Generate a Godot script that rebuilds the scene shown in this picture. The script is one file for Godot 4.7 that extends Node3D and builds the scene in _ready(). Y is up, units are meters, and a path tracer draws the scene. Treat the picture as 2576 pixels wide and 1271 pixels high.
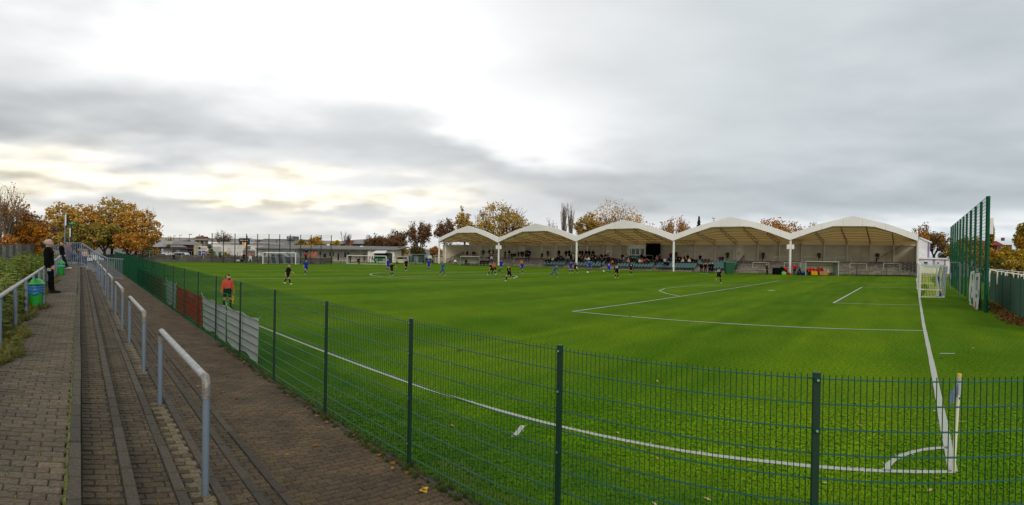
extends Node3D
# A small football ground on a grey autumn afternoon. Photo positions are given in pixels of the
# photograph seen 2576 wide; distances come from the ground level that a thing stands on.
const F := 1330.0
const CX := 1288.0
const CY := 635.5
const RHO := 0.0165
const YH := 630.0
const EYE := 3.2
const XP := 2290.0

var M := {}
var counts := {}
var bases := {}
var rng := RandomNumberGenerator.new()

# ---------------------------------------------------------------- positions
func at_level(x: float, y: float, level := 0.0) -> Vector3:
	var yu := y - RHO * (x - CX)
	return at_depth(x, y, (EYE - level) * F / maxf(yu - YH, 0.5))

func at_depth(x: float, y: float, d: float) -> Vector3:
	var xu := x + RHO * (y - CY)
	var yu := y - RHO * (x - CX)
	return Vector3((xu - CX) / F * d, EYE - (yu - YH) / F * d, -d)

func plan(t: float, n: float, h := 0.0) -> Vector3:
	# the sweep of the ground: t metres along the near touchline, n metres across the pitch
	var r := sqrt(t * t + n * n)
	var a := (XP - CX) / F + atan2(-t, n)
	return Vector3(a * r, h, -r)

func rnd(a: float, b: float) -> float:
	return rng.randf_range(a, b)

# ---------------------------------------------------------------- mesh building
class Shape:
	var v := PackedVector3Array()
	var n := PackedVector3Array()
	var c := PackedColorArray()
	var u := PackedVector2Array()
	var tint := Color(1, 1, 1)
	var colored := false
	var mapped := false

	func col(x: Color) -> Shape:
		tint = x
		colored = true
		return self

	func tri(a: Vector3, b: Vector3, d: Vector3) -> void:
		var m := (b - a).cross(d - a).normalized()
		v.append(a); v.append(d); v.append(b)
		for i in 3:
			n.append(m)
			c.append(tint)
			u.append(Vector2.ZERO)

	func quad(a: Vector3, b: Vector3, d: Vector3, e: Vector3) -> void:
		tri(a, b, d)
		tri(a, d, e)

	func quad_uv(a: Vector3, b: Vector3, d: Vector3, e: Vector3) -> void:
		# a lower left, b lower right, d upper right, e upper left
		mapped = true
		var m := (b - a).cross(d - a).normalized()
		var p := [a, d, b, a, e, d]
		var q := [Vector2(0, 1), Vector2(1, 0), Vector2(1, 1), Vector2(0, 1), Vector2(0, 0), Vector2(1, 0)]
		for i in 6:
			v.append(p[i]); n.append(m); c.append(tint); u.append(q[i])

	func stri(p: Array, m: Array) -> void:
		for i in [0, 2, 1]:
			v.append(p[i]); n.append(m[i]); c.append(tint); u.append(Vector2.ZERO)

	func squad(p: Array, m: Array) -> void:
		stri([p[0], p[1], p[2]], [m[0], m[1], m[2]])
		stri([p[0], p[2], p[3]], [m[0], m[2], m[3]])

	func hexa(p: Array) -> void:
		# four bottom corners counterclockwise seen from above, then the four top ones
		quad(p[3], p[2], p[1], p[0])
		quad(p[4], p[5], p[6], p[7])
		for i in 4:
			var j := (i + 1) % 4
			quad(p[i], p[j], p[4 + j], p[4 + i])

	func box(at: Vector3, size: Vector3, b := Basis.IDENTITY) -> void:
		var h := size * 0.5
		var p := []
		for y in [-h.y, h.y]:
			for q in [Vector2(-h.x, h.z), Vector2(h.x, h.z), Vector2(h.x, -h.z), Vector2(-h.x, -h.z)]:
				p.append(at + b * Vector3(q.x, y, q.y))
		hexa(p)

	func cbox(at: Vector3, size: Vector3, ch := 0.02, b := Basis.IDENTITY) -> void:
		# a box with chamfered vertical and top edges
		var h := size * 0.5
		var rings := []
		for k in [[-h.y, 0.0], [h.y - ch, 0.0], [h.y, ch]]:
			var r := []
			var x: float = h.x - k[1]
			var z: float = h.z - k[1]
			for q in [Vector2(-x + ch, z), Vector2(x - ch, z), Vector2(x, z - ch), Vector2(x, -z + ch), Vector2(x - ch, -z), Vector2(-x + ch, -z), Vector2(-x, -z + ch), Vector2(-x, z - ch)]:
				r.append(at + b * Vector3(q.x, k[0], q.y))
			rings.append(r)
		for k in 2:
			for i in 8:
				var j := (i + 1) % 8
				quad(rings[k][i], rings[k][j], rings[k + 1][j], rings[k + 1][i])
		for i in range(1, 7):
			tri(rings[2][0], rings[2][i], rings[2][i + 1])
			tri(rings[0][0], rings[0][i + 1], rings[0][i])

	func brick(p: Array, h0: float, h1: float, ch: float) -> void:
		# p: four corners counterclockwise seen from above; a paver with chamfered top edges
		var mid: Vector3 = (p[0] + p[1] + p[2] + p[3]) * 0.25
		var lo := []
		var hi := []
		for q in p:
			lo.append(Vector3(q.x, h1 - ch, q.z))
			var s: Vector3 = q + (mid - q).normalized() * ch * 1.6
			hi.append(Vector3(s.x, h1, s.z))
		quad(hi[0], hi[1], hi[2], hi[3])
		for i in 4:
			var j := (i + 1) % 4
			quad(lo[i], lo[j], hi[j], hi[i])
			quad(Vector3(p[i].x, h0, p[i].z), Vector3(p[j].x, h0, p[j].z), lo[j], lo[i])

	func tube(path: Array, r0: float, r1 := -1.0, sides := 6, caps := true) -> void:
		if r1 < 0.0:
			r1 = r0
		var rings := []
		var norms := []
		var last := path.size() - 1
		var ref := Vector3.ZERO
		for i in path.size():
			var dir: Vector3 = (path[mini(i + 1, last)] - path[maxi(i - 1, 0)]).normalized()
			if ref == Vector3.ZERO:
				ref = Vector3.UP if absf(dir.y) < 0.9 else Vector3.RIGHT
			var sx := dir.cross(ref).normalized()
			var sy := sx.cross(dir).normalized()
			ref = sy
			var r := lerpf(r0, r1, float(i) / maxf(last, 1))
			var ring := []
			var nr := []
			for k in sides:
				var a := TAU * k / sides
				var m := sx * cos(a) + sy * sin(a)
				ring.append(path[i] + m * r)
				nr.append(m)
			rings.append(ring)
			norms.append(nr)
		for i in last:
			for k in sides:
				var j := (k + 1) % sides
				squad([rings[i][j], rings[i][k], rings[i + 1][k], rings[i + 1][j]], [norms[i][j], norms[i][k], norms[i + 1][k], norms[i + 1][j]])
		if caps:
			for k in range(1, sides - 1):
				tri(rings[0][0], rings[0][k], rings[0][k + 1])
				tri(rings[last][0], rings[last][k + 1], rings[last][k])

	func rod(a: Vector3, b: Vector3, w: float) -> void:
		# a thin square wire without ends
		var dir := (b - a).normalized()
		var s := dir.cross(Vector3.UP if absf(dir.y) < 0.9 else Vector3.RIGHT).normalized() * w * 0.5
		var t := s.cross(dir)
		var k := [s + t, -s + t, -s - t, s - t]
		for i in 4:
			var j := (i + 1) % 4
			quad(a + k[j], a + k[i], b + k[i], b + k[j])

	func lathe(at: Vector3, profile: Array, sides := 16, squash := Vector2.ONE, turn := 0.0) -> void:
		# profile: Vector2(radius, height) from the bottom up
		var rings := []
		var norms := []
		for i in profile.size():
			var ring := []
			var nr := []
			var d: Vector2 = profile[mini(i + 1, profile.size() - 1)] - profile[maxi(i - 1, 0)]
			for k in sides:
				var a := TAU * k / sides + turn
				ring.append(at + Vector3(cos(a) * profile[i].x * squash.x, profile[i].y, -sin(a) * profile[i].x * squash.y))
				nr.append(Vector3(cos(a) * d.y / squash.x, -d.x, -sin(a) * d.y / squash.y).normalized())
			rings.append(ring)
			norms.append(nr)
		for i in profile.size() - 1:
			for k in sides:
				var j := (k + 1) % sides
				squad([rings[i][k], rings[i][j], rings[i + 1][j], rings[i + 1][k]], [norms[i][k], norms[i][j], norms[i + 1][j], norms[i + 1][k]])

	func ball(at: Vector3, r: Vector3, sides := 10, rows := 7) -> void:
		var pts := []
		for i in rows + 1:
			var e := -PI / 2 + PI * i / rows
			pts.append(Vector2(cos(e), sin(e)))
		for i in rows:
			for k in sides:
				var p := []
				var m := []
				for q in [[i, k], [i, k + 1], [i + 1, k + 1], [i + 1, k]]:
					var a: float = TAU * (q[1] % sides) / sides
					var w := Vector3(cos(a) * pts[q[0]].x, pts[q[0]].y, -sin(a) * pts[q[0]].x)
					p.append(at + w * r)
					m.append((w / r).normalized())
				squad(p, m)

	func prism(poly: Array, a: Vector3, ux: Vector3, uy: Vector3, depth: Vector3) -> void:
		# poly (counterclockwise Vector2) in the plane a + x ux + y uy, facing ux x uy, extruded along depth (backwards)
		var pts := PackedVector2Array(poly)
		var idx := Geometry2D.triangulate_polygon(pts)
		var f := []
		for p in poly:
			f.append(a + ux * p.x + uy * p.y)
		for i in range(0, idx.size(), 3):
			var q := [idx[i], idx[i + 1], idx[i + 2]]
			if (pts[q[1]] - pts[q[0]]).cross(pts[q[2]] - pts[q[0]]) < 0.0:
				q.reverse()
			tri(f[q[0]], f[q[1]], f[q[2]])
			tri(f[q[0]] + depth, f[q[2]] + depth, f[q[1]] + depth)
		for i in f.size():
			var j := (i + 1) % f.size()
			quad(f[i], f[i] + depth, f[j] + depth, f[j])

	func mesh(shift := Vector3.ZERO) -> ArrayMesh:
		var a := []
		a.resize(Mesh.ARRAY_MAX)
		if shift != Vector3.ZERO:
			for i in v.size():
				v[i] -= shift
		a[Mesh.ARRAY_VERTEX] = v
		a[Mesh.ARRAY_NORMAL] = n
		if colored:
			a[Mesh.ARRAY_COLOR] = c
		if mapped:
			a[Mesh.ARRAY_TEX_UV] = u
		var m := ArrayMesh.new()
		m.add_surface_from_arrays(Mesh.PRIMITIVE_TRIANGLES, a)
		return m

# ---------------------------------------------------------------- scene objects
func numbered(called: String) -> String:
	counts[called] = counts.get(called, -1) + 1
	return called if counts[called] == 0 else "%s_%03d" % [called, counts[called]]

func metas(o: Node, label: String, category: String, group := "") -> void:
	o.set_meta("label", label)
	o.set_meta("category", category)
	if group:
		o.set_meta("group", group)

func thing(called: String, label: String, category: String, base := Vector3.ZERO, group := "", turn := 0.0) -> Node3D:
	var o := Node3D.new()
	o.name = numbered(called)
	add_child(o)
	o.position = base
	o.rotation.y = turn
	bases[o] = base
	metas(o, label, category, group)
	return o

func setting(called: String, base := Vector3.ZERO) -> Node3D:
	var o := Node3D.new()
	o.name = numbered(called)
	add_child(o)
	o.position = base
	bases[o] = base
	o.set_meta("kind", "structure")
	return o

func put(parent: Node3D, called: String, mesh: Mesh, mat: Material, at := Vector3.ZERO) -> MeshInstance3D:
	var o := MeshInstance3D.new()
	o.name = called
	o.mesh = mesh
	o.material_override = mat
	parent.add_child(o, true)
	o.position = at
	bases[o] = bases.get(parent, Vector3.ZERO) + at
	return o

# a part whose shape was made in world coordinates
func part(parent: Node3D, called: String, s: Shape, mat: Material) -> MeshInstance3D:
	return put(parent, called, s.mesh(bases.get(parent, Vector3.ZERO)), mat)

# a part whose shape was made in its thing's own coordinates
func own(parent: Node3D, called: String, s: Shape, mat: Material) -> MeshInstance3D:
	return put(parent, called, s.mesh(), mat)

func copy(o: Node3D, at: Vector3, turn := 0.0, label := "", called := "") -> Node3D:
	var r: Node3D = o.duplicate()
	r.name = numbered(called if called else String(o.name).rstrip("0123456789").trim_suffix("_"))
	add_child(r)
	r.position = at
	r.rotation.y = turn
	if label:
		r.set_meta("label", label)
	return r

# ---------------------------------------------------------------- materials
func lin(r: float, g: float, b: float) -> Color:
	return Color(r, g, b).linear_to_srgb()

func mat(called: String, r: float, g: float, b: float, rough := 0.8, metal := 0.0) -> StandardMaterial3D:
	var m := StandardMaterial3D.new()
	m.albedo_color = lin(r, g, b)
	m.roughness = rough
	m.metallic = metal
	m.resource_name = called
	M[called] = m
	return m

func tinted(called: String, rough := 0.85) -> StandardMaterial3D:
	var m := mat(called, 1, 1, 1, rough)
	m.vertex_color_use_as_albedo = true
	return m

func noise_image(size: int, freq: float, octaves: int, seed_: int, lo: float, hi: float, power := 1.0, speck := 0.0) -> ImageTexture:
	# grey grain between lo and hi, with a few pale specks
	var f := FastNoiseLite.new()
	f.seed = seed_
	f.frequency = freq
	f.fractal_octaves = octaves
	f.fractal_gain = 0.6
	var im := f.get_seamless_image(size, size)
	im.convert(Image.FORMAT_RGB8)
	var g := RandomNumberGenerator.new()
	g.seed = seed_
	for y in size:
		for x in size:
			var k := lerpf(lo, hi, pow(im.get_pixel(x, y).r, power))
			if speck > 0.0 and g.randf() < speck:
				k = minf(1.0, k * 1.9)
			im.set_pixel(x, y, Color(k, k, k))
	im.generate_mipmaps()
	return ImageTexture.create_from_image(im)

func grained(m: StandardMaterial3D, tex: Texture2D, scale: float, world := true, bump := 0.0) -> StandardMaterial3D:
	m.albedo_texture = tex
	m.uv1_triplanar = true
	m.uv1_world_triplanar = world
	m.uv1_scale = Vector3.ONE * scale
	if bump > 0.0:
		m.heightmap_enabled = true
		m.heightmap_texture = tex
		m.heightmap_scale = bump
	return m

# ---------------------------------------------------------------- the scene
func _ready() -> void:
	rng.seed = 71
	# camera
	var cam := Camera3D.new()
	cam.name = "camera"
	add_child(cam)
	cam.fov = rad_to_deg(2.0 * atan(CY / F))
	cam.near = 0.1
	cam.far = 4000.0
	cam.position = Vector3(0, EYE, 0)
	cam.rotation = Vector3(-atan((CY - YH) / F), 0, RHO)
	cam.current = true
	# sky and exposure
	var env := Environment.new()
	env.background_mode = Environment.BG_SKY
	env.sky = Sky.new()
	env.sky.sky_material = cloudy_sky()
	env.tonemap_mode = Environment.TONE_MAPPER_LINEAR
	env.tonemap_exposure = 1.22
	env.sdfgi_enabled = true
	env.ssao_enabled = true
	env.ssil_enabled = true
	var we := WorldEnvironment.new()
	we.name = "environment"
	we.environment = env
	add_child(we)
	# the sun behind the cloud, ahead and to the left
	var sun := DirectionalLight3D.new()
	sun.name = "sun"
	add_child(sun)
	sun.light_energy = 0.36
	sun.light_angular_distance = 16.0
	sun.light_color = Color(1.0, 0.95, 0.87)
	sun.rotation_degrees = Vector3(-38, 180 - 28 + 180 + 48, 0)
	sun.shadow_enabled = true
	make_materials()
	more_materials()
	ground_and_pitch()
	terrace()
	touchline_fence()
	build_rest()

func cloudy_sky() -> PanoramaSkyMaterial:
	var w := 2048
	var h := 1024
	var big := FastNoiseLite.new()
	big.seed = 5
	big.frequency = 1.0
	big.fractal_octaves = 5
	big.fractal_gain = 0.5
	var fine := FastNoiseLite.new()
	fine.seed = 19
	fine.frequency = 1.0
	fine.fractal_octaves = 4
	var im := Image.create(w, h, false, Image.FORMAT_RGBF)
	im.fill(Color(0.30, 0.31, 0.30))
	for j in 516:
		var el := (0.5 - (j + 0.5) / h) * 180.0
		var sy := sin(deg_to_rad(el))
		var k := 1.0 / (maxf(sy, 0.0) + 0.17)
		for i in w:
			var az := wrapf((i + 0.5) / w * 360.0, -180.0, 180.0)
			var front := 1.0 - smoothstep(80.0, 150.0, absf(az))
			var a := deg_to_rad(az)
			var ce := cos(deg_to_rad(el))
			# the flat cloud layer seen in perspective
			var qx := sin(a) * ce * k
			var qz := cos(a) * ce * k
			var nb := big.get_noise_2d(qx * 0.75, qz * 1.0)
			var nf := fine.get_noise_2d(qx * 2.2 + 9.0, qz * 3.0)
			var e := el + nb * 3.4
			var z := az + nf * 5.0
			var lum := 0.66 + nb * 0.12 + nf * 0.05
			# thin bright cloud in front of the sun
			lum += 0.36 * bump2(z, e, -22.0, 17.5, 20.0, 6.0)
			lum += 0.16 * bump2(z, e, -14.0, 24.0, 16.0, 9.0)
			lum += 0.16 * bump2(z, e, 2.0, 11.5, 8.0, 4.0)
			# the long dark bank
			var line := 9.6 + 2.6 * bump2(z, 0.0, -22.0, 0.0, 14.0, 1.0) - 3.6 * smoothstep(-12.0, 14.0, z)
			lum -= (0.24 + nb * 0.2) * exp(-pow((e - line) / 2.5, 2.0)) * (1.0 - 0.6 * smoothstep(4.0, 24.0, z)) * front
			lum -= 0.10 * bump2(z, e, -44.0, 19.0, 9.0, 4.0)
			# open streaks low down on the left, warm
			var low := exp(-pow((e - 5.6) / 1.7, 2.0)) * (1.0 - smoothstep(-18.0, 6.0, z)) * front
			lum += low * (0.34 + nf * 0.55)
			lum -= 0.26 * exp(-pow((el + nf * 1.2 - 3.7) / 0.55, 2.0)) * (1.0 - smoothstep(-24.0, -8.0, z)) * (0.6 + nb)
			lum -= 0.22 * bump2(z, el + nf * 0.6, -46.0, 5.0, 6.0, 0.7)
			# the greyer right half, light again over the trees
			var right := smoothstep(4.0, 30.0, z) * front
			lum -= (0.14 + nb * 0.06) * right
			lum += 0.24 * exp(-pow((el + nf * 0.9 - 2.7) / 0.9, 2.0)) * right
			var hor := exp(-maxf(el, 0.0) / 2.4)
			lum = clampf(lum, 0.27, 1.05)
			var warm := low * 1.15 + hor * 0.5 * (1.0 - right * 0.6) * (1.0 - smoothstep(-26.0, 0.0, z) * 0.7)
			var cool := clampf(0.95 - lum, 0.0, 0.5) * (0.7 + 1.0 * right)
			var r := lum * (1.0 + 0.05 * warm - 0.09 * cool)
			var g := lum * (1.0 - 0.03 * warm + 0.03 * cool)
			var b := lum * (1.0 - 0.20 * warm + 0.10 * cool)
			im.set_pixel(i, j, Color(r, g, b))
	var m := PanoramaSkyMaterial.new()
	m.panorama = ImageTexture.create_from_image(im)
	return m

func bump2(x: float, y: float, cx: float, cy: float, sx: float, sy: float) -> float:
	return exp(-pow((x - cx) / sx, 2.0) - pow((y - cy) / sy, 2.0))

func make_materials() -> void:
	var grain := noise_image(512, 0.03, 5, 3, 0.45, 1.0, 1.0, 0.012)
	var fine := noise_image(256, 0.08, 4, 8, 0.8, 1.0)
	var coarse := noise_image(256, 0.012, 4, 12, 0.84, 1.0)
	var turf := noise_image(512, 0.06, 5, 15, 0.44, 1.0, 0.75)
	M["grain"] = grain
	M["fine"] = fine
	M["coarse"] = coarse
	var m := tinted("paver", 0.9)
	grained(m, grain, 1.6, true, 0.5)
	m = tinted("kerb", 0.9)
	grained(m, grain, 2.2, true, 0.6)
	m = mat("joint", 0.035, 0.032, 0.022, 1.0)
	grained(m, fine, 2.0)
	m = tinted("turf", 1.0)
	m.metallic_specular = 0.12
	grained(m, turf, 0.33)
	m = tinted("blade", 0.9)
	m.metallic_specular = 0.15
	m = tinted("leaf", 0.8)
	m.metallic_specular = 0.3
	m.backlight_enabled = true
	m.backlight = Color(0.6, 0.52, 0.28)
	m = tinted("soil", 1.0)
	grained(m, grain, 0.6)
	m = mat("yard", 0.20, 0.19, 0.17, 0.95)
	grained(m, grain, 0.25)
	m = mat("line_paint", 0.43, 0.46, 0.40, 0.95)
	grained(m, fine, 2.3)
	m = mat("galvanised", 0.21, 0.27, 0.35, 0.5, 0.2)
	grained(m, fine, 4.0)
	m = mat("galvanised_pale", 0.60, 0.62, 0.62, 0.6, 0.1)
	grained(m, grain, 1.3)
	m = mat("galvanised_worn", 0.42, 0.40, 0.36, 0.55, 0.3)
	grained(m, grain, 2.0)
	m = mat("green_steel", 0.006, 0.040, 0.020, 0.5)
	grained(m, fine, 3.0)
	m = mat("green_wire", 0.006, 0.070, 0.030, 0.75)
	m.metallic_specular = 0.12
	mat("bolt", 0.55, 0.57, 0.58, 0.35, 0.7)
	mat("black_steel", 0.012, 0.014, 0.013, 0.5)
	m = tinted("cloth", 0.95)
	m.metallic_specular = 0.2
	grained(m, fine, 3.0, false)
	m = tinted("paint", 0.6)
	grained(m, fine, 0.5)
	m = tinted("render", 0.85)
	grained(m, coarse, 0.12)
	m = tinted("concrete", 0.95)
	grained(m, grain, 0.35)
	m = tinted("plastic", 0.45)
	m = tinted("skin_and_cloth", 0.9)
	m.metallic_specular = 0.2
	m = mat("bark", 0.075, 0.055, 0.04, 0.95)
	grained(m, grain, 0.8)
	mat("twig", 0.055, 0.042, 0.034, 0.95)
	m = mat("glass", 0.02, 0.025, 0.03, 0.08)
	m.metallic_specular = 0.6
	m = mat("membrane", 0.62, 0.61, 0.59, 0.6)
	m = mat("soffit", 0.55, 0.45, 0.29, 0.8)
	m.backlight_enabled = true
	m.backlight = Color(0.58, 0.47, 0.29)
	mat("truss", 0.26, 0.20, 0.12, 0.7)
	m = mat("rope", 0.85, 0.85, 0.85, 0.8)

# ---------------------------------------------------------------- ground, pitch, markings
func pitch_height(n: float) -> float:
	return 0.22 * (1.0 - smoothstep(4.2, 7.0, n))

func ground_and_pitch() -> void:
	var g := setting("ground")
	var s := Shape.new()
	var e := 2600.0
	for i in 12:
		for j in 12:
			var x0 := -e + 2 * e * i / 12
			var z0 := -e + 2 * e * j / 12
			var x1 := x0 + 2 * e / 12
			var z1 := z0 + 2 * e / 12
			s.quad(Vector3(x0, -0.06, z1), Vector3(x1, -0.06, z1), Vector3(x1, -0.06, z0), Vector3(x0, -0.06, z0))
	part(g, "ground_sheet", s, M.yard)
	# grass
	var p := setting("pitch")
	var patch := FastNoiseLite.new()
	patch.seed = 4
	patch.frequency = 0.09
	patch.fractal_octaves = 4
	var blot := FastNoiseLite.new()
	blot.seed = 41
	blot.frequency = 0.8
	blot.fractal_octaves = 2
	s = Shape.new()
	s.colored = true
	var ts := []
	var tt := -40.0
	while tt < 96.0:
		ts.append(tt)
		tt += 0.5 if tt > -3.0 and tt < 14.0 else 1.0
	ts.append(96.0)
	var ns := []
	var nn := 4.2
	while nn < 90.0:
		ns.append(nn)
		nn += 0.4 if nn < 12.0 else (0.7 if nn < 30.0 else 1.2)
	var pts := []
	var cols := []
	for t in ts:
		var row := []
		var cr := []
		for n in ns:
			row.append(plan(t, n, pitch_height(n)))
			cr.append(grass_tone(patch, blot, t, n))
		pts.append(row)
		cols.append(cr)
	for i in ts.size() - 1:
		for j in ns.size() - 1:
			var q := [[i, j], [i, j + 1], [i + 1, j + 1], [i + 1, j]]
			for k in [0, 2, 1, 0, 3, 2]:
				s.v.append(pts[q[k][0]][q[k][1]])
				s.n.append(Vector3.UP)
				s.c.append(cols[q[k][0]][q[k][1]])
				s.u.append(Vector2.ZERO)
	part(p, "turf", s, M.turf)
	markings(p)
	near_grass(patch, blot)

func grass_tone(patch: FastNoiseLite, blot: FastNoiseLite, t: float, n: float) -> Color:
	var a := patch.get_noise_2d(t, n * 1.3) * 0.5 + 0.5
	var b := blot.get_noise_2d(t, n)
	# mown bands across the pitch
	var band := 0.09 * clampf(3.0 * sin(t * TAU / 9.0), -1, 1) + 0.03 * sin(n * TAU / 4.4)
	var streak := blot.get_noise_2d(t * 2.4 + 50.0, n * 0.12)
	var c := Color(0.090, 0.215, 0.004).lerp(Color(0.152, 0.262, 0.005), clampf(a + band * 1.6 + streak * 0.35, 0, 1))
	# the trodden dark strip beside the fence
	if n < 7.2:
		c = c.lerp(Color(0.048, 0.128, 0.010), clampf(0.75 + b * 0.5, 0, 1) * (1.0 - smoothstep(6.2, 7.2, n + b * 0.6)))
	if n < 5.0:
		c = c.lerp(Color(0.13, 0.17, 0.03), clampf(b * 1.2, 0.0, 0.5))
	return c * (1.0 + 0.12 * b + band * 0.55 + streak * 0.10)

var line_bands := []

func stripe(parent: Node3D, called: String, pts: Array, width: float) -> void:
	# a painted line along a list of (t, n)
	line_bands.append([pts, width])
	var s := Shape.new()
	var fine := []
	for i in pts.size() - 1:
		var k := int(ceil(pts[i].distance_to(pts[i + 1]) / 0.6))
		for j in k:
			fine.append(pts[i].lerp(pts[i + 1], float(j) / k))
	fine.append(pts[-1])
	var l := []
	var r := []
	for i in fine.size():
		var d: Vector2 = (fine[mini(i + 1, fine.size() - 1)] - fine[maxi(i - 1, 0)]).normalized()
		var o := Vector2(-d.y, d.x) * width * (0.5 + rnd(-0.06, 0.06))
		var a: Vector2 = fine[i] + o
		var b: Vector2 = fine[i] - o
		l.append(plan(a.x, a.y, pitch_height(a.y) + 0.012))
		r.append(plan(b.x, b.y, pitch_height(b.y) + 0.012))
	for i in l.size() - 1:
		s.quad(r[i], l[i], l[i + 1], r[i + 1])
	part(parent, called, s, M.line_paint)

func arc(c: Vector2, r: float, a0: float, a1: float) -> Array:
	var out := []
	for i in 25:
		var a := deg_to_rad(lerpf(a0, a1, i / 24.0))
		out.append(c + Vector2(cos(a), sin(a)) * r)
	return out

func markings(p: Node3D) -> void:
	var v := func(a: float, b: float) -> Vector2: return Vector2(a, b)
	var near := [v.call(-0.7, 7.83), v.call(2.0, 7.86), v.call(4.57, 7.7), v.call(9.57, 7.38), v.call(14.4, 7.24), v.call(20.0, 7.06), v.call(40.0, 6.9), v.call(96.0, 6.9)]
	stripe(p, "touchline", near, 0.11)
	stripe(p, "goal_line", [v.call(-0.7, 7.83), v.call(-0.72, 15.0), v.call(-0.7, 25.0), v.call(-0.8, 42.0), v.call(-1.0, 79.0)], 0.15)
	stripe(p, "touchline", [v.call(-1.0, 79.0), v.call(40.0, 77.0), v.call(96.0, 76.0)], 0.12)
	stripe(p, "corner_arc", arc(v.call(-0.7, 7.83), 1.0, 0.0, 90.0), 0.11)
	stripe(p, "penalty_area_line", [v.call(-0.62, 22.95), v.call(8.0, 22.8), v.call(16.7, 22.55)], 0.13)
	stripe(p, "penalty_area_line", [v.call(16.7, 22.55), v.call(16.2, 42.0), v.call(15.8, 62.6)], 0.14)
	stripe(p, "penalty_area_line", [v.call(15.8, 62.6), v.call(-0.9, 63.0)], 0.12)
	stripe(p, "goal_area_line", [v.call(-0.64, 35.15), v.call(5.09, 35.2)], 0.12)
	stripe(p, "goal_area_line", [v.call(5.09, 35.2), v.call(4.87, 54.1)], 0.16)
	stripe(p, "goal_area_line", [v.call(4.87, 54.1), v.call(-0.7, 54.8)], 0.12)
	stripe(p, "penalty_spot", [v.call(12.0, 45.3), v.call(12.35, 45.8)], 0.6)
	stripe(p, "penalty_arc", [v.call(16.6, 35.6), v.call(18.4, 37.2), v.call(20.2, 39.4), v.call(21.2, 42.5), v.call(20.9, 46.5), v.call(19.4, 50.3), v.call(16.3, 52.5)], 0.12)
	stripe(p, "halfway_line", [v.call(48.6, 7.0), v.call(49.0, 22.0), v.call(49.5, 42.0), v.call(48.5, 77.0)], 0.14)
	stripe(p, "centre_circle", arc(v.call(49.8, 41.0), 9.0, 0.0, 360.0), 0.16)
	stripe(p, "corner_mark", [v.call(6.1, 6.62), v.call(6.4, 7.2)], 0.09)
	stripe(p, "corner_mark", [v.call(-1.55, 17.5), v.call(-1.05, 17.5)], 0.1)
	# divots torn out of the turf
	rng.seed = 61
	for i in 24:
		var r := 16.0 * pow(3.5, rng.randf())
		var th := deg_to_rad(rnd(-60.0, 8.0))
		var c := Vector2(-r * sin(th), r * cos(th))
		if c.y < 8.3:
			continue
		var s := Shape.new().col(Color(0.05, 0.045, 0.02) * rnd(0.7, 1.5))
		var mid := plan(c.x, c.y, 0.016)
		var ring := []
		for k in 9:
			var a := TAU * k / 9.0
			var q := c + Vector2(cos(a) * rnd(0.03, 0.09), sin(a) * rnd(0.04, 0.16))
			ring.append(plan(q.x, q.y, 0.013))
		for k in 9:
			s.tri(mid, ring[(k + 1) % 9], ring[k])
		part(p, "divot", s, M.soil)

func on_line(q: Vector2, slack: float) -> bool:
	for b in line_bands:
		for i in b[0].size() - 1:
			var c := Geometry2D.get_closest_point_to_segment(q, b[0][i], b[0][i + 1])
			if c.distance_to(q) < b[1] * 0.5 + slack:
				return true
	return false

func near_grass(patch: FastNoiseLite, blot: FastNoiseLite) -> void:
	var s := Shape.new()
	for i in 7:
		var a := TAU * i / 7.0 + i
		var root := Vector3(cos(a * 2.3), 0, sin(a * 1.7)) * 0.035
		var lean := Vector3(cos(a), 0, sin(a)) * 0.022
		var side := Vector3(-sin(a), 0, cos(a)) * 0.007
		var hgt := 0.013 + 0.004 * (i % 3)
		s.tri(root - side, root + side, root + lean + Vector3(0, hgt, 0))
	for i in s.n.size():
		s.n[i] = (s.n[i] * 0.3 + Vector3.UP).normalized()
	var mm := MultiMesh.new()
	mm.transform_format = MultiMesh.TRANSFORM_3D
	mm.use_colors = true
	mm.mesh = s.mesh()
	var places := []
	var tint := []
	var near_lines := line_bands.slice(0, 4) + line_bands.slice(14, 16)
	var keep := line_bands
	line_bands = near_lines
	for i in 42000:
		# denser near the fence
		var r := 5.0 * pow(2.4, rng.randf())
		var th := deg_to_rad(rnd(-66.0, 14.0))
		var t := -r * sin(th)
		var n := r * cos(th)
		if n < 4.25:
			continue
		var at := plan(t, n, pitch_height(n))
		if r > 6.5 and rng.randf() < (r - 6.5) / 5.5:
			continue
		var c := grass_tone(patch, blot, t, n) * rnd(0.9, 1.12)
		if r < 16.0 and on_line(Vector2(t, n), rnd(-0.03, 0.02)):
			if rng.randf() < 0.5:
				continue
			c = Color(0.48, 0.51, 0.43) * rnd(0.75, 1.05)
		var sc := rnd(0.8, 1.3) * clampf(r / 8.0, 0.9, 1.6)
		places.append(Transform3D(Basis(Vector3.UP, rnd(0, TAU)).scaled(Vector3(sc, rnd(0.7, 1.3), sc)), at))
		tint.append(c)
	line_bands = keep
	mm.instance_count = places.size()
	for i in places.size():
		mm.set_instance_transform(i, places[i])
		mm.set_instance_color(i, tint[i])
	var o := MultiMeshInstance3D.new()
	o.name = numbered("grass")
	o.multimesh = mm
	o.material_override = M.blade
	add_child(o)
	metas(o, "short green grass blades of the pitch beside the mesh fence", "grass")
	o.set_meta("kind", "stuff")

# ---------------------------------------------------------------- the terrace on the near side
const EDGES := [0.03, 0.46, 0.92, 1.36, 1.84, 2.26]
const TOPS := [1.54, 1.32, 1.11, 0.90, 0.69, 0.48]
const PATH := 0.30
const T_END := 42.0

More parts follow.
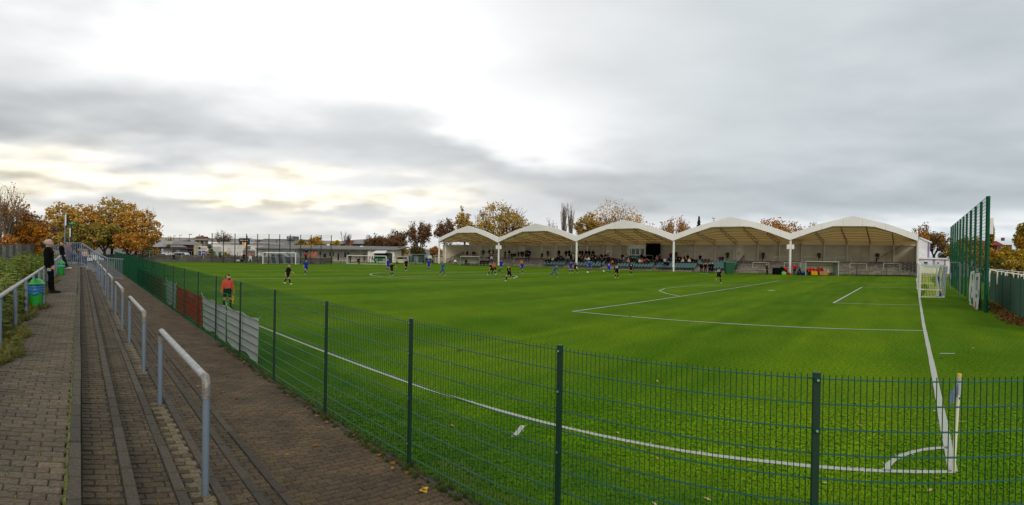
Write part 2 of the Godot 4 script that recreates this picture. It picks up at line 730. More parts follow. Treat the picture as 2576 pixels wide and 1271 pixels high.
func sheet(parent: Node3D, called: String, t0: float, t1: float, n0: float, n1: float, h0: float, h1: float, m: Material, tone := Color(1, 1, 1), steps := 60) -> void:
	var s := Shape.new().col(tone)
	for i in steps:
		var a := t0 * pow(t1 / t0, float(i) / steps)
		var b := t0 * pow(t1 / t0, float(i + 1) / steps)
		s.quad(plan(a, n0, h0), plan(a, n1, h1), plan(b, n1, h1), plan(b, n0, h0))
	part(parent, called, s, m)

var stain := FastNoiseLite.new()

func paver_tone(t: float, n: float, pale: float) -> Color:
	# weathered blotches half a metre across besides the tone of each stone
	var k := rnd(0.78, 1.2) * (1.0 + 0.55 * stain.get_noise_2d(t, n))
	var c := Color(0.134, 0.106, 0.067) * k
	if rng.randf() < 0.12:
		c = Color(0.145, 0.105, 0.066) * k
	c = c.lerp(Color(0.36, 0.32, 0.23) * rnd(0.8, 1.1), pale)
	c.a = 1.0
	return c

func pave(parent: Node3D, t0: float, t1: float, n0: float, n1: float, level: float, solo: int, tone: Color, pale_at := -1.0, moss_share := 0.25) -> void:
	var rest := Shape.new()
	rest.colored = true
	var moss := Shape.new()
	moss.colored = true
	var done := 0
	var i := 0
	var t := t0
	while t < t1:
		var off := 0.1 if i % 2 == 1 else 0.0
		var n := n0 - off
		while n < n1 - 0.02:
			var a := maxf(n, n0) + 0.004
			var b := minf(n + 0.2, n1) - 0.004
			if b - a > 0.03:
				var pale := 0.0
				if pale_at > 0.0 and absf(n + 0.1 - pale_at) < 0.13:
					var ph := fposmod(t - 4.5, 4.72)
					pale = 0.0 if ph > 3.0 else (0.75 if rng.randf() < 0.85 else 0.25)
				var s := rest
				var alone := done < solo and t > 2.8
				if alone:
					s = Shape.new()
				s.col(paver_tone(t, n, pale) * tone)
				var h := level + rnd(-0.003, 0.003)
				var jt := rnd(-0.002, 0.002)
				s.brick([plan(t + jt, a), plan(t + jt, b), plan(t + 0.087 + jt, b), plan(t + 0.087 + jt, a)], level - 0.05, h, 0.006)
				if alone:
					part(parent, "paver", s, M.paver)
					done += 1
				# moss that has grown up in some joints
				if t < 16.0 and rng.randf() < moss_share and b < n1 - 0.02:
					moss.col(Color(0.19, 0.22, 0.012).lerp(Color(0.22, 0.19, 0.02), rng.randf()) * rnd(0.5, 1.1))
					var ln := rnd(0.03, 0.09)
					moss.brick([plan(t, b - 0.002), plan(t, b + 0.012), plan(t + ln, b + 0.010), plan(t + ln, b - 0.003)], level - 0.02, h + 0.003, 0.003)
			n += 0.2
		t += 0.1
		i += 1
	var r := part(parent, "distant_pavers", rest, M.paver)
	r.set_meta("kind", "stuff")
	if moss.v.size():
		r = part(parent, "moss", moss, M.paver)
		r.set_meta("kind", "stuff")

func kerb(parent: Node3D, edge: float, top: float, t1: float, width := 0.10) -> void:
	var t := 1.4
	while t < t1:
		var l := 1.0
		var s := Shape.new().col(Color(0.100, 0.081, 0.053) * rnd(0.75, 1.25))
		var h := top + 0.008 + rnd(-0.004, 0.004)
		var j := rnd(-0.006, 0.006)
		# three slices so that the stone follows the sweep of the terrace
		for k in 3:
			var a := t + 0.006 + (l - 0.012) * k / 3.0
			var b := t + 0.006 + (l - 0.012) * (k + 1) / 3.0
			s.brick([plan(a, edge - width + j), plan(a, edge + j), plan(b, edge + j), plan(b, edge - width + j)], top - 0.30, h, 0.012)
		part(parent, "kerb_stone", s, M.kerb)
		t += l

func terrace() -> void:
	stain.seed = 23
	stain.frequency = 1.1
	stain.fractal_octaves = 3
	var w := setting("walkway")
	sheet(w, "bedding", 1.2, T_END, -1.3, -0.1, 1.525, 1.525, M.joint)
	pave(w, 1.6, T_END, -1.2, -0.075, 1.54, 300, Color(1.12, 1.1, 1.05), -1.0, 0.42)
	kerb(w, EDGES[0], TOPS[0], T_END)
	# yellow-green moss along the kerb
	var s := Shape.new()
	s.colored = true
	for i in 420:
		var t := 2.5 * pow(7.0, rng.randf())
		s.col(Color(0.17, 0.19, 0.012) * rnd(0.5, 1.1))
		var n := -0.073 + rnd(-0.006, 0.004)
		var l := rnd(0.03, 0.11)
		var wd := rnd(0.006, 0.02)
		s.brick([plan(t, n - wd), plan(t, n + 0.006), plan(t + l, n + 0.006), plan(t + l, n - wd * 0.6)], 1.51, 1.543 + rnd(0.0, 0.008), 0.004)
	part(w, "moss", s, M.paver).set_meta("kind", "stuff")
	for k in range(1, 6):
		var st := setting("step")
		var pale := 1.16 if k == 3 else -1.0
		sheet(st, "bedding", 1.2, T_END, EDGES[k - 1] - 0.02, EDGES[k], TOPS[k] - 0.015, TOPS[k] - 0.015, M.joint)
		pave(st, 1.8, T_END, EDGES[k - 1] + 0.004, EDGES[k] - 0.102, TOPS[k], 150, Color(0.86, 0.79, 0.66), pale)
		kerb(st, EDGES[k], TOPS[k], T_END)
	var p := setting("path")
	sheet(p, "bedding", 1.2, 100.0, EDGES[5] - 0.02, 4.2, PATH - 0.014, PATH - 0.014, M.joint, Color(1, 1, 1), 90)
	pave(p, 2.6, 60.0, EDGES[5] + 0.004, 4.06, PATH, 300, Color(1.0, 0.86, 0.68))
	kerb(p, 4.12, PATH, 60.0, 0.06)
	# soil bank behind the walkway
	var b := setting("bank")
	var sh := Shape.new()
	sh.colored = true
	for i in 60:
		var t0 := 1.0 * pow(60.0, i / 60.0)
		var t1 := 1.0 * pow(60.0, (i + 1) / 60.0)
		var cuts := [[-1.2, 1.52], [-1.6, 1.5], [-2.6, 1.4], [-5.0, 1.2], [-9.0, 1.0], [-16.0, 0.9], [-30.0, 0.8]]
		for j in cuts.size() - 1:
			sh.col(Color(0.09, 0.085, 0.03).lerp(Color(0.10, 0.075, 0.04), rng.randf()))
			sh.quad(plan(t0, cuts[j + 1][0], cuts[j + 1][1]), plan(t0, cuts[j][0], cuts[j][1]), plan(t1, cuts[j][0], cuts[j][1]), plan(t1, cuts[j + 1][0], cuts[j + 1][1]))
	part(b, "soil", sh, M.soil)

# ---------------------------------------------------------------- green mesh fence along the touchline
const FN := 4.13
const POST0 := 0.72
const GAP := 2.48

func fence_post(f: Node3D, t: float, n: float, base: float, top: float, dirn: Vector3, w := 0.05, clamps := true) -> void:
	var at := plan(t, n)
	var b := Basis(Vector3.UP, atan2(-dirn.z, dirn.x))
	var s := Shape.new()
	s.box(Vector3(at.x, (base + top) * 0.5, at.z), Vector3(w, top - base, w * 0.75), b)
	var p := part(f, "post", s, M.green_steel)
	s = Shape.new()
	s.cbox(Vector3(at.x, top + 0.006, at.z), Vector3(w + 0.006, 0.014, w * 0.75 + 0.006), 0.004, b)
	part(p, "cap", s, M.green_steel)
	if clamps:
		for j in [0, 2, 5, 8]:
			s = Shape.new()
			var c := Vector3(at.x, top - 0.045 - j * 0.2, at.z) - b.z * (w * 0.42)
			s.box(c, Vector3(0.045, 0.03, 0.02), b)
			part(p, "clamp", s, M.green_wire)
			s = Shape.new()
			s.box(c - b.z * 0.012, Vector3(0.016, 0.016, 0.012), b)
			part(p, "bolt", s, M.bolt)

func touchline_fence() -> void:
	var f := thing("mesh_fence", "green double-wire mesh fence running along the brick path beside the pitch", "fence", plan(POST0, FN, PATH))
	var top := 2.26
	for k in range(-1, 26):
		var t := POST0 + GAP * k
		var dirn := (plan(t + 0.1, FN) - plan(t - 0.1, FN)).normalized()
		fence_post(f, t, FN, 0.15, top, dirn, 0.05, k < 9)
		if k == 25:
			break
		# vertical wires of the panel
		var s := Shape.new()
		var step := 0.05 if k < 12 else 0.1
		var wt := 0.0048 if k < 3 else (0.0038 if k < 12 else 0.007)
		var x := t + 0.03
		while x < t + GAP - 0.02:
			var p := plan(x, FN + 0.032)
			s.rod(Vector3(p.x, 0.17, p.z), Vector3(p.x, top - 0.01, p.z), wt)
			x += step
		var panel := part(f, "mesh_panel", s, M.green_wire)
		var joined := Shape.new()
		for j in 11:
			var h := top - 0.045 - j * 0.2
			var w := joined if k > 7 else Shape.new()
			for o in [0.024, 0.040]:
				for i in 6:
					var a := t + GAP * i / 6.0
					var b := t + GAP * (i + 1) / 6.0
					w.rod(plan(a, FN + o, h), plan(b, FN + o, h), 0.007)
			if k <= 7:
				part(panel, "horizontal_wire", w, M.pale_wire)
		if k > 7:
			part(panel, "horizontal_wires", joined, M.pale_wire)

# ---------------------------------------------------------------- people
# A figure is a set of tapered bones; their smooth union is meshed as one continuous surface.
const SKIN := 0
const HAIR := 1
const TOP := 2
const FORE := 3
const HIPS := 4
const KNEE := 5
const SHANK := 6
const SHOE := 7
const TRIM := 8

func bones(p: Dictionary) -> Array:
	var out := []
	var bulk: float = p.get("bulk", 1.0)
	var lean := deg_to_rad(p.get("lean", 2.0))
	var up := Vector3(0, cos(lean), sin(lean))
	var fwd := Vector3(0, -sin(lean), cos(lean))
	var hip := Vector3.ZERO
	var low := 10.0
	var legs := []
	for i in 2:
		var sx := -1.0 if i == 0 else 1.0
		var a := deg_to_rad(p.get("hip", [3.0, -3.0])[i])
		var k := a - deg_to_rad(p.get("knee", [4.0, 6.0])[i])
		var o := deg_to_rad(p.get("spread", [3.0, 3.0])[i]) * sx
		var h := hip + Vector3(sx * 0.088, -0.02, 0)
		var kn := h + Vector3(sin(o), -cos(a) * cos(o), sin(a)) * 0.43
		var an := kn + Vector3(sin(o) * 0.5, -cos(k), sin(k)) * 0.41
		var fa := k * 0.6 if absf(k) > 0.5 else 0.0
		var toe := an + Vector3(sx * 0.03, -0.045 * cos(fa) + 0.16 * sin(fa), 0.16 * cos(fa)) 
		legs.append([h, kn, an, toe])
		low = minf(low, minf(an.y - 0.075, toe.y - 0.04))
	for i in 2:
		var l: Array = legs[i]
		var m: Vector3 = l[0].lerp(l[1], 0.62)
		out.append([l[0], m, 0.094 * bulk, 0.074 * bulk, HIPS])
		out.append([m, l[1], 0.070, 0.058, KNEE])
		var calf: Vector3 = l[1].lerp(l[2], 0.35) + Vector3(0, 0, -0.012)
		out.append([l[1], calf, 0.055, 0.058, SHANK])
		out.append([calf, l[2], 0.057, 0.041, SHANK])
		out.append([l[2] + Vector3(0, -0.035, -0.02), l[3], 0.044, 0.036, SHOE])
	for sx in [-1.0, 1.0]:
		out.append([hip + Vector3(sx * 0.05, 0.0, 0), hip + Vector3(sx * 0.055, 0.05, 0) , 0.122 * bulk, 0.118 * bulk, HIPS])
		out.append([hip + up * 0.12 + Vector3(sx * 0.052, 0, 0), hip + up * 0.36 + Vector3(sx * 0.075, 0, 0), 0.108 * bulk, 0.118 * bulk, TOP])
	var sh := hip + up * 0.455
	out.append([sh + Vector3(-0.12, 0, 0), sh + Vector3(0.12, 0, 0), 0.080 * bulk, 0.080 * bulk, TOP])
	for i in 2:
		var sx := -1.0 if i == 0 else 1.0
		var b := deg_to_rad(p.get("arm", [6.0, -2.0])[i]) 
		var c := deg_to_rad(p.get("out", [10.0, 10.0])[i])
		var e := b + deg_to_rad(p.get("elbow", [18.0, 20.0])[i])
		var s := sh + Vector3(sx * 0.178, -0.005, 0)
		var el := s + Vector3(sx * sin(c), -cos(b) * cos(c), sin(b) * cos(c)) * 0.29
		var ins: float = p.get("inward", [0.0, 0.0])[i]
		var fd := Vector3(sx * (sin(c) * 0.6 - ins), -cos(e), sin(e)).normalized()
		var wr := el + fd * 0.25
		out.append([s, el, 0.058 * bulk, 0.046 * bulk, TOP])
		out.append([el, wr, 0.044 * bulk, 0.032, FORE])
		if p.get("hands", false):
			p["wrist_%d" % i] = wr
			p["fore_%d" % i] = fd
			out.append([wr, wr + fd * 0.04, 0.028, 0.030, SKIN])
		else:
			out.append([wr, wr + fd * 0.11, 0.032, 0.028, SKIN])
	var yaw := deg_to_rad(p.get("look", 0.0))
	var nod := deg_to_rad(p.get("nod", 0.0))
	var hb := Basis(Vector3.UP, yaw) * Basis(Vector3.RIGHT, nod)
	var nk := hip + up * 0.50
	var hd := nk + up * 0.145 + hb.z * 0.02
	out.append([nk, nk + up * 0.08, 0.056, 0.052, SKIN])
	out.append([hd + hb * Vector3(0, 0.03, -0.012), hd + hb * Vector3(0, 0.0, 0.012), 0.092, 0.088, SKIN])
	out.append([hd + hb * Vector3(0, -0.07, 0.045), hd + hb * Vector3(0, -0.02, 0.045), 0.048, 0.06, SKIN])
	out.append([hd + hb * Vector3(0, 0.0, 0.10), hd + hb * Vector3(0, -0.03, 0.117), 0.010, 0.014, SKIN])
	for sx in [-1.0, 1.0]:
		out.append([hd + hb * Vector3(sx * 0.088, 0.0, -0.01), hd + hb * Vector3(sx * 0.09, -0.03, -0.005), 0.018, 0.013, SKIN])
	out.append([hd + hb * Vector3(0, 0.035, -0.040), hd + hb * Vector3(0, 0.066, 0.008), 0.086, 0.074, HAIR])
	if p.get("long_hair", false):
		out.append([hd + hb * Vector3(0, 0.02, -0.05), hd + hb * Vector3(0, -0.20, -0.065), 0.075, 0.06, HAIR])
	if p.get("cap", false):
		out.append([hd + hb * Vector3(0, 0.055, 0.06), hd + hb * Vector3(0, 0.05, 0.14), 0.05, 0.03, HAIR])
	if p.get("beard", false):
		out.append([hd + hb * Vector3(0, -0.085, 0.05), hd + hb * Vector3(0, -0.06, 0.06), 0.05, 0.055, HAIR])
	if p.get("skirt", false):
		out.append([hip + Vector3(0, -0.02, 0), hip + Vector3(0, -0.34, 0.02), 0.15, 0.17, TOP])
	p["lift"] = -low
	for bo in out:
		bo[0] += Vector3(0, -low, 0)
		bo[1] += Vector3(0, -low, 0)
	for i in 2:
		if p.has("wrist_%d" % i):
			p["wrist_%d" % i] += Vector3(0, -low, 0)
	return out

func net_surface(bs: Array, cell: float, k: float, out: Dictionary) -> void:
	var lo := Vector3.ONE * 1e6
	var hi := Vector3.ONE * -1e6
	for b in bs:
		var r := Vector3.ONE * maxf(b[2], b[3])
		lo = lo.min(b[0] - r).min(b[1] - r)
		hi = hi.max(b[0] + r).max(b[1] + r)
	lo -= Vector3.ONE * cell * 2.5
	hi += Vector3.ONE * cell * 2.5
	var nx := int((hi.x - lo.x) / cell) + 1
	var ny := int((hi.y - lo.y) / cell) + 1
	var nz := int((hi.z - lo.z) / cell) + 1
	var f := PackedFloat32Array()
	f.resize(nx * ny * nz)
	f.fill(1.0)
	var raw := f.duplicate()
	var reg := PackedByteArray()
	reg.resize(nx * ny * nz)
	for b in bs:
		var a: Vector3 = b[0]
		var ab: Vector3 = b[1] - a
		var ra: float = b[2]
		var dr: float = b[3] - b[2]
		var l2 := maxf(ab.length_squared(), 1e-8)
		var m := maxf(b[2], b[3]) + k + cell * 1.5
		var p0: Vector3 = ((a.min(b[1]) - Vector3.ONE * m - lo) / cell)
		var p1: Vector3 = ((a.max(b[1]) + Vector3.ONE * m - lo) / cell)
		var g: int = b[4]
		for z in range(maxi(0, int(p0.z)), mini(nz, int(p1.z) + 2)):
			for y in range(maxi(0, int(p0.y)), mini(ny, int(p1.y) + 2)):
				var at := (z * ny + y) * nx
				for x in range(maxi(0, int(p0.x)), mini(nx, int(p1.x) + 2)):
					var q := lo + Vector3(x, y, z) * cell - a
					var t := clampf(q.dot(ab) / l2, 0.0, 1.0)
					var d := (q - ab * t).length() - ra - dr * t
					var i := at + x
					if d < raw[i]:
						raw[i] = d
						reg[i] = g
					var o := f[i]
					var h := maxf(k - absf(o - d), 0.0) / k
					f[i] = minf(o, d) - h * h * k * 0.25
	var index := {}
	var sy := nx
	var sz := nx * ny
	var offs := [0, 1, sy, sy + 1, sz, sz + 1, sz + sy, sz + sy + 1]
	var edges := [[0, 1], [2, 3], [4, 5], [6, 7], [0, 2], [1, 3], [4, 6], [5, 7], [0, 4], [1, 5], [2, 6], [3, 7]]
	var V: PackedVector3Array = out.v
	var N: PackedVector3Array = out.n
	var R: PackedByteArray = out.r
	var I: PackedInt32Array = out.i
	for z in nz - 1:
		for y in ny - 1:
			var at := (z * ny + y) * nx
			for x in nx - 1:
				var i := at + x
				var neg := 0
				for o in offs:
					if f[i + o] < 0.0:
						neg += 1
				if neg == 0 or neg == 8:
					continue
				var sum := Vector3.ZERO
				var cnt := 0
				for e in edges:
					var fa := f[i + offs[e[0]]]
					var fb := f[i + offs[e[1]]]
					if (fa < 0.0) != (fb < 0.0):
						var t := fa / (fa - fb)
						var pa := Vector3(e[0] & 1, (e[0] >> 1) & 1, e[0] >> 2)
						var pb := Vector3(e[1] & 1, (e[1] >> 1) & 1, e[1] >> 2)
						sum += pa.lerp(pb, t)
						cnt += 1
				index[i] = V.size()
				V.append(lo + (Vector3(x, y, z) + sum / cnt) * cell)
				N.append(Vector3(f[i + 1] + f[i + 1 + sy] + f[i + 1 + sz] + f[i + 1 + sy + sz] - f[i] - f[i + sy] - f[i + sz] - f[i + sy + sz],
					f[i + sy] + f[i + sy + 1] + f[i + sy + sz] + f[i + sy + sz + 1] - f[i] - f[i + 1] - f[i + sz] - f[i + sz + 1],
					f[i + sz] + f[i + sz + 1] + f[i + sz + sy] + f[i + sz + sy + 1] - f[i] - f[i + 1] - f[i + sy] - f[i + sy + 1]).normalized())
				var best := 0
				for o in 8:
					if raw[i + offs[o]] < raw[i + offs[best]]:
						best = o
				R.append(reg[i + offs[best]])
	var step := [1, sy, sz]
	for i in index:
		for ax in 3:
			var s0: int = step[ax]
			var b: int = step[(ax + 1) % 3]
			var c: int = step[(ax + 2) % 3]
			if (f[i] < 0.0) == (f[i + s0] < 0.0):
				continue
			if not (index.has(i - b) and index.has(i - c) and index.has(i - b - c)):
				continue
			var q := [index[i], index[i - b], index[i - b - c], index[i - c]]
			if f[i] < 0.0:
				q.reverse()
			for w in [0, 1, 2, 0, 2, 3]:
				I.append(q[w])
	out.v = V
	out.n = N
	out.r = R
	out.i = I

func hand_bones(wr: Vector3, fd: Vector3, sx: float) -> Array:
	# palm, four fingers of unequal length, each bent at a knuckle, and a thumb from the side of the palm
	var pal := Vector3(-sx, 0, 0)
	var across := fd.cross(pal).normalized()
	pal = across.cross(fd).normalized()
	var out := []
	for i in 4:
		var o := across * (0.027 - 0.018 * i) 
		out.append([wr + o * 0.8, wr + fd * 0.085 + o, 0.014, 0.012, SKIN])
		var l: float = [0.036, 0.042, 0.039, 0.030][i]
		var a := wr + fd * 0.088 + o * 1.05
		var b := a + (fd * 0.9 + pal * 0.35).normalized() * l
		out.append([a, b, 0.0095, 0.0088, SKIN])
		out.append([b, b + (fd * 0.45 + pal * 0.85).normalized() * l * 0.85, 0.0086, 0.0078, SKIN])
	var th := wr + fd * 0.02 + across * 0.03
	var t2 := th + (fd * 0.7 + across * 0.6 + pal * 0.3).normalized() * 0.04
	out.append([th, t2, 0.013, 0.011, SKIN])
	out.append([t2, t2 + (fd * 0.9 + pal * 0.5).normalized() * 0.03, 0.0105, 0.009, SKIN])
	return out

var bodies := {}

func body(called: String, p: Dictionary, cell := 0.026) -> void:
	var out := {"v": PackedVector3Array(), "n": PackedVector3Array(), "r": PackedByteArray(), "i": PackedInt32Array()}
	var bs := bones(p)
	net_surface(bs, cell, 0.035, out)
	if p.get("hands", false):
		for i in 2:
			net_surface(hand_bones(p["wrist_%d" % i], p["fore_%d" % i], -1.0 if i == 0 else 1.0), 0.005, 0.006, out)
	out["lift"] = p["lift"]
	bodies[called] = out

var clad := {}

func clad_mesh(pose: String, pal: Array) -> ArrayMesh:
	var key := pose + str(pal)
	if clad.has(key):
		return clad[key]
	var o: Dictionary = bodies[pose]
	var c := PackedColorArray()
	c.resize(o.v.size())
	for i in o.v.size():
		c[i] = pal[o.r[i]]
	var a := []
	a.resize(Mesh.ARRAY_MAX)
	a[Mesh.ARRAY_VERTEX] = o.v
	a[Mesh.ARRAY_NORMAL] = o.n
	a[Mesh.ARRAY_COLOR] = c
	a[Mesh.ARRAY_INDEX] = o.i
	var m := ArrayMesh.new()
	m.add_surface_from_arrays(Mesh.PRIMITIVE_TRIANGLES, a)
	clad[key] = m
	return m

func person(pose: String, pal: Array, at: Vector3, turn_deg: float, size: float, label: String, group := "") -> Node3D:
	# turned from facing the terrace end where the photograph was taken
	var o := thing("person", label, "person", at, group, deg_to_rad(turn_deg) - atan2(at.x, -at.z))
	o.scale = Vector3.ONE * size
	put(o, "body", clad_mesh(pose, pal), M.skin_and_cloth)
	return o

func palette(top: Color, legs: Color, shank: Color, shoe: Color, hair := Color(0.03, 0.02, 0.015), short_sleeves := false, shorts := false, skin := Color(0.42, 0.24, 0.16)) -> Array:
	return [skin, hair, top, skin if short_sleeves else top, legs, skin if shorts else legs, shank, shoe, Color(0.8, 0.8, 0.8)]

func poses() -> void:
	body("stand", {"hip": [2, -3], "knee": [2, 4]})
	body("stand_apart", {"hip": [4, -4], "spread": [8, 8], "out": [14, 14], "elbow": [30, 12]})
	body("pockets", {"hip": [3, -2], "bulk": 1.16, "out": [18, 18], "elbow": [35, 35], "inward": [0.45, 0.45], "nod": 6})
	body("coat", {"bulk": 1.12, "out": [16, 16], "elbow": [60, 60], "inward": [0.4, 0.4], "skirt": true, "long_hair": true})
	body("walk", {"hip": [24, -20], "knee": [8, 24], "arm": [-22, 24], "elbow": [20, 30], "lean": 4})
	body("jog", {"hip": [34, -22], "knee": [30, 70], "arm": [-38, 30], "elbow": [75, 80], "lean": 8})
	body("run", {"hip": [52, -34], "knee": [50, 60], "arm": [-50, 45], "elbow": [80, 85], "lean": 14})
	body("kick", {"hip": [-30, 18], "knee": [50, 8], "arm": [20, -20], "out": [40, 45], "elbow": [20, 20], "lean": 6})
	body("lunge", {"hip": [46, -40], "knee": [30, 12], "arm": [-30, 30], "out": [25, 25], "elbow": [30, 30], "lean": 26})
	body("point", {"hip": [6, -6], "knee": [4, 8], "arm": [0, 0], "out": [12, 84], "elbow": [15, 2]})
	body("ready", {"hip": [26, 22], "knee": [36, 34], "spread": [10, 10], "out": [24, 24], "elbow": [40, 40], "lean": 16})
	body("sit", {"hip": [84, 80], "knee": [84, 78], "bulk": 1.12, "arm": [25, 25], "elbow": [55, 55], "inward": [0.3, 0.3], "lean": 8})
	body("sit_forward", {"hip": [84, 82], "knee": [86, 84], "bulk": 1.12, "arm": [40, 44], "elbow": [50, 50], "inward": [0.2, 0.2], "lean": 26, "nod": -8})
	body("sit_long_hair", {"hip": [82, 82], "knee": [80, 84], "bulk": 1.05, "arm": [20, 24], "elbow": [60, 60], "inward": [0.3, 0.3], "lean": 4, "long_hair": true})
	body("sit_wide", {"hip": [80, 80], "knee": [70, 76], "spread": [16, 16], "bulk": 1.14, "arm": [10, 14], "elbow": [60, 60], "inward": [0.5, 0.5], "lean": -4})

# ---------------------------------------------------------------- near things on the terrace
func crush_barrier(t0: float, t1: float, n: float, level: float, label: String) -> void:
	var o := thing("crush_barrier", label, "barrier", plan(t0, n, level), "galvanised pipe barriers along the steps")
	var top := level + 1.07
	var a := plan(t0, n, level - 0.1)
	var b := plan(t1, n, level - 0.1)
	for q in [a, b]:
		var s := Shape.new()
		s.tube([q, Vector3(q.x, top - 0.16, q.z)], 0.03, 0.03, 12)
		part(o, "post", s, M.galvanised)
	var dirn := (Vector3(b.x, 0, b.z) - Vector3(a.x, 0, a.z)).normalized()
	var s2 := Shape.new()
	var pts := []
	for i in 9:
		var p := plan(lerpf(t0, t1, i / 8.0), n, top)
		if i == 0:
			p += dirn * 0.1
		if i == 8:
			p -= dirn * 0.1
		pts.append(p)
	s2.tube(pts, 0.034, 0.034, 12)
	part(o, "top_rail", s2, M.galvanised_pale)
	for e in [[a, dirn], [b, -dirn]]:
		var s := Shape.new()
		var c := []
		var q: Vector3 = e[0]
		var dd: Vector3 = e[1]
		c.append(Vector3(q.x, top - 0.18, q.z))
		for i in 6:
			var w := PI / 2 * i / 5.0
			c.append(Vector3(q.x, top - 0.09 + 0.09 * sin(w), q.z) + dd * (0.09 - 0.09 * cos(w)))
		c.append(Vector3(q.x, top, q.z) + dd * 0.12)
		s.tube(c, 0.037, 0.037, 12)
		part(o, "elbow_joint", s, M.galvanised_worn)

func handrail() -> void:
	var o := thing("handrail", "long galvanised pipe handrail between brick walkway and weeds", "handrail", plan(3.0, -1.2, 1.5))
	var n := -1.18
	var pts := []
	var t := 3.0
	while t < 36.0:
		pts.append(plan(t, n, 2.39))
		t += 1.0
	for i in range(0, pts.size() - 1, 4):
		var s := Shape.new()
		s.tube(pts.slice(i, mini(i + 5, pts.size())), 0.032, 0.032, 10)
		part(o, "rail", s, M.galvanised_pale)
		s = Shape.new()
		var d: Vector3 = (pts[i + 1] - pts[i]).normalized() * 0.07
		s.tube([pts[i] - d, pts[i] + d], 0.040, 0.040, 10)
		part(o, "sleeve_joint", s, M.galvanised)
	t = 4.0
	var k := 0
	while t < 36.0:
		var s := Shape.new()
		var p := plan(t, n - 0.03)
		s.tube([Vector3(p.x, 1.4, p.z), Vector3(p.x, 2.35, p.z)], 0.030, 0.030, 8)
		part(o, "post", s, M.galvanised)
		t += 1.95 if k % 2 == 0 else 2.0
		k += 1

func litter_bin(t: float, n: float, level: float, turn: float, label: String, bag: bool) -> void:
	var o := thing("litter_bin", label, "litter bin", plan(t, n, level - 0.17), "green litter bins on the handrail", turn)
	o.scale = Vector3(0.86, 0.86, 0.86)
	var green := Color(0.012, 0.26, 0.035)
	var s := Shape.new().col(green)
	# bucket that widens upwards, oval in plan, hung a little above the ground
	s.lathe(Vector3.ZERO, [Vector2(0.02, 0.22), Vector2(0.13, 0.22), Vector2(0.165, 0.25), Vector2(0.185, 0.45), Vector2(0.20, 0.80), Vector2(0.205, 0.82), Vector2(0.19, 0.82), Vector2(0.18, 0.5), Vector2(0.02, 0.3)], 24, Vector2(1.0, 0.8))
	own(o, "bucket", s, M.plastic)
	s = Shape.new().col(green)
	s.lathe(Vector3(0, 0, -0.005), [Vector2(0.225, 0.93), Vector2(0.235, 0.95), Vector2(0.225, 0.97), Vector2(0.18, 0.99), Vector2(0.15, 1.06), Vector2(0.08, 1.10), Vector2(0.0, 1.11)], 24, Vector2(1.0, 0.85))
	s.lathe(Vector3(0, 0, -0.005), [Vector2(0.0, 0.93), Vector2(0.225, 0.93)], 24, Vector2(1.0, 0.85))
	own(o, "lid", s, M.plastic)
	s = Shape.new()
	for a in [-0.9, 0.9, 2.4, -2.4]:
		s.tube([Vector3(cos(a) * 0.19, 0.8, sin(a) * 0.15), Vector3(cos(a) * 0.19, 0.95, sin(a) * 0.15)], 0.014, 0.014, 6)
	s.tube([Vector3(0, 0.0, -0.17), Vector3(0, 0.9, -0.17)], 0.022, 0.022, 8)
	own(o, "bracket", s, M.galvanised)
	if bag:
		s = Shape.new().col(Color(0.02, 0.13, 0.36))
		var prof := []
		for i in 9:
			prof.append(Vector2(0.208 + 0.012 * sin(i * 2.3), 0.70 + 0.21 * i / 8.0))
		s.lathe(Vector3.ZERO, prof, 26, Vector2(1.02, 0.84))
		for i in s.v.size():
			var a := atan2(s.v[i].z, s.v[i].x)
			var drop := clampf((0.84 - s.v[i].y) / 0.14, 0.0, 1.0)
			s.v[i] += Vector3(cos(a), 0, sin(a)) * 0.016 * sin(a * 7.0 + s.v[i].y * 21.0)
			s.v[i].y -= drop * 0.07 * (0.5 + 0.5 * sin(a * 3.0 + 1.0))
		own(o, "liner_bag", s, M.plastic)
	else:
		s = Shape.new().col(Color(0.06, 0.42, 0.36))
		s.lathe(Vector3.ZERO, [Vector2(0.212, 0.76), Vector2(0.222, 0.80), Vector2(0.21, 0.86)], 20, Vector2(1.05, 0.85))
		own(o, "liner_bag", s, M.plastic)

func banner(called: String, label: String, t0: float, t1: float, top: float, low: float, color: Color, fold: float, group := "", seed_ := 1.0) -> Node3D:
	# cloth hung on the pitch side of the mesh fence
	var o := thing(called, label, "banner", plan(t0, FN + 0.06, low), group)
	var s := Shape.new().col(color)
	var w := 22
	var hh := 10
	var g := []
	for i in w + 1:
		var row := []
		for j in hh + 1:
			var x := float(i) / w
			var y := float(j) / hh
			var wave := fold * (sin(x * 17.0 * seed_ + y * 2.0) + 0.6 * sin(x * 41.0 + seed_ * 3.0 + y * 4.0)) * (0.35 + 0.65 * (1.0 - y))
			var sag := -0.05 * sin(x * PI * 2.0) * sin(x * PI * 2.0) * y - 0.06 * (1.0 - y) * sin(x * 9.0 + seed_)
			row.append(plan(lerpf(t0, t1, x) + 0.04 * (1.0 - y) * sin(seed_ * 5.0), FN + 0.075 + wave, lerpf(low, top, y) + sag))
		g.append(row)
	for i in w:
		for j in hh:
			s.quad(g[i][j], g[i + 1][j], g[i + 1][j + 1], g[i][j + 1])
	part(o, "cloth", s, M.cloth)
	s = Shape.new()
	for e in [[g[0][hh], -0.25], [g[w][hh], 0.25]]:
		var q: Vector3 = e[0]
		s.rod(q, q + (plan(t1, FN) - plan(t0, FN)).normalized() * e[1] + Vector3(0, 0.1, 0), 0.008)
	part(o, "tie_cord", s, M.rope)
	return o

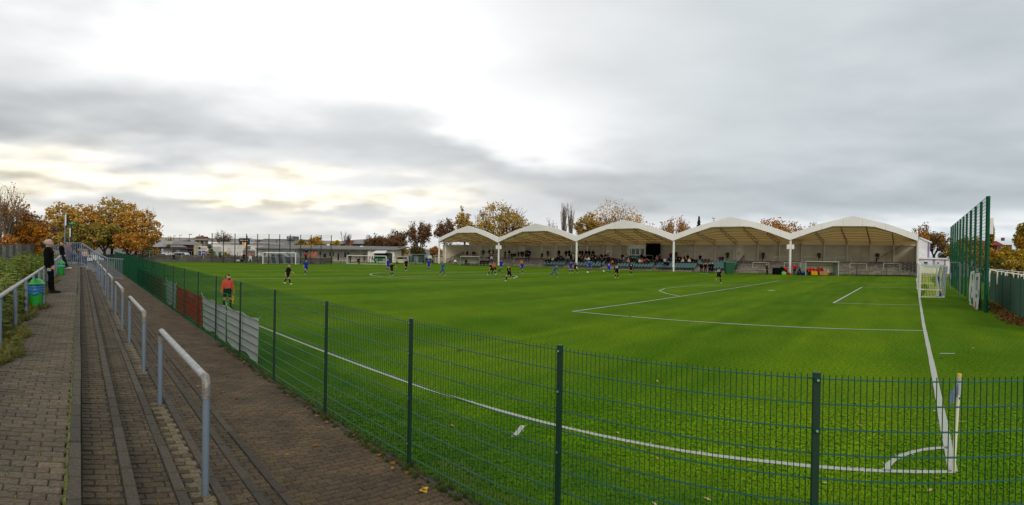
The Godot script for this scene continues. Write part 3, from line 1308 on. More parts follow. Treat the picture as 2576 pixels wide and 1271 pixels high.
func corner_flag() -> void:
	var at := at_level(2400, 1190)
	var o := thing("corner_flag", "cream corner flag pole with yellow cap and furled grey-blue flag", "corner flag", at, "", 0.2)
	var lean := Vector3(0.055, 1.0, 0.0).normalized()
	var s := Shape.new().col(Color(0.72, 0.69, 0.55))
	s.tube([Vector3(0, -0.05, 0), lean * 1.43], 0.022, 0.022, 12)
	own(o, "pole", s, M.plastic)
	s = Shape.new().col(Color(0.72, 0.48, 0.02))
	s.tube([lean * 1.43, lean * 1.475], 0.028, 0.026, 12)
	own(o, "cap", s, M.plastic)
	s = Shape.new().col(Color(0.52, 0.52, 0.55))
	s.tube([lean * 1.16, lean * 1.42], 0.028, 0.028, 12)
	own(o, "sleeve", s, M.cloth)
	# furled cloth hanging in folds
	s = Shape.new().col(Color(0.26, 0.31, 0.45))
	var cols := 12
	for i in cols:
		var a0 := -0.025 - 0.115 * i / cols
		var a1 := -0.025 - 0.115 * (i + 1) / cols
		var z0 := 0.022 * sin(i * 1.9)
		var z1 := 0.022 * sin((i + 1) * 1.9)
		var y0 := 1.33 - 0.16 * i / cols
		var y1 := 1.33 - 0.16 * (i + 1) / cols
		var b0 := 1.14 - 0.13 * i / cols
		var b1 := 1.14 - 0.13 * (i + 1) / cols
		s.quad(Vector3(a0 + 0.06, b0, z0), Vector3(a1 + 0.06, b1, z1), Vector3(a1 + 0.07, y1, z1), Vector3(a0 + 0.07, y0, z0))
	own(o, "flag", s, M.cloth)
	s = Shape.new().col(Color(0.02, 0.02, 0.02))
	s.box(lean * 1.11 + Vector3(-0.002, 0, 0.022), Vector3(0.016, 0.028, 0.003))
	own(o, "mark", s, M.plastic)

func maple_leaf(x: float, y: float, level: float, size: float, color: Color, label: String, turn: float) -> void:
	var o := thing("fallen_leaf", label, "leaf", at_level(x, y, level), "fallen leaves on the path", turn)
	var s := Shape.new().col(color)
	var pts := []
	for i in 20:
		var a := TAU * i / 20.0
		var r := size * (0.62 + 0.38 * (1.0 if i % 4 == 0 else (0.1 if i % 4 == 2 else 0.45)))
		pts.append(Vector3(cos(a) * r, 0.018 + 0.016 * sin(a * 2.0 + 1.0), -sin(a) * r))
	for i in 20:
		s.tri(Vector3(0, 0.012, 0), pts[i], pts[(i + 1) % 20])
	own(o, "blade", s, M.leaf)
	s = Shape.new().col(color * 0.8)
	s.tube([Vector3(0, 0.012, 0), Vector3(-size * 1.4, 0.012, size * 0.3)], 0.003, 0.002, 5)
	own(o, "stalk", s, M.leaf)

func near_things() -> void:
	# seven barriers on the fourth step
	var spans := [[4.72, 7.5], [9.45, 12.25], [14.3, 17.0], [19.0, 21.7], [23.6, 26.4], [28.2, 31.0], [32.8, 35.6]]
	var labels := ["galvanised pipe barrier on pale bricks beside the end of the white banners", "galvanised pipe barrier on the steps, second in the row along the path", "galvanised pipe barrier on the steps, third in the row along the path", "", "", "", ""]
	for i in spans.size():
		var l: String = labels[i] if labels[i] else "galvanised pipe barrier in the close row running up to the paling gate"
		crush_barrier(spans[i][0], spans[i][1], 1.17, 0.90, l)
	handrail()
	litter_bin(13.4, -1.10, 1.5, -1.0, "green litter bin with blue liner bag hanging out below its lid", true)
	litter_bin(27.0, -0.96, 1.5, -0.6, "green litter bin with turquoise liner beside the man in the black cap", false)
	# banners, from the white one near the corner towards the far end
	banner("banner", "plain white cloth banner with wavy lower edge at the end of the row", 11.9, 14.6, 1.47, 0.42, Color(0.88, 0.88, 0.87), 0.014, "", 1.3)
	banner("banner", "creased white cloth banner next to the bright red one", 14.8, 17.7, 1.45, 0.42, Color(0.86, 0.87, 0.86), 0.016, "", 0.8)
	var red := banner("banner", "bright red cloth banner with pale red triangle", 17.8, 22.6, 1.46, 0.42, Color(0.72, 0.015, 0.03), 0.012, "", 1.1)
	var s := Shape.new().col(Color(0.62, 0.10, 0.11))
	s.tri(plan(19.4, FN + 0.050, 1.02), plan(18.9, FN + 0.050, 1.38), plan(20.3, FN + 0.050, 1.42))
	part(red, "triangle", s, M.cloth)
	banner("banner", "narrow grey-white cloth banner between two red ones", 22.8, 25.3, 1.50, 0.42, Color(0.8, 0.82, 0.8), 0.014, "", 1.7)
	banner("banner", "dull brick-red cloth banner beside the narrow grey-white one", 26.4, 30.8, 1.50, 0.45, Color(0.42, 0.03, 0.03), 0.012, "", 0.9)
	banner("banner", "dark maroon cloth banner at the far end of the row", 31.0, 38.0, 1.50, 0.45, Color(0.20, 0.018, 0.02), 0.012, "", 1.2)
	corner_flag()
	maple_leaf(1063, 1237, PATH, 0.075, Color(0.50, 0.33, 0.05), "large yellow maple leaf lying on the brick path", 0.6)
	rng.seed = 5
	for i in 46:
		var t := rnd(4.8, 15.0)
		var edge := rng.randf() < 0.7
		var n := rnd(3.85, 4.08) if edge else rnd(1.95, 3.7)
		var lv := PATH if n > 2.3 else 0.69 if n < 1.84 else 0.48
		var at := plan(t, n, lv)
		var o := thing("fallen_leaf", "small curled rusty leaf in the litter along the path", "leaf", at, "fallen leaves on the path", rnd(0, TAU))
		var sz := rnd(0.025, 0.05)
		var sh := Shape.new().col(Color(0.26, 0.09, 0.02).lerp(Color(0.34, 0.2, 0.05), rng.randf()) * rnd(0.6, 1.1))
		for k in 3:
			var x0 := -sz + 2 * sz * k / 3.0
			var x1 := -sz + 2 * sz * (k + 1) / 3.0
			var w0 := sz * 0.7 * sin(PI * (k + 0.05) / 3.1)
			var w1 := sz * 0.7 * sin(PI * (k + 1) / 3.1)
			sh.quad(Vector3(x0, 0.006 + 0.5 * absf(x0), w0), Vector3(x1, 0.006 + 0.5 * absf(x1), w1), Vector3(x1, 0.016 + 0.5 * absf(x1), -w1), Vector3(x0, 0.016 + 0.5 * absf(x0), -w0))
		own(o, "blade", sh, M.leaf)
	# the two men on the walkway
	body("leaning", {"hip": [10, 4], "knee": [4, 6], "lean": -3, "bulk": 1.04, "out": [12, 12], "arm": [0, -6], "elbow": [26, 34], "inward": [0.12, 0.2], "hands": true, "nod": 2}, 0.02)
	body("leaning_cap", {"hip": [22, 12], "knee": [2, 4], "lean": -7, "bulk": 1.04, "out": [14, 14], "arm": [4, -10], "elbow": [34, 40], "inward": [0.2, 0.3], "cap": true, "hands": true}, 0.02)
	body("linesman", {"hip": [4, -3], "knee": [3, 5], "spread": [7, 8], "arm": [2, -2], "out": [14, 14], "elbow": [14, 10], "look": 48, "hands": true, "beard": true}, 0.02)
	var blk := Color(0.006, 0.006, 0.007)
	var pal := palette(blk, blk, blk, Color(0.012, 0.012, 0.013), Color(0.34, 0.33, 0.32))
	pal[SKIN] = Color(0.45, 0.27, 0.20)
	var man := person("leaning", pal, at_level(122, 738, 1.54), 84, 1.03, "grey-haired person in black jacket and black trousers with white stripes at the rail")
	var st := Shape.new().col(Color(0.7, 0.7, 0.7))
	for i in 3:
		st.box(Vector3(-0.165, 0.80 - i * 0.035, 0.02), Vector3(0.05, 0.014, 0.1), Basis(Vector3.FORWARD, -0.1))
	own(man, "trouser_stripes", st, M.cloth)
	pal = palette(blk, Color(0.014, 0.013, 0.013), Color(0.014, 0.013, 0.013), Color(0.62, 0.58, 0.5), Color(0.01, 0.01, 0.01))
	pal[SKIN] = Color(0.48, 0.24, 0.18)
	person("leaning_cap", pal, at_level(156, 678, 1.54), 80, 1.02, "person in black cap, black jacket and white shoes beside the green bin")
	pal = palette(Color(0.86, 0.075, 0.055), blk, Color(0.012, 0.012, 0.013), Color(0.02, 0.02, 0.02), Color(0.02, 0.014, 0.01), false, true)
	var lm := person("linesman", pal, at_level(571, 779), 16, 1.02, "assistant referee in red long-sleeved shirt and black shorts looking along the touchline")
	# his flag
	var fl := thing("linesman_flag", "small yellow flag held down in the assistant referee's hand", "flag", lm.position + Vector3(0.24, 0.3, 0.04))
	var sf := Shape.new().col(Color(0.75, 0.5, 0.03))
	var w0 := 0.0
	for i in 8:
		var y0 := 0.40 - 0.05 * i
		sf.quad(Vector3(0.02 + 0.02 * sin(i * 1.3), y0 - 0.05, 0), Vector3(0.13 - 0.006 * i + 0.02 * sin(i), y0 - 0.05, 0.03 * sin(i * 2.0)), Vector3(0.13 - 0.006 * i + 0.02 * sin(i - 1.0), y0, 0.03 * sin(i * 2.0 - 2.0)), Vector3(0.02 + 0.02 * sin(i * 1.3 - 1.3), y0, 0))
	own(fl, "cloth", sf, M.cloth)
	sf = Shape.new().col(Color(0.7, 0.45, 0.05))
	sf.tube([Vector3(0.01, 0.56, 0.0), Vector3(0.03, -0.02, 0)], 0.01, 0.01, 6)
	own(fl, "stick", sf, M.plastic)

# ---------------------------------------------------------------- the grandstand
const COLS := [[1101.0, 665.4, 118.0, 0.875], [1251.0, 671.0, 110.0, 0.885], [1447.0, 678.5, 98.0, 0.92], [1691.5, 685.5, 91.0, 0.96], [1985.8, 690.0, 88.0, 1.0], [2308.0, 693.0, 86.0, 0.985]]
var col_tn := []

func stand_setup() -> void:
	for c in COLS:
		var p := at_depth(c[0], c[1], c[2])
		var r := -p.z
		var th: float = p.x / r - (XP - CX) / F
		col_tn.append([-r * sin(th), r * cos(th), p.y, c[3]])

func S(u: float, v: float, h: float) -> Vector3:
	var i := clampi(int(floor(u)), 0, 4)
	var f := u - i
	var a: Array = col_tn[i]
	var b: Array = col_tn[i + 1]
	return plan(lerpf(a[0], b[0], f), lerpf(a[1], b[1], f) + v, lerpf(a[2], b[2], f) + h * lerpf(a[3], b[3], f))

func stand_u(x: float, v: float) -> float:
	var lo := -0.2
	var hi := 5.2
	for i in 24:
		var m := (lo + hi) * 0.5
		var p := S(m, v, 0.0)
		if CX + p.x / -p.z * F < x:
			lo = m
		else:
			hi = m
	return (lo + hi) * 0.5

func prof(pts: Array, s: float) -> float:
	for i in pts.size() - 1:
		if s <= pts[i + 1][0]:
			return lerpf(pts[i][1], pts[i + 1][1], (s - pts[i][0]) / (pts[i + 1][0] - pts[i][0]))
	return pts[-1][1]

const LOWER := [[0.0, 5.67], [0.17, 6.95], [0.34, 8.03], [0.65, 8.05], [0.83, 6.95], [1.0, 5.67]]
const UPPER := [[0.0, 6.80], [0.25, 8.48], [0.49, 9.74], [0.75, 8.52], [1.0, 6.80]]
const ROW0 := 1.5
const ROWD := 0.85
const WALL := 9.6

func row_level(k: int) -> float:
	return 0.36 + 0.25 * k

func soffit(s: float, v: float) -> float:
	return lerpf(prof(LOWER, s) + 0.18, 5.95, pow(clampf(v / WALL, 0.0, 1.0), 0.8))

func grandstand() -> void:
	stand_setup()
	var o := thing("grandstand", "long covered stand with five white wave-shaped roof bays and stepped terrace", "grandstand", S(2.5, 0.0, 0.0))
	for bay in 5:
		# folded white band along the front
		var s := Shape.new()
		var cuts := [0.0, 0.08, 0.17, 0.25, 0.34, 0.42, 0.49, 0.57, 0.65, 0.75, 0.83, 0.92, 1.0]
		for i in cuts.size() - 1:
			var a := [S(bay + cuts[i], 0.0, prof(LOWER, cuts[i])), S(bay + cuts[i + 1], 0.0, prof(LOWER, cuts[i + 1])), S(bay + cuts[i + 1], 0.25, prof(UPPER, cuts[i + 1])), S(bay + cuts[i], 0.25, prof(UPPER, cuts[i]))]
			s.quad(a[0], a[1], a[2], a[3])
			# the underside lip and the top edge
			s.quad(a[3], a[2], S(bay + cuts[i + 1], 0.6, prof(UPPER, cuts[i + 1]) + 0.02), S(bay + cuts[i], 0.6, prof(UPPER, cuts[i]) + 0.02))
			s.quad(S(bay + cuts[i], 0.35, prof(LOWER, cuts[i]) + 0.03), S(bay + cuts[i + 1], 0.35, prof(LOWER, cuts[i + 1]) + 0.03), a[1], a[0])
		var fa := part(o, "fascia", s, M.membrane)
		for i in range(1, 12, 2):
			s = Shape.new()
			s.rod(S(bay + cuts[i], -0.012, prof(LOWER, cuts[i]) + 0.02), S(bay + cuts[i], 0.238, prof(UPPER, cuts[i]) - 0.02), 0.05)
			part(fa, "seam", s, M.membrane)
		# roof skin, arched in front and level at the back
		s = Shape.new()
		var nu := 12
		var nv := 5
		for i in nu:
			for j in nv:
				var s0 := float(i) / nu
				var s1 := float(i + 1) / nu
				var v0 := 0.3 + (WALL - 0.3) * j / nv
				var v1 := 0.3 + (WALL - 0.3) * (j + 1) / nv
				s.quad(S(bay + s0, v1, soffit(s0, v1)), S(bay + s1, v1, soffit(s1, v1)), S(bay + s1, v0, soffit(s1, v0)), S(bay + s0, v0, soffit(s0, v0)))
		for i in nu:
			s.quad(S(bay + float(i) / nu, WALL, 5.05), S(bay + float(i + 1) / nu, WALL, 5.05), S(bay + float(i + 1) / nu, WALL, 5.95), S(bay + float(i) / nu, WALL, 5.95))
		part(o, "roof_skin", s, M.soffit)
		# lattice trusses from the rear posts to the front edge
		for k in 6:
			if k == 5 and bay < 4:
				break
			var f := clampf(k / 5.0, 0.004, 0.996)
			s = Shape.new()
			var up := []
			var dn := []
			for j in 9:
				var v := 0.4 + (WALL - 0.7) * j / 8.0
				var h := soffit(f, v) - 0.06
				up.append(S(bay + f, v, h))
				dn.append(S(bay + f, v, h - 0.42 - 0.35 * j / 8.0))
			for j in 8:
				s.rod(up[j], up[j + 1], 0.075)
				s.rod(dn[j], dn[j + 1], 0.07)
				s.rod(up[j] if j % 2 == 0 else dn[j], dn[j + 1] if j % 2 == 0 else up[j + 1], 0.05)
			part(o, "roof_truss", s, M.truss)
			s = Shape.new()
			var base := S(bay + f, WALL - 0.25, row_level(7))
			var topp := S(bay + f, WALL - 0.25, 5.9)
			s.box((base + topp) * 0.5, Vector3(0.20, topp.y - base.y, 0.2))
			part(o, "rear_post", s, M.rear_post)
		for j in 5:
			var v := 0.9 + 1.75 * j
			s = Shape.new()
			for i in 12:
				s.rod(S(bay + i / 12.0, v, soffit(i / 12.0, v) - 0.05), S(bay + (i + 1) / 12.0, v, soffit((i + 1) / 12.0, v) - 0.05), 0.07)
			part(o, "purlin", s, M.truss)
		# one long diagonal brace in front of the wall
		if bay in [0, 2, 4]:
			s = Shape.new()
			var b0 := 0.62 if bay == 4 else 0.38
			s.rod(S(bay + b0 + 0.02, WALL - 0.3, 2.3), S(bay + b0 + 0.26, WALL - 0.3, 5.2), 0.08)
			part(o, "wind_brace", s, M.truss)
		# profiled cladding sheets between the posts
		for k in 5:
			s = Shape.new()
			s.col(Color(0.68, 0.62, 0.49) * rnd(0.95, 1.03))
			var u0 := bay + k / 5.0 + 0.0004
			var u1 := bay + (k + 1) / 5.0 - 0.0004
			var ribs := 15
			for r in ribs:
				var h0 := row_level(7) + (5.1 - row_level(7)) * r / ribs
				var h2 := row_level(7) + (5.1 - row_level(7)) * (r + 1) / ribs
				var h1 := lerpf(h0, h2, 0.72)
				s.quad(S(u0, WALL - 0.02, h0), S(u1, WALL - 0.02, h0), S(u1, WALL - 0.02, h1), S(u0, WALL - 0.02, h1))
				s.quad(S(u0, WALL - 0.02, h1), S(u1, WALL - 0.02, h1), S(u1, WALL + 0.07, h1 + 0.01), S(u0, WALL + 0.07, h1 + 0.01))
				s.quad(S(u0, WALL + 0.07, h1 + 0.01), S(u1, WALL + 0.07, h1 + 0.01), S(u1, WALL - 0.02, h2), S(u0, WALL - 0.02, h2))
			part(o, "cladding_sheet", s, M.render)
			s = Shape.new()
			s.rod(S(u0, WALL - 0.12, 5.12), S(u1, WALL - 0.12, 5.12), 0.14)
			part(o, "wall_rail", s, M.rear_post)
	# round white columns
	for i in 6:
		var s := Shape.new()
		var b := S(i, 0.35, -0.05)
		var t := S(i, 0.35, 5.75)
		s.tube([b, Vector3(b.x, t.y, b.z)], 0.19, 0.19, 16)
		var c := part(o, "column", s, M.white_metal)
		if i in [1, 4]:
			for sx in [-0.42, 0.36]:
				s = Shape.new()
				s.cbox(Vector3(b.x + sx, S(i, 0.35, 4.55).y, b.z + 0.05), Vector3(0.42, 0.75, 0.35), 0.04)
				part(c, "loudspeaker", s, M.white_metal)
			s = Shape.new()
			s.box(Vector3(b.x, S(i, 0.35, 4.9).y, b.z + 0.05), Vector3(0.9, 0.05, 0.05))
			part(c, "speaker_arm", s, M.white_metal)
		if i == 3:
			s = Shape.new()
			s.box(Vector3(b.x - 0.02, S(i, 0.35, 0.85).y, b.z + 0.21), Vector3(0.34, 0.5, 0.03))
			part(c, "notice", s, M.white_metal)
	# end walls
	for e in [[0.0, -1], [5.0, 1]]:
		var s := Shape.new().col(Color(0.68, 0.62, 0.49))
		for r in 15:
			var h0 := 0.2 + 4.9 * r / 15.0
			var h1 := 0.2 + 4.9 * (r + 1) / 15.0
			s.quad(S(e[0], 1.4, h0), S(e[0], WALL, h0), S(e[0], WALL, h1 - 0.04), S(e[0], 1.4, h1 - 0.04))
			s.quad(S(e[0], 1.4, h1 - 0.04), S(e[0], WALL, h1 - 0.04), S(e[0] + 0.003, WALL, h1), S(e[0] + 0.003, 1.4, h1))
		part(o, "end_wall", s, M.render)
		s = Shape.new()
		var b := S(e[0], 2.2, 0.0)
		s.tube([b, Vector3(b.x, S(e[0], 2.2, 5.6).y, b.z)], 0.16, 0.16, 12)
		part(o, "column", s, M.white_metal)
	# doors in the wall
	for d in [[0.86, 0.10], [2.03, 0.07], [3.37, 0.09], [4.60, 0.11]]:
		var s := Shape.new().col(Color(0.74, 0.68, 0.56))
		var h0 := row_level(7)
		var a := S(d[0], WALL - 0.07, h0)
		var b := S(d[0] + d[1], WALL - 0.07, h0)
		var up := Vector3(0, 2.75, 0)
		s.hexa([a + Vector3(0, 0, 0.04), b + Vector3(0, 0, 0.04), b - Vector3(0, 0, 0.04), a - Vector3(0, 0, 0.04), a + up + Vector3(0, 0, 0.04), b + up + Vector3(0, 0, 0.04), b + up - Vector3(0, 0, 0.04), a + up - Vector3(0, 0, 0.04)])
		var dr := part(o, "double_door", s, M.render)
		s = Shape.new()
		for q in [a, b]:
			s.box(q + up * 0.5 + Vector3(0, 0, 0.08), Vector3(0.14, 2.85, 0.1))
		s.box((a + b) * 0.5 + up + Vector3(0, 0.08, 0.08), Vector3(b.x - a.x + 0.3, 0.14, 0.1))
		part(dr, "frame", s, M.rear_post)
		s = Shape.new()
		s.box((a + b) * 0.5 + Vector3(0, 1.25, 0.09), Vector3(0.28, 0.14, 0.08))
		part(dr, "handle", s, M.black_steel)
	# stepped terrace of concrete blocks
	var alone := 0
	for k in range(7, -1, -1):
		var joined := Shape.new()
		joined.colored = true
		var v0 := ROW0 + ROWD * k
		var v1 := v0 + ROWD if k < 7 else WALL
		var h1 := row_level(k)
		var h0 := 0.0 if k == 0 else row_level(k) - 0.3
		for b in 78:
			var u0 := 5.0 * b / 78.0 + (0.03 if k % 2 else 0.0)
			var u1 := u0 + 5.0 / 78.0
			u0 = clampf(u0, 0.0, 5.0)
			u1 = clampf(u1, 0.0, 5.0)
			if u1 - u0 < 0.01:
				continue
			var one := u0 > 3.35 and alone < 280 and k < 8
			var s := Shape.new() if one else joined
			s.col(Color(0.40, 0.37, 0.30) * rnd(0.7, 1.2))
			var g := 0.0015
			var lip := rnd(-0.03, 0.03)
			s.hexa([S(u0 + g, v0 + lip, h0), S(u1 - g, v0 + lip, h0), S(u1 - g, v1 + 0.03, h0), S(u0 + g, v1 + 0.03, h0), S(u0 + g, v0 + lip, h1 - 0.02), S(u1 - g, v0 + lip, h1 - 0.02), S(u1 - g, v1 + 0.03, h1), S(u0 + g, v1 + 0.03, h1)])
			if one:
				part(o, "step_block", s, M.concrete)
				alone += 1
		if joined.v.size():
			part(o, "step_blocks", joined, M.concrete).set_meta("kind", "stuff")
	stand_fittings()

func slab(s: Shape, x0: float, y0: float, x1: float, y1: float, d: float, thick: float, to_ground := -99.0) -> Array:
	# a block whose front face covers these photo pixels at distance d; returns centre and size
	var c := at_depth((x0 + x1) * 0.5, (y0 + y1) * 0.5, d)
	var w := (x1 - x0) * d / F
	var h := (y1 - y0) * d / F
	var lo := c.y - h * 0.5
	if to_ground > -50.0:
		lo = to_ground
	var hi := c.y + h * 0.5
	var at := Vector3(c.x, (lo + hi) * 0.5, -d - thick * 0.5)
	var size := Vector3(w, hi - lo, thick)
	s.box(at, size)
	return [at, size]

func stand_fittings() -> void:
	# commentary box
	var d := 99.8
	var o := thing("commentary_box", "white commentary cabin with windows on a teal base under the stand roof", "cabin", at_depth(1603, 655, d))
	var s := Shape.new().col(Color(0.78, 0.75, 0.64))
	slab(s, 1583, 619, 1624, 643, d, 2.2)
	part(o, "cabin_wall", s, M.render)
	s = Shape.new().col(Color(0.78, 0.76, 0.68))
	slab(s, 1580, 616.5, 1626, 619, d - 0.2, 2.6)
	part(o, "cabin_roof", s, M.render)
	s = Shape.new().col(Color(0.015, 0.16, 0.125))
	slab(s, 1588, 643, 1609, 655, d - 0.05, 1.6)
	part(o, "teal_base", s, M.paint)
	for w in [[1589, 1598], [1600, 1608], [1612, 1621], [1584.5, 1587]]:
		s = Shape.new()
		slab(s, w[0], 626, w[1], 640.5, d - 0.03, 0.1)
		var win := part(o, "window", s, M.glass)
		s = Shape.new().col(Color(0.7, 0.68, 0.62))
		slab(s, w[0] - 0.8, 625, w[0], 641.5, d - 0.08, 0.12)
		slab(s, w[1], 625, w[1] + 0.8, 641.5, d - 0.08, 0.12)
		slab(s, w[0] - 0.8, 624.2, w[1] + 0.8, 625, d - 0.08, 0.12)
		slab(s, w[0] - 0.8, 640.6, w[1] + 0.8, 642, d - 0.1, 0.16)
		part(win, "frame", s, M.paint)
	o = thing("platform", "teal painted platform front below the commentary cabin", "platform", at_depth(1598, 662, 98.6))
	s = Shape.new().col(Color(0.006, 0.055, 0.042))
	slab(s, 1554, 653, 1643, 661.5, 98.6, 2.0)
	part(o, "front_board", s, M.paint)
	s = Shape.new()
	for x in [1556.0, 1625.0, 1642.0]:
		slab(s, x, 643, x + 0.8, 653, 98.6, 0.06)
	slab(s, 1625, 642.5, 1642.5, 643.3, 98.6, 0.06)
	part(o, "handrail", s, M.galvanised_pale)
	o = thing("black_screen", "tall black fabric screen beside the commentary cabin", "screen", at_depth(1643, 653, 100.5))
	s = Shape.new().col(Color(0.004, 0.004, 0.004))
	slab(s, 1625.5, 613, 1661, 654, 100.5, 0.3)
	part(o, "fabric", s, M.cloth)
	s = Shape.new()
	for x in [1624.6, 1661.0]:
		slab(s, x, 612, x + 0.9, 655, 100.4, 0.12)
	slab(s, 1624.6, 611.4, 1662, 612.4, 100.4, 0.12)
	part(o, "frame", s, M.black_steel)
	# seats
	var seat := thing("stadium_seat", "teal plastic shell seat bolted to the terrace step", "seat", Vector3.ZERO, "teal shell seats in the stand")
	var q := Shape.new().col(Color(0.007, 0.085, 0.092))
	q.cbox(Vector3(0, 0.40, 0.0), Vector3(0.43, 0.05, 0.40), 0.02)
	own(seat, "seat_pan", q, M.plastic)
	q = Shape.new().col(Color(0.007, 0.085, 0.092))
	q.cbox(Vector3(0, 0.60, -0.20), Vector3(0.43, 0.36, 0.05), 0.02, Basis(Vector3.RIGHT, -0.2))
	own(seat, "backrest", q, M.plastic)
	q = Shape.new()
	q.box(Vector3(0, 0.19, -0.12), Vector3(0.06, 0.38, 0.06))
	own(seat, "bracket", q, M.black_steel)
	var dark := thing("stadium_seat", "black plastic shell seat in the rear row of the stand", "seat", Vector3.ZERO, "black shell seats in the stand")
	for e in [[0.40, 0.0, 0.05, 0.40, "seat_pan"], [0.60, -0.2, 0.36, 0.05, "backrest"]]:
		q = Shape.new().col(Color(0.006, 0.007, 0.007))
		q.cbox(Vector3(0, e[0], e[1]), Vector3(0.45, e[2], e[3]), 0.02)
		own(dark, e[4], q, M.plastic)
	var first := true
	var rows := ["front", "second", "third", "fourth", "fifth"]
	for b in [[1372, 1422, 0, 3, "block beside the empty concrete steps"], [1455, 1515, 0, 3, "most crowded block of the stand"], [1556, 1640, 0, 2, "block below the commentary cabin"], [1656, 1752, 0, 4, "block between black screen and pale double door"], [1792, 1852, 0, 4, "thinly filled block at the green waste container"]]:
		for k in range(b[2], b[3] + 1):
			var v: float = ROW0 + ROWD * k + 0.42
			var x: float = b[0] + k * 2.0
			while x < b[1] + k * 3.0:
				var p := S(stand_u(x, v), v, row_level(k))
				var l := "teal seat, %s row, %s" % [rows[k], b[4]]
				if first:
					seat.position = p
					seat.set_meta("label", l)
					first = false
				else:
					copy(seat, p, 0.0, l)
				x += 7.6
	first = true
	for x in [1502, 1518, 1526, 1534, 1541, 1548, 1712, 1719, 1738, 1746, 1754, 1768, 1776, 1784]:
		var v := ROW0 + ROWD * 5 + 0.42
		var p := S(stand_u(x, v), v, row_level(5))
		if first:
			dark.position = p
			first = false
		else:
			copy(dark, p)
	# bins hung at the rear posts
	var bin := thing("litter_bin", "dark green litter bin with black hood at the stand's rear wall", "litter bin", Vector3.ZERO, "green litter bins at the rear wall of the stand")
	q = Shape.new().col(Color(0.008, 0.07, 0.02))
	q.lathe(Vector3.ZERO, [Vector2(0.0, 0.5), Vector2(0.2, 0.5), Vector2(0.27, 1.1)], 12)
	own(bin, "bucket", q, M.plastic)
	q = Shape.new().col(Color(0.004, 0.005, 0.005))
	q.lathe(Vector3.ZERO, [Vector2(0.29, 1.08), Vector2(0.31, 1.3), Vector2(0.22, 1.5), Vector2(0.0, 1.54)], 12)
	own(bin, "hood", q, M.plastic)
	q = Shape.new()
	q.box(Vector3(0, 0.5, -0.25), Vector3(0.1, 1.0, 0.1))
	own(bin, "bracket", q, M.black_steel)
	first = true
	for x in [1215, 1378, 1701, 1830.5, 1920, 2061, 2208]:
		var p := S(stand_u(x, 9.0), 9.0, row_level(7))
		if first:
			bin.position = p
			first = false
		else:
			copy(bin, p)
	# pipe barriers on the steps
	var bar := thing("crush_barrier", "low galvanised pipe barrier on the concrete steps of the stand", "barrier", Vector3.ZERO, "pipe barriers on the stand steps")
	q = Shape.new()
	q.tube([Vector3(-1.4, 0, 0), Vector3(-1.4, 1.0, 0)], 0.035, 0.035, 6)
	own(bar, "post", q, M.rear_post)
	q = Shape.new()
	q.tube([Vector3(1.4, 0, 0), Vector3(1.4, 1.0, 0)], 0.035, 0.035, 6)
	own(bar, "post", q, M.rear_post)
	q = Shape.new()
	q.tube([Vector3(-1.42, 1.0, 0), Vector3(1.42, 1.0, 0)], 0.04, 0.04, 6)
	own(bar, "top_rail", q, M.rear_post)
	first = true
	for e in [[1965, 6], [2038, 6], [2122, 6], [2205, 6], [1915, 2], [1994, 2], [2160, 2], [2244, 2], [1235, 5], [1278, 6], [1180, 3], [1310, 3]]:
		var v: float = ROW0 + ROWD * e[1] + 0.3
		var p := S(stand_u(e[0], v), v, row_level(e[1]))
		if first:
			bar.position = p
			first = false
		else:
			copy(bar, p)
	# dark stair rails beside the gangways
	for e in [[1872.0, 1848.0, "dark green stair rail with mesh infill beside the teal seats"], [1166.0, 1122.0, "black sloping stair rail at the open end of the stand"]]:
		var top := S(stand_u(e[0], ROW0 + ROWD * 7), ROW0 + ROWD * 7, row_level(7))
		var low := S(stand_u(e[1], ROW0 - 0.5), ROW0 - 0.5, 0.0)
		o = thing("stair_rail", e[2], "railing", low)
		s = Shape.new()
		s.rod(low + Vector3(0, 0.95, 0), top + Vector3(0, 1.0, 0), 0.1)
		s.rod(low + Vector3(0, 0.5, 0), top + Vector3(0, 0.55, 0), 0.06)
		part(o, "rail", s, M.black_steel)
		for i in 5:
			s = Shape.new()
			var p := low.lerp(top, i / 4.0)
			s.rod(p, p + Vector3(0, 1.0, 0), 0.08)
			part(o, "post", s, M.black_steel)
	# the wheeled container at the foot of the rail
	var at := at_level(1834, 690.5)
	o = thing("waste_container", "tall dark green wheeled waste container in front of the stand steps", "container", at)
	q = Shape.new().col(Color(0.010, 0.075, 0.035))
	q.hexa([Vector3(-0.55, 0.12, 0.4), Vector3(0.55, 0.12, 0.4), Vector3(0.55, 0.12, -0.4), Vector3(-0.55, 0.12, -0.4), Vector3(-0.68, 1.75, 0.5), Vector3(0.68, 1.75, 0.5), Vector3(0.68, 1.75, -0.5), Vector3(-0.68, 1.75, -0.5)])
	own(o, "bin_body", q, M.plastic)
	q = Shape.new().col(Color(0.012, 0.095, 0.05))
	q.cbox(Vector3(0, 1.86, 0), Vector3(1.5, 0.2, 1.1), 0.08)
	own(o, "lid", q, M.plastic)
	for sx in [-0.45, 0.45]:
		q = Shape.new()
		q.tube([Vector3(sx, 0.1, 0.3), Vector3(sx + 0.06, 0.1, 0.3)], 0.1, 0.1, 10)
		own(o, "wheel", q, M.black_steel)
	perimeter_rail()
	dugout(1158, 1205, 647, 668.5, "grey-green team shelter with dark substitutes below the stand's open end", Color(0.20, 0.30, 0.22))
	dugout(2027, 2109, 660, 693.5, "team shelter with cream back wall and substitutes in red", Color(0.42, 0.50, 0.42))

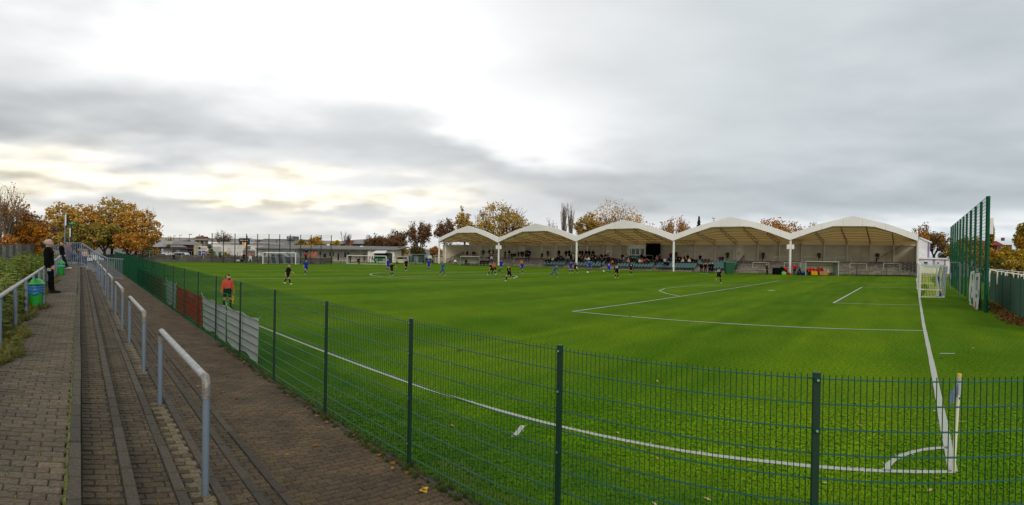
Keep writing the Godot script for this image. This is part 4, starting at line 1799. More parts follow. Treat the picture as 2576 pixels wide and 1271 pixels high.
func perimeter_rail() -> void:
	var o := thing("perimeter_rail", "low dark pipe rail along the front of the seated stand", "rail", at_level(1250, 671))
	var pts := [[1250, 671], [1447, 680.5], [1692, 687], [1850, 689.5]]
	var prev := Vector3.ZERO
	for i in 3:
		var n := int((pts[i + 1][0] - pts[i][0]) / 44.0)
		for j in n + (1 if i == 2 else 0):
			var f := float(j) / n
			var p := at_depth(lerpf(pts[i][0], pts[i + 1][0], f), lerpf(pts[i][1], pts[i + 1][1], f), lerpf([108.0, 96.5, 90.0, 88.5][i], [108.0, 96.5, 90.0, 88.5][i + 1], f))
			var s := Shape.new()
			s.rod(p + Vector3(0, -0.2, 0), p + Vector3(0, 0.95, 0), 0.07)
			part(o, "post", s, M.black_steel)
			if prev != Vector3.ZERO:
				s = Shape.new()
				s.rod(prev + Vector3(0, 0.92, 0), p + Vector3(0, 0.92, 0), 0.06)
				part(o, "rail", s, M.black_steel)
			prev = p
	for run in [[[1855, 689.5, 88.0], [2306, 693.5, 85.5], 66.0, 1.95, "thin dark wire fence in front of the bare concrete steps"], [[1098, 665.0, 116.0], [1250, 671.0, 108.5], 33.0, 1.9, "thin dark wire fence at the stand's open end"]]:
		var a: Array = run[0]
		var b: Array = run[1]
		o = thing("wire_fence", run[4], "fence", at_depth(a[0], a[1], a[2]))
		var n := int((b[0] - a[0]) / run[2])
		var wires := []
		for j in n + 1:
			var f := float(j) / n
			var p := at_depth(lerpf(a[0], b[0], f), lerpf(a[1], b[1], f), lerpf(a[2], b[2], f))
			var s := Shape.new()
			s.rod(p + Vector3(0, -0.2, 0), p + Vector3(0, run[3], 0), 0.055)
			part(o, "post", s, M.black_steel)
			wires.append(p)
		var s2 := Shape.new()
		for j in n:
			for h in [0.15, 0.55, 0.95, 1.35, run[3] - 0.05]:
				s2.rod(wires[j] + Vector3(0, h, 0), wires[j + 1] + Vector3(0, h, 0), 0.022)
		part(o, "wires", s2, M.black_steel)

func dugout(x0: float, x1: float, ytop: float, ybase: float, label: String, frame: Color) -> void:
	var c := at_level((x0 + x1) * 0.5, ybase)
	var d := -c.z
	var w := (x1 - x0) * d / F
	var h := (ybase - ytop) * d / F
	var o := thing("team_shelter", label, "shelter", c)
	for sx in [-0.5, 0.5]:
		var s := Shape.new().col(frame)
		s.box(Vector3(sx * w, h * 0.5, 0), Vector3(0.1, h, 0.1))
		s.box(Vector3(sx * w, h * 0.5, -0.7), Vector3(0.03, h * 0.96, 1.4))
		own(o, "side_panel", s, M.paint)
	var s := Shape.new().col(Color(0.74, 0.66, 0.50))
	s.box(Vector3(0, h * 0.5, -1.45), Vector3(w, h * 0.95, 0.05))
	own(o, "back_wall", s, M.paint)
	s = Shape.new().col(Color(0.48, 0.46, 0.42))
	s.box(Vector3(0, h + 0.05, -0.65), Vector3(w + 0.2, 0.1, 1.7), Basis(Vector3.RIGHT, -0.06))
	own(o, "roof", s, M.paint)
	s = Shape.new().col(Color(0.10, 0.07, 0.04))
	s.box(Vector3(0, 0.43, -1.0), Vector3(w - 0.2, 0.06, 0.45))
	for k in 4:
		s.box(Vector3(-w * 0.4 + w * 0.8 * k / 3.0, 0.2, -1.0), Vector3(0.08, 0.42, 0.3))
	own(o, "bench", s, M.paint)
	s = Shape.new().col(Color(0.10, 0.07, 0.04))
	s.box(Vector3(0, h * 0.74, -1.38), Vector3(w, 0.06, 0.06))
	own(o, "batten", s, M.paint)

# ---------------------------------------------------------------- spectators
func spectators() -> void:
	var k := Color(0.007, 0.007, 0.008)
	var navy := Color(0.010, 0.013, 0.028)
	var jean := Color(0.035, 0.05, 0.085)
	var grey := Color(0.05, 0.05, 0.052)
	var cream := Color(0.48, 0.43, 0.35)
	var shoe := Color(0.03, 0.03, 0.03)
	var white := Color(0.6, 0.6, 0.58)
	var fair := Color(0.28, 0.17, 0.07)
	var P := {
		"black": [palette(k, k, k, shoe), "black jacket and dark trousers"],
		"navy": [palette(navy, jean, jean, shoe), "navy jacket and jeans"],
		"cap": [palette(k, jean, jean, white, Color(0.02, 0.02, 0.03)), "black jacket, jeans and pale shoes"],
		"grey": [palette(grey, k, k, shoe, Color(0.2, 0.19, 0.18)), "charcoal jacket, grey hair"],
		"cream": [palette(cream, k, k, white, fair), "cream jacket"],
		"white": [palette(white, jean, jean, white, fair), "white jacket and jeans"],
		"pink": [palette(Color(0.45, 0.13, 0.14), k, k, shoe, fair), "pink jacket"],
		"blue": [palette(Color(0.012, 0.02, 0.16), k, k, shoe), "bright blue jacket"],
		"orange": [palette(Color(0.62, 0.08, 0.03), k, k, shoe, fair), "orange-red jacket"],
		"wine": [palette(Color(0.10, 0.012, 0.018), k, k, shoe, fair), "wine-red jacket"],
	}
	var where := {0: "front row", 1: "second row", 2: "third row", 3: "fourth row", 4: "fifth row", 5: "sixth row", 6: "upper rows", 7: "back wall"}
	# x in the photo, row, pose, clothes
	var list := [
		[1175.5, 7, "sit", "black"], [1190, 7, "sit", "black"], [1195, 7, "sit_forward", "navy"],
		[1231, 7, "pockets", "black"], [1236, 6, "pockets", "cream"], [1240, 7, "stand", "navy"], [1231, 1, "pockets", "navy"], [1237, 1, "stand_apart", "white"],
		[1271, 6, "stand", "black"], [1281, 7, "pockets", "black"], [1287, 6, "sit", "black"], [1292, 6, "sit_forward", "black"], [1296, 6, "sit", "navy"],
		[1304.6, 6, "stand", "grey"], [1312, 6, "pockets", "black"], [1316, 6, "stand", "navy"], [1323, 7, "pockets", "grey"], [1327, 7, "stand", "black"], [1332.5, 7, "pockets", "navy"], [1323.5, 4, "stand", "black"], [1329, 4, "pockets", "navy"],
		[1364, 6, "sit", "black"], [1406, 7, "pockets", "black"], [1374, 1, "sit_wide", "cap"], [1382, 1, "sit", "black"], [1391.6, 2, "sit", "cream"], [1398, 2, "sit_forward", "black"], [1402, 3, "sit", "black"],
		[1411, 4, "sit", "black"], [1416, 4, "sit_forward", "grey"], [1424, 7, "pockets", "black"], [1432, 7, "coat", "black"], [1429, 4, "sit_long_hair", "cream"], [1436, 5, "sit", "black"], [1443.7, 4, "coat", "cream"],
		[1459.5, 7, "pockets", "black"], [1465, 7, "coat", "black"], [1474.5, 7, "pockets", "navy"], [1482, 7, "stand", "black"], [1492, 7, "pockets", "black"],
		[1452, 5, "sit", "wine"], [1457, 5, "sit_long_hair", "cream"], [1462, 5, "sit", "black"], [1468, 5, "sit_forward", "grey"], [1474, 5, "sit_long_hair", "pink"], [1480, 5, "sit", "black"], [1486, 5, "sit_forward", "black"], [1491, 5, "sit", "navy"],
		[1455, 4, "sit_forward", "black"], [1461, 4, "sit", "wine"], [1467, 4, "sit", "black"], [1473, 4, "sit_long_hair", "navy"], [1479, 4, "sit", "black"], [1485, 4, "sit", "grey"], [1493, 4, "sit_forward", "black"],
		[1458, 3, "sit", "black"], [1466, 3, "sit_forward", "black"], [1473, 3, "sit", "cream"], [1481, 3, "sit_wide", "white"], [1490, 3, "sit", "black"],
		[1499, 3, "sit_forward", "black"], [1505, 3, "sit", "navy"], [1511, 3, "sit", "black"], [1502, 4, "sit", "black"], [1509, 4, "sit_long_hair", "black"], [1512, 6, "sit", "black"], [1523, 6, "sit", "black"], [1528.5, 6, "sit_forward", "black"], [1533, 6, "sit_long_hair", "cream"], [1520, 4, "sit", "black"], [1527, 4, "sit", "grey"],
		[1541, 2, "sit", "orange"], [1546, 3, "sit", "black"], [1551, 3, "sit_forward", "navy"], [1556, 3, "sit", "black"], [1562, 2, "sit", "black"], [1569, 2, "sit_wide", "grey"], [1568, 3, "sit", "blue"], [1580.7, 2, "sit_long_hair", "pink"], [1590.7, 3, "sit", "black"],
		[1566, 6, "sit", "black"], [1577, 6, "sit_long_hair", "cream"], [1610, 2, "sit_long_hair", "cream"], [1616, 2, "sit", "pink"], [1622, 2, "sit_forward", "wine"], [1628.5, 2, "sit", "black"], [1614.5, 5, "stand", "black"], [1622.8, 5, "sit_forward", "black"],
		[1653, 3, "walk", "pink"], [1659, 4, "stand", "grey"], [1666, 3, "sit", "black"], [1672, 3, "sit_long_hair", "white"], [1674, 1, "sit_wide", "cap"], [1680.4, 1, "sit_forward", "black"], [1684, 4, "sit", "blue"], [1688, 6, "stand", "wine"],
		[1706, 5, "sit", "black"], [1712, 5, "sit_forward", "black"], [1709, 3, "sit_long_hair", "black"], [1718, 3, "sit_long_hair", "cream"], [1725, 4, "sit", "wine"], [1730.8, 6, "sit", "black"], [1727, 3, "sit", "black"], [1734, 3, "sit_wide", "cream"], [1737, 4, "sit", "grey"],
		[1744.5, 3, "sit", "cap"], [1751, 3, "sit_forward", "black"], [1761, 6, "sit_forward", "black"], [1812, 5, "sit_long_hair", "wine"], [1818, 5, "sit", "navy"],
		[1449, 3, "sit", "black"], [1450, 6, "sit_forward", "black"], [1461, 6, "sit", "black"], [1471, 6, "sit", "grey"], [1479, 6, "sit_forward", "black"], [1489, 6, "sit", "black"], [1497, 5, "sit", "black"], [1503, 5, "sit", "black"], [1509, 5, "sit_forward", "navy"], [1516, 5, "sit", "black"], [1518, 3, "sit", "black"], [1524, 3, "sit_wide", "navy"], [1515, 2, "sit_forward", "black"], [1499, 2, "sit", "black"], [1463, 2, "sit", "black"], [1471, 2, "sit_long_hair", "grey"], [1532, 4, "sit", "black"],
		[1406, 3, "sit", "black"], [1419, 3, "sit_forward", "black"], [1410, 2, "sit_wide", "navy"], [1388, 2, "sit", "black"], [1598, 3, "sit", "navy"], [1605, 2, "sit", "black"], [1633, 2, "sit_forward", "black"], [1696, 4, "sit", "black"], [1701, 3, "sit", "black"], [1716, 4, "sit_forward", "navy"], [1722, 5, "sit", "black"], [1743, 4, "sit", "black"],
	]
	for e in list:
		var row: int = e[1]
		var sitting: bool = String(e[2]).begins_with("sit")
		var v := ROW0 + ROWD * row + (0.30 if sitting else 0.35)
		if row == 7:
			v += rnd(0.2, 1.0)
		var p := S(stand_u(e[0], v), v, row_level(row))
		var act: String = "sitting in the " if sitting else "standing in the "
		if row == 7:
			act = "sitting along the " if sitting else "standing along the "
		var extra: String = "long-haired spectator in " if "long" in String(e[2]) or e[2] == "coat" else "spectator in "
		var sz: float = rnd(0.98, 1.06) * (0.96 if e[0] < 1300 else 1.03)
		if e[3] == "orange":
			sz *= 0.75
		person(e[2], P[e[3]][0], p, rnd(-24, 14), sz, extra + P[e[3]][1] + " " + act + where[row] + " of the stand", "spectators in the stand")
	# four people standing on the grass edge
	var side := [[1764.5, 688.5, "stand", palette(k, k, k, white, k), "person in black tracksuit with white shoes waiting before the stand rail"], [1774.5, 689, "stand_apart", palette(k, k, k, white, fair), "fair-haired person in open black jacket over white shirt before the rail"], [1785, 688, "coat", palette(k, k, k, shoe), "person in long black coat standing beside the blonde one at the rail"], [1791.5, 688, "coat", palette(k, k, k, shoe, Color(0.45, 0.33, 0.15)), "blonde person in long black coat standing at the stand rail"]]
	for e in side:
		person(e[2], e[3], at_level(e[0], e[1]), rnd(-20, 20), 1.02, e[4])
	# benches
	for i in 4:
		person("sit_forward" if i % 2 else "sit", palette(navy, k, k, shoe), at_level(1172 + i * 8.0, 668) + Vector3(0, 0, -0.55), rnd(-10, 10), 0.95, "substitute in dark tracksuit on the bench of the grey-green shelter", "substitutes at the grey-green shelter")
	for i in 5:
		person("sit_wide" if i % 2 else "sit", palette(k if i % 3 else navy, k, k, shoe, fair), at_level(1209 + i * 4.6, 668.8), rnd(-20, 10), 0.95, "substitute in dark clothes sitting just outside the grey-green shelter", "substitutes at the grey-green shelter")
	person("sit_wide", palette(white, grey, grey, shoe), at_level(1145, 667.5), 20, 0.95, "person in pale top sitting on the ground beside dark bags")
	var red := Color(0.55, 0.015, 0.03)
	var spots := [2035.5, 2044, 2053, 2064, 2071.5, 2080, 2090, 2099.5]
	for i in 8:
		var dark := i in [5, 7]
		var l := "substitute in red jacket sitting on the shelter bench"
		if dark:
			l = "substitute in black jacket sitting among the red ones" if i == 5 else "person in black jacket at the end of the red substitutes' bench"
		person("sit" if i % 2 else "sit_forward", palette(k if dark else red, k, k, shoe), at_level(spots[i], 693) + Vector3(0, 0.0, -0.5), rnd(-12, 12), 1.0, l, "substitutes at the cream shelter")
	for b in [[2040, 2056, Color(0.75, 0.36, 0.01), "bright yellow blanket spread over the substitutes' knees"], [2061, 2081, Color(0.50, 0.25, 0.09), "tan blanket spread over the substitutes' knees"]]:
		var c := at_level((b[0] + b[1]) * 0.5, 693.2)
		var o := thing("blanket", b[3], "blanket", c)
		var s := Shape.new().col(b[2])
		var w: float = (b[1] - b[0]) * -c.z / F
		for i in 14:
			var x0 := -w * 0.5 + w * i / 14.0
			var x1 := -w * 0.5 + w * (i + 1) / 14.0
			var z0 := 0.16 + 0.05 * sin(i * 1.9)
			var z1 := 0.16 + 0.05 * sin((i + 1) * 1.9)
			s.quad(Vector3(x0, 0.06, z0), Vector3(x1, 0.06, z1), Vector3(x1, 0.62, z1 * 0.6), Vector3(x0, 0.62, z0 * 0.6))
			s.quad(Vector3(x0, 0.62, z0 * 0.6), Vector3(x1, 0.62, z1 * 0.6), Vector3(x1, 0.68, -0.4), Vector3(x0, 0.68, -0.4))
		own(o, "cloth", s, M.cloth)
	person("stand", palette(grey, k, k, shoe, Color(0.3, 0.2, 0.15)), at_level(1930, 691.5), -60, 1.02, "bare-headed person in dark grey jacket standing alone before the steps")
	person("sit", palette(red, k, k, shoe), at_level(1977, 691), 170, 1.0, "person in red jacket sitting by the kit bags at the white column")
	person("pockets", palette(red, k, k, shoe), at_level(1998.7, 691), 30, 1.02, "person in red jacket standing near the cream shelter")
	person("walk", palette(Color(0.10, 0.10, 0.11), k, k, shoe), at_level(2011.8, 694), -70, 1.02, "person in grey top walking past the cream shelter")

# ---------------------------------------------------------------- players
func number_on(o: Node3D, txt: String, y := 1.28) -> void:
	var tm := TextMesh.new()
	tm.text = txt
	tm.font_size = 32
	tm.pixel_size = 0.009
	tm.depth = 0.004
	var m := MeshInstance3D.new()
	m.name = "shirt_number"
	m.mesh = tm
	m.material_override = M.number
	o.add_child(m)
	m.position = Vector3(0, y, -0.135)
	m.rotation.y = PI

func players() -> void:
	var k := Color(0.009, 0.009, 0.010)
	var blue := Color(0.014, 0.035, 0.30)
	var wht := Color(0.65, 0.65, 0.62)
	var red := Color(0.70, 0.09, 0.07)
	var fair := Color(0.25, 0.13, 0.05)
	var black_kit := palette(k, k, k, wht, Color(0.02, 0.014, 0.01), true, true)
	var black_fair := palette(k, k, k, wht, fair, true, true)
	var blue_kit := palette(blue, blue, Color(0.012, 0.02, 0.10), Color(0.5, 0.55, 0.4), Color(0.05, 0.03, 0.02), true, true)
	var blue_keeper := palette(Color(0.03, 0.085, 0.28), Color(0.03, 0.085, 0.28), Color(0.02, 0.05, 0.16), Color(0.55, 0.3, 0.2), Color(0.02, 0.015, 0.01), false, false)
	var ref_kit := palette(red, k, k, k, Color(0.02, 0.014, 0.01), true, true)
	var pg := "players on the pitch"
	# x, y of the feet, pose, kit, turn, size, label, number
	var list := [
		[724, 715.5, "walk", black_fair, 60, 0.98, "fair-haired player in black strip walking alone on the open left half", ""],
		[769.5, 690.5, "jog", blue_kit, 4, 1.0, "player in blue running straight ahead, in front of the far stairs", ""],
		[976, 682.5, "stand_apart", blue_kit, 6, 0.96, "player in blue standing beside the black-clad player who points", ""],
		[985, 694, "point", black_kit, -25, 0.86, "player in black strip with one arm stretched out sideways", ""],
		[1021.5, 682, "walk", black_kit, 10, 0.97, "player in black strip walking near the grey wire gate", ""],
		[1078.6, 681, "stand_apart", blue_kit, -5, 0.92, "player in blue standing on the grass before the notice board", ""],
		[1113, 692.5, "walk", blue_keeper, 80, 0.98, "player in faded blue walking towards the stand's open end", ""],
		[1237, 692, "lunge", black_kit, -60, 0.98, "player in black strip sprinting bent forward next to the red referee", ""],
		[1245, 689, "run", ref_kit, -80, 1.0, "referee in red shirt and black shorts running behind a black-clad player", ""],
		[1260.6, 682, "stand_apart", blue_kit, 0, 0.98, "player in blue standing close to the second white column", ""],
		[1281, 707.5, "run", black_kit, -35, 1.02, "player in black strip running with pale socks inside the centre circle", ""],
		[1312.8, 688, "jog", blue_kit, 40, 0.95, "player in blue jogging just in front of the far assistant referee", ""],
		[1311.8, 676.5, "stand", ref_kit, 0, 0.9, "assistant referee in red standing on the far touchline", ""],
		[1394, 697.5, "lunge", blue_keeper, 70, 0.95, "player in faded blue sprinting towards the crowded seats", ""],
		[1435, 687.5, "ready", blue_kit, 20, 1.0, "player in blue crouching next to a black-clad opponent below the column", ""],
		[1446.5, 687.5, "lunge", black_kit, 150, 0.98, "player in black strip leaning over beside a crouching blue opponent", ""],
		[1482.7, 684, "stand_apart", blue_kit, 5, 0.95, "player in blue standing behind the white ball", ""],
		[1532, 689.5, "walk", blue_kit, 172, 1.0, "player in blue seen from behind with white number eleven", "11"],
		[1551.4, 701, "walk", black_kit, 176, 1.06, "player in black strip seen from behind with white number 23", "23"],
		[1587, 691.5, "stand", black_kit, 180, 1.04, "player in black strip seen from behind with white number 4", "4"],
		[1808.6, 713.5, "jog", black_kit, 168, 1.04, "player in black strip jogging away with white number 27", "27"],
	]
	for e in list:
		var o := person(e[2], e[3], at_level(e[0], e[1]), e[4], e[5] * 1.03, e[6], pg)
		if e[7]:
			number_on(o, e[7])
	for b in [[1478, 687.5, 0.0, "white match ball at the feet of the blue players"], [1518.5, 684.5, 0.0, "white football lying by the low rail of the stand"], [1976, 690.7, 0.0, "white football beside the kit bags at the column"]]:
		var o := thing("football", b[3], "ball", at_level(b[0], b[1]))
		var s := Shape.new().col(Color(0.75, 0.75, 0.72))
		s.ball(Vector3(0, 0.13, 0), Vector3.ONE * 0.13, 14, 10)
		own(o, "shell", s, M.plastic)
		s = Shape.new().col(Color(0.05, 0.08, 0.06))
		for i in 5:
			s.ball(Vector3(0, 0.13, 0) + Vector3(cos(i * 1.26), 0.3, sin(i * 1.26)).normalized() * 0.095, Vector3.ONE * 0.042, 6, 4)
		own(o, "patches", s, M.plastic)
	# bags by the right-hand column
	for b in [[1953, 691, 0.9, 1.1, Color(0.006, 0.006, 0.007), "big black kit bag standing on the grass before the steps"], [1967, 691, 0.55, 1.2, Color(0.008, 0.008, 0.009), "upright black trolley bag beside the big kit bag"], [1984.5, 692, 0.32, 0.4, Color(0.4, 0.02, 0.02), "small red bucket at the foot of the white column"], [1971.5, 691.5, 0.5, 0.5, Color(0.2, 0.55, 0.12), "bright green kit sack at the red-jacketed person's feet"], [2019, 692.5, 1.0, 0.45, Color(0.01, 0.02, 0.08), "low dark blue crate next to the cream shelter"]]:
		var o := thing("kit_bag", b[5], "bag", at_level(b[0], b[1]))
		var s := Shape.new().col(b[4])
		s.cbox(Vector3(0, b[3] * 0.5, 0), Vector3(b[2] * 1.25, b[3], 0.55), 0.12)
		own(o, "bag_body", s, M.cloth)
		s = Shape.new().col(b[4] * 0.7)
		s.tube([Vector3(-b[2] * 0.3, b[3] - 0.02, 0), Vector3(-b[2] * 0.2, b[3] + 0.12, 0), Vector3(b[2] * 0.2, b[3] + 0.12, 0), Vector3(b[2] * 0.3, b[3] - 0.02, 0)], 0.025, 0.025, 6)
		own(o, "handle", s, M.cloth)

# ---------------------------------------------------------------- goals and the right-hand side
func net(s: Shape, a: Vector3, b: Vector3, c: Vector3, d: Vector3, nu: int, nv: int, w: float, bow: Vector3, holes := []) -> void:
	# a cord net over the patch a b c d
	var pts := []
	for i in nu + 1:
		var row := []
		for j in nv + 1:
			var u := float(i) / nu
			var v := float(j) / nv
			row.append(a.lerp(b, u).lerp(d.lerp(c, u), v) + bow * sin(PI * u) * sin(PI * v))
		pts.append(row)
	for i in nu + 1:
		for j in nv + 1:
			var skip := false
			for h in holes:
				if absf(float(i) / nu - h.x) / h.z + absf(float(j) / nv - h.y) / h.z < 1.0:
					skip = true
			if skip:
				continue
			if i < nu:
				s.rod(pts[i][j], pts[i + 1][j], w)
			if j < nv:
				s.rod(pts[i][j], pts[i][j + 1], w)

func near_goal() -> void:
	var p0 := at_level(2314, 748.4)
	var p1 := at_level(2308.5, 728.0)
	var side := Vector3(1.0, 0, -0.04) * 2.05
	var h := 2.62
	var up := Vector3(0, h, 0)
	var o := thing("goal", "white goal with yellow side netting seen from its side, beside the tall green fence", "goal", p0)
	for p in [p0, p1]:
		var s := Shape.new()
		s.tube([p, p + up], 0.065, 0.065, 14)
		part(o, "goalpost", s, M.white_metal)
	var s := Shape.new()
	s.tube([p0 + up, p1 + up], 0.065, 0.065, 14)
	part(o, "crossbar", s, M.white_metal)
	s = Shape.new()
	s.tube([p0 + Vector3(0, 0.03, 0), p0 + side + Vector3(0, 0.03, 0), p1 + side + Vector3(0, 0.03, 0), p1 + Vector3(0, 0.03, 0)], 0.035, 0.035, 8)
	part(o, "ground_frame", s, M.white_metal)
	for p in [p0, p1]:
		s = Shape.new()
		s.tube([p + up * 0.82, p + up * 0.86 + side * 0.12], 0.02, 0.02, 6)
		s.tube([p + up * 0.23, p + up * 0.23 + side * 0.85], 0.03, 0.03, 6)
		part(o, "net_stay", s, M.white_metal)
	s = Shape.new().col(Color(0.70, 0.72, 0.24))
	net(s, p0 + Vector3(0, 0.05, 0), p0 + side + Vector3(0, 0.05, 0), p0 + side * 1.08 + up * 0.96, p0 + up * 0.97, 17, 20, 0.016, Vector3(0, 0, 0.05), [Vector3(0.60, 0.52, 0.22), Vector3(0.14, 0.26, 0.20), Vector3(0.78, 0.05, 0.13), Vector3(0.03, 0.05, 0.12)])
	part(o, "side_net", s, M.cord)
	s = Shape.new().col(Color(0.42, 0.50, 0.16))
	net(s, p1 + Vector3(0, 0.05, 0), p1 + side + Vector3(0, 0.05, 0), p1 + side * 1.08 + up * 0.96, p1 + up * 0.97, 10, 12, 0.014, Vector3(0, 0, -0.05))
	part(o, "side_net", s, M.cord)
	s = Shape.new().col(Color(0.45, 0.53, 0.66))
	net(s, p0 + up * 0.985, p0 + side * 1.12 + up * 0.95, p1 + side * 1.12 + up * 0.95, p1 + up * 0.985, 14, 26, 0.016, Vector3(0, -0.28, 0))
	part(o, "roof_net", s, M.cord)
	# the back net, gathered in white and blue folds
	for f in [[0.80, Color(0.62, 0.66, 0.70)], [0.88, Color(0.02, 0.10, 0.36)], [0.94, Color(0.62, 0.66, 0.70)], [1.0, Color(0.03, 0.14, 0.40)]]:
		s = Shape.new().col(f[1])
		var pts := []
		for i in 9:
			var y := i / 8.0
			pts.append(p0 + side * (f[0] + 0.05 * sin(y * 5.0 + f[0] * 9.0) - 0.08 * (1.0 - y) * (1.05 - f[0]) * 8.0 * 0.3) + up * (0.04 + 0.9 * y) + Vector3(0, 0, -0.2))
		s.tube(pts, 0.10, 0.05, 8)
		part(o, "gathered_net", s, M.cloth)
	s = Shape.new().col(Color(0.05, 0.16, 0.42))
	net(s, p0 + side + Vector3(0, 0.05, 0), p1 + side + Vector3(0, 0.05, 0), p1 + side * 1.1 + up * 0.95, p0 + side * 1.1 + up * 0.95, 26, 12, 0.014, Vector3(0.1, 0, 0))
	part(o, "back_net", s, M.cord)

func ball_catch_fence() -> void:
	var a := at_level(2481, 786.5)
	var b := Vector3(at_depth(2391, 700, 62.6).x, 0, -62.6)
	var o := thing("ball_catch_fence", "tall green mesh fence behind the goal with open wire upper part", "fence", a)
	var n := 10
	var h := 6.85
	var pts := []
	for i in n + 1:
		# posts at even distances along a straight line
		var p := a.lerp(b, i / float(n))
		p.y = 0
		pts.append(p)
		var s := Shape.new()
		var w := 0.14 if i == 0 else 0.10
		s.box(p + Vector3(0, h * 0.5, 0), Vector3(w, h, w))
		var po := part(o, "post", s, M.bright_green)
		if i == 0:
			for j in 11:
				s = Shape.new()
				s.box(p + Vector3(-0.10, 0.4 + j * 0.6, 0.06), Vector3(0.07, 0.05, 0.06))
				part(po, "clamp", s, M.green_wire)
	for i in n:
		var p: Vector3 = pts[i]
		var q: Vector3 = pts[i + 1]
		var off := Vector3(-0.11, 0, 0)
		var s := Shape.new()
		var m := 13
		for j in m:
			var x := p.lerp(q, float(j) / m) + off
			s.rod(x + Vector3(0, 0.05, 0), x + Vector3(0, 4.3, 0), 0.005)
		var lo := part(o, "mesh_panel", s, M.bright_green)
		s = Shape.new()
		for j in 21:
			s.rod(p + off + Vector3(0, 0.1 + j * 0.21, 0), q + off + Vector3(0, 0.1 + j * 0.21, 0), 0.014)
		part(lo, "horizontal_wires", s, M.bright_green)
		s = Shape.new()
		for j in 12:
			s.rod(p + off + Vector3(0, 4.45 + j * 0.21, 0), q + off + Vector3(0, 4.45 + j * 0.21, 0), 0.016)
		for j in 8:
			var x := p.lerp(q, j / 8.0) + off
			s.rod(x + Vector3(0, 4.35, 0), x + Vector3(0, h - 0.05, 0), 0.008)
		part(o, "upper_panel", s, M.bright_green)
	var s2 := Shape.new()
	s2.rod(pts[0] + Vector3(-0.13, 2.55, 0), pts[n] + Vector3(-0.13, 2.55, 0), 0.06)
	part(o, "cross_rail", s2, M.green_steel)
	s2 = Shape.new()
	s2.box(pts[0] + Vector3(0.25, 5.1, -0.1), Vector3(0.26, 0.95, 0.12))
	part(o, "plaque", s2, M.white_metal)
	# cloths tied to it
	var bd := (b - a).normalized()
	var wn := 0
	for e in [[0.13, 0.075, 2.35, 0.15, Color(0.62, 0.66, 0.60), "green and white patterned cloth banner tied to the tall green fence"], [0.035, 0.08, 2.3, -0.1, Color(0.58, 0.58, 0.54), "white sagging cloth banner with grey print tied at the fence's end post"], [0.80, 0.06, 2.3, 0.4, Color(0.03, 0.035, 0.07), "dark blue and white cloth hung at the fence behind the net"]]:
		var c := a.lerp(b, e[0]) + Vector3(-0.25, 0, 0.0)
		var ob := thing("banner", e[5], "banner", c)
		var L: float = (b - a).length() * e[1]
		var s := Shape.new().col(e[4])
		var g := []
		for i in 13:
			var row := []
			for j in 13:
				var x := i / 12.0
				var y := j / 12.0
				row.append(Vector3(0.06 * sin(x * 9.0 + y * 3.0) * (1.2 - y) - 0.12 * (1.0 - y), lerpf(e[3], e[2], y) - 0.35 * (1.0 - y) * sin(x * PI) - 0.12 * y * x, 0) + bd * (x * L))
			g.append(row)
		for i in 12:
			for j in 12:
				s.quad(g[i + 1][j], g[i][j], g[i][j + 1], g[i + 1][j + 1])
		own(ob, "cloth", s, M.cloth)
		# printed shapes on the cloth
		var marks := []
		if wn == 0:
			marks = [[2, 9, 8, 11, Color(0.03, 0.30, 0.08)], [3, 8, 6, 9, Color(0.55, 0.10, 0.04)], [3, 5, 4, 7, Color(0.05, 0.05, 0.05)], [6, 5, 7, 7, Color(0.05, 0.05, 0.05)], [4, 3, 5, 5, Color(0.04, 0.04, 0.04)], [7, 2, 8, 5, Color(0.04, 0.05, 0.04)], [2, 1, 4, 3, Color(0.02, 0.25, 0.06)], [6, 1, 8, 2, Color(0.5, 0.08, 0.04)]]
		elif wn == 1:
			marks = [[3, 7, 4, 11, Color(0.15, 0.15, 0.15)], [8, 7, 9, 11, Color(0.15, 0.15, 0.15)], [4, 10, 8, 11, Color(0.15, 0.15, 0.15)], [3, 5, 9, 6, Color(0.12, 0.12, 0.12)], [6, 1, 8, 4, Color(0.05, 0.32, 0.08)], [4, 1, 5, 4, Color(0.5, 0.1, 0.05)], [1, 5, 2, 7, Color(0.15, 0.35, 0.55)]]
		else:
			marks = [[2, 4, 10, 8, Color(0.6, 0.6, 0.6)], [2, 1, 9, 2, Color(0.5, 0.5, 0.5)]]
		s = Shape.new()
		s.colored = true
		for mk in marks:
			s.col(mk[4])
			for i in range(mk[0], mk[2]):
				for j in range(mk[1], mk[3]):
					var f := Vector3(-0.012, 0, 0.006)
					s.quad(g[i + 1][j] + f, g[i][j] + f, g[i][j + 1] + f, g[i + 1][j + 1] + f)
		own(ob, "print", s, M.cloth)
		wn += 1
	# slim pole with a cord that holds the net back
	for q in [[2355.0, 751.5, 660.0, "slim grey net pole standing between goal and tall fence"], [2391.0, 728.0, 663.0, "slim pole at the far back corner of the goal net"]]:
		var base := at_level(q[0] + 60.0 if q[0] < 2360.0 else q[0], q[1])
		var op := thing("net_pole", q[3], "pole", base)
		var hh: float = (q[1] - q[2]) * -base.z / F
		var s := Shape.new()
		s.tube([Vector3.ZERO, Vector3(-0.05, hh, 0)], 0.035, 0.035, 8)
		own(op, "pole", s, M.galvanised)
		s = Shape.new()
		s.rod(Vector3(-0.05, hh, 0), Vector3(-1.6, hh - 0.02, -1.0), 0.012)
		own(op, "cord", s, M.rope)

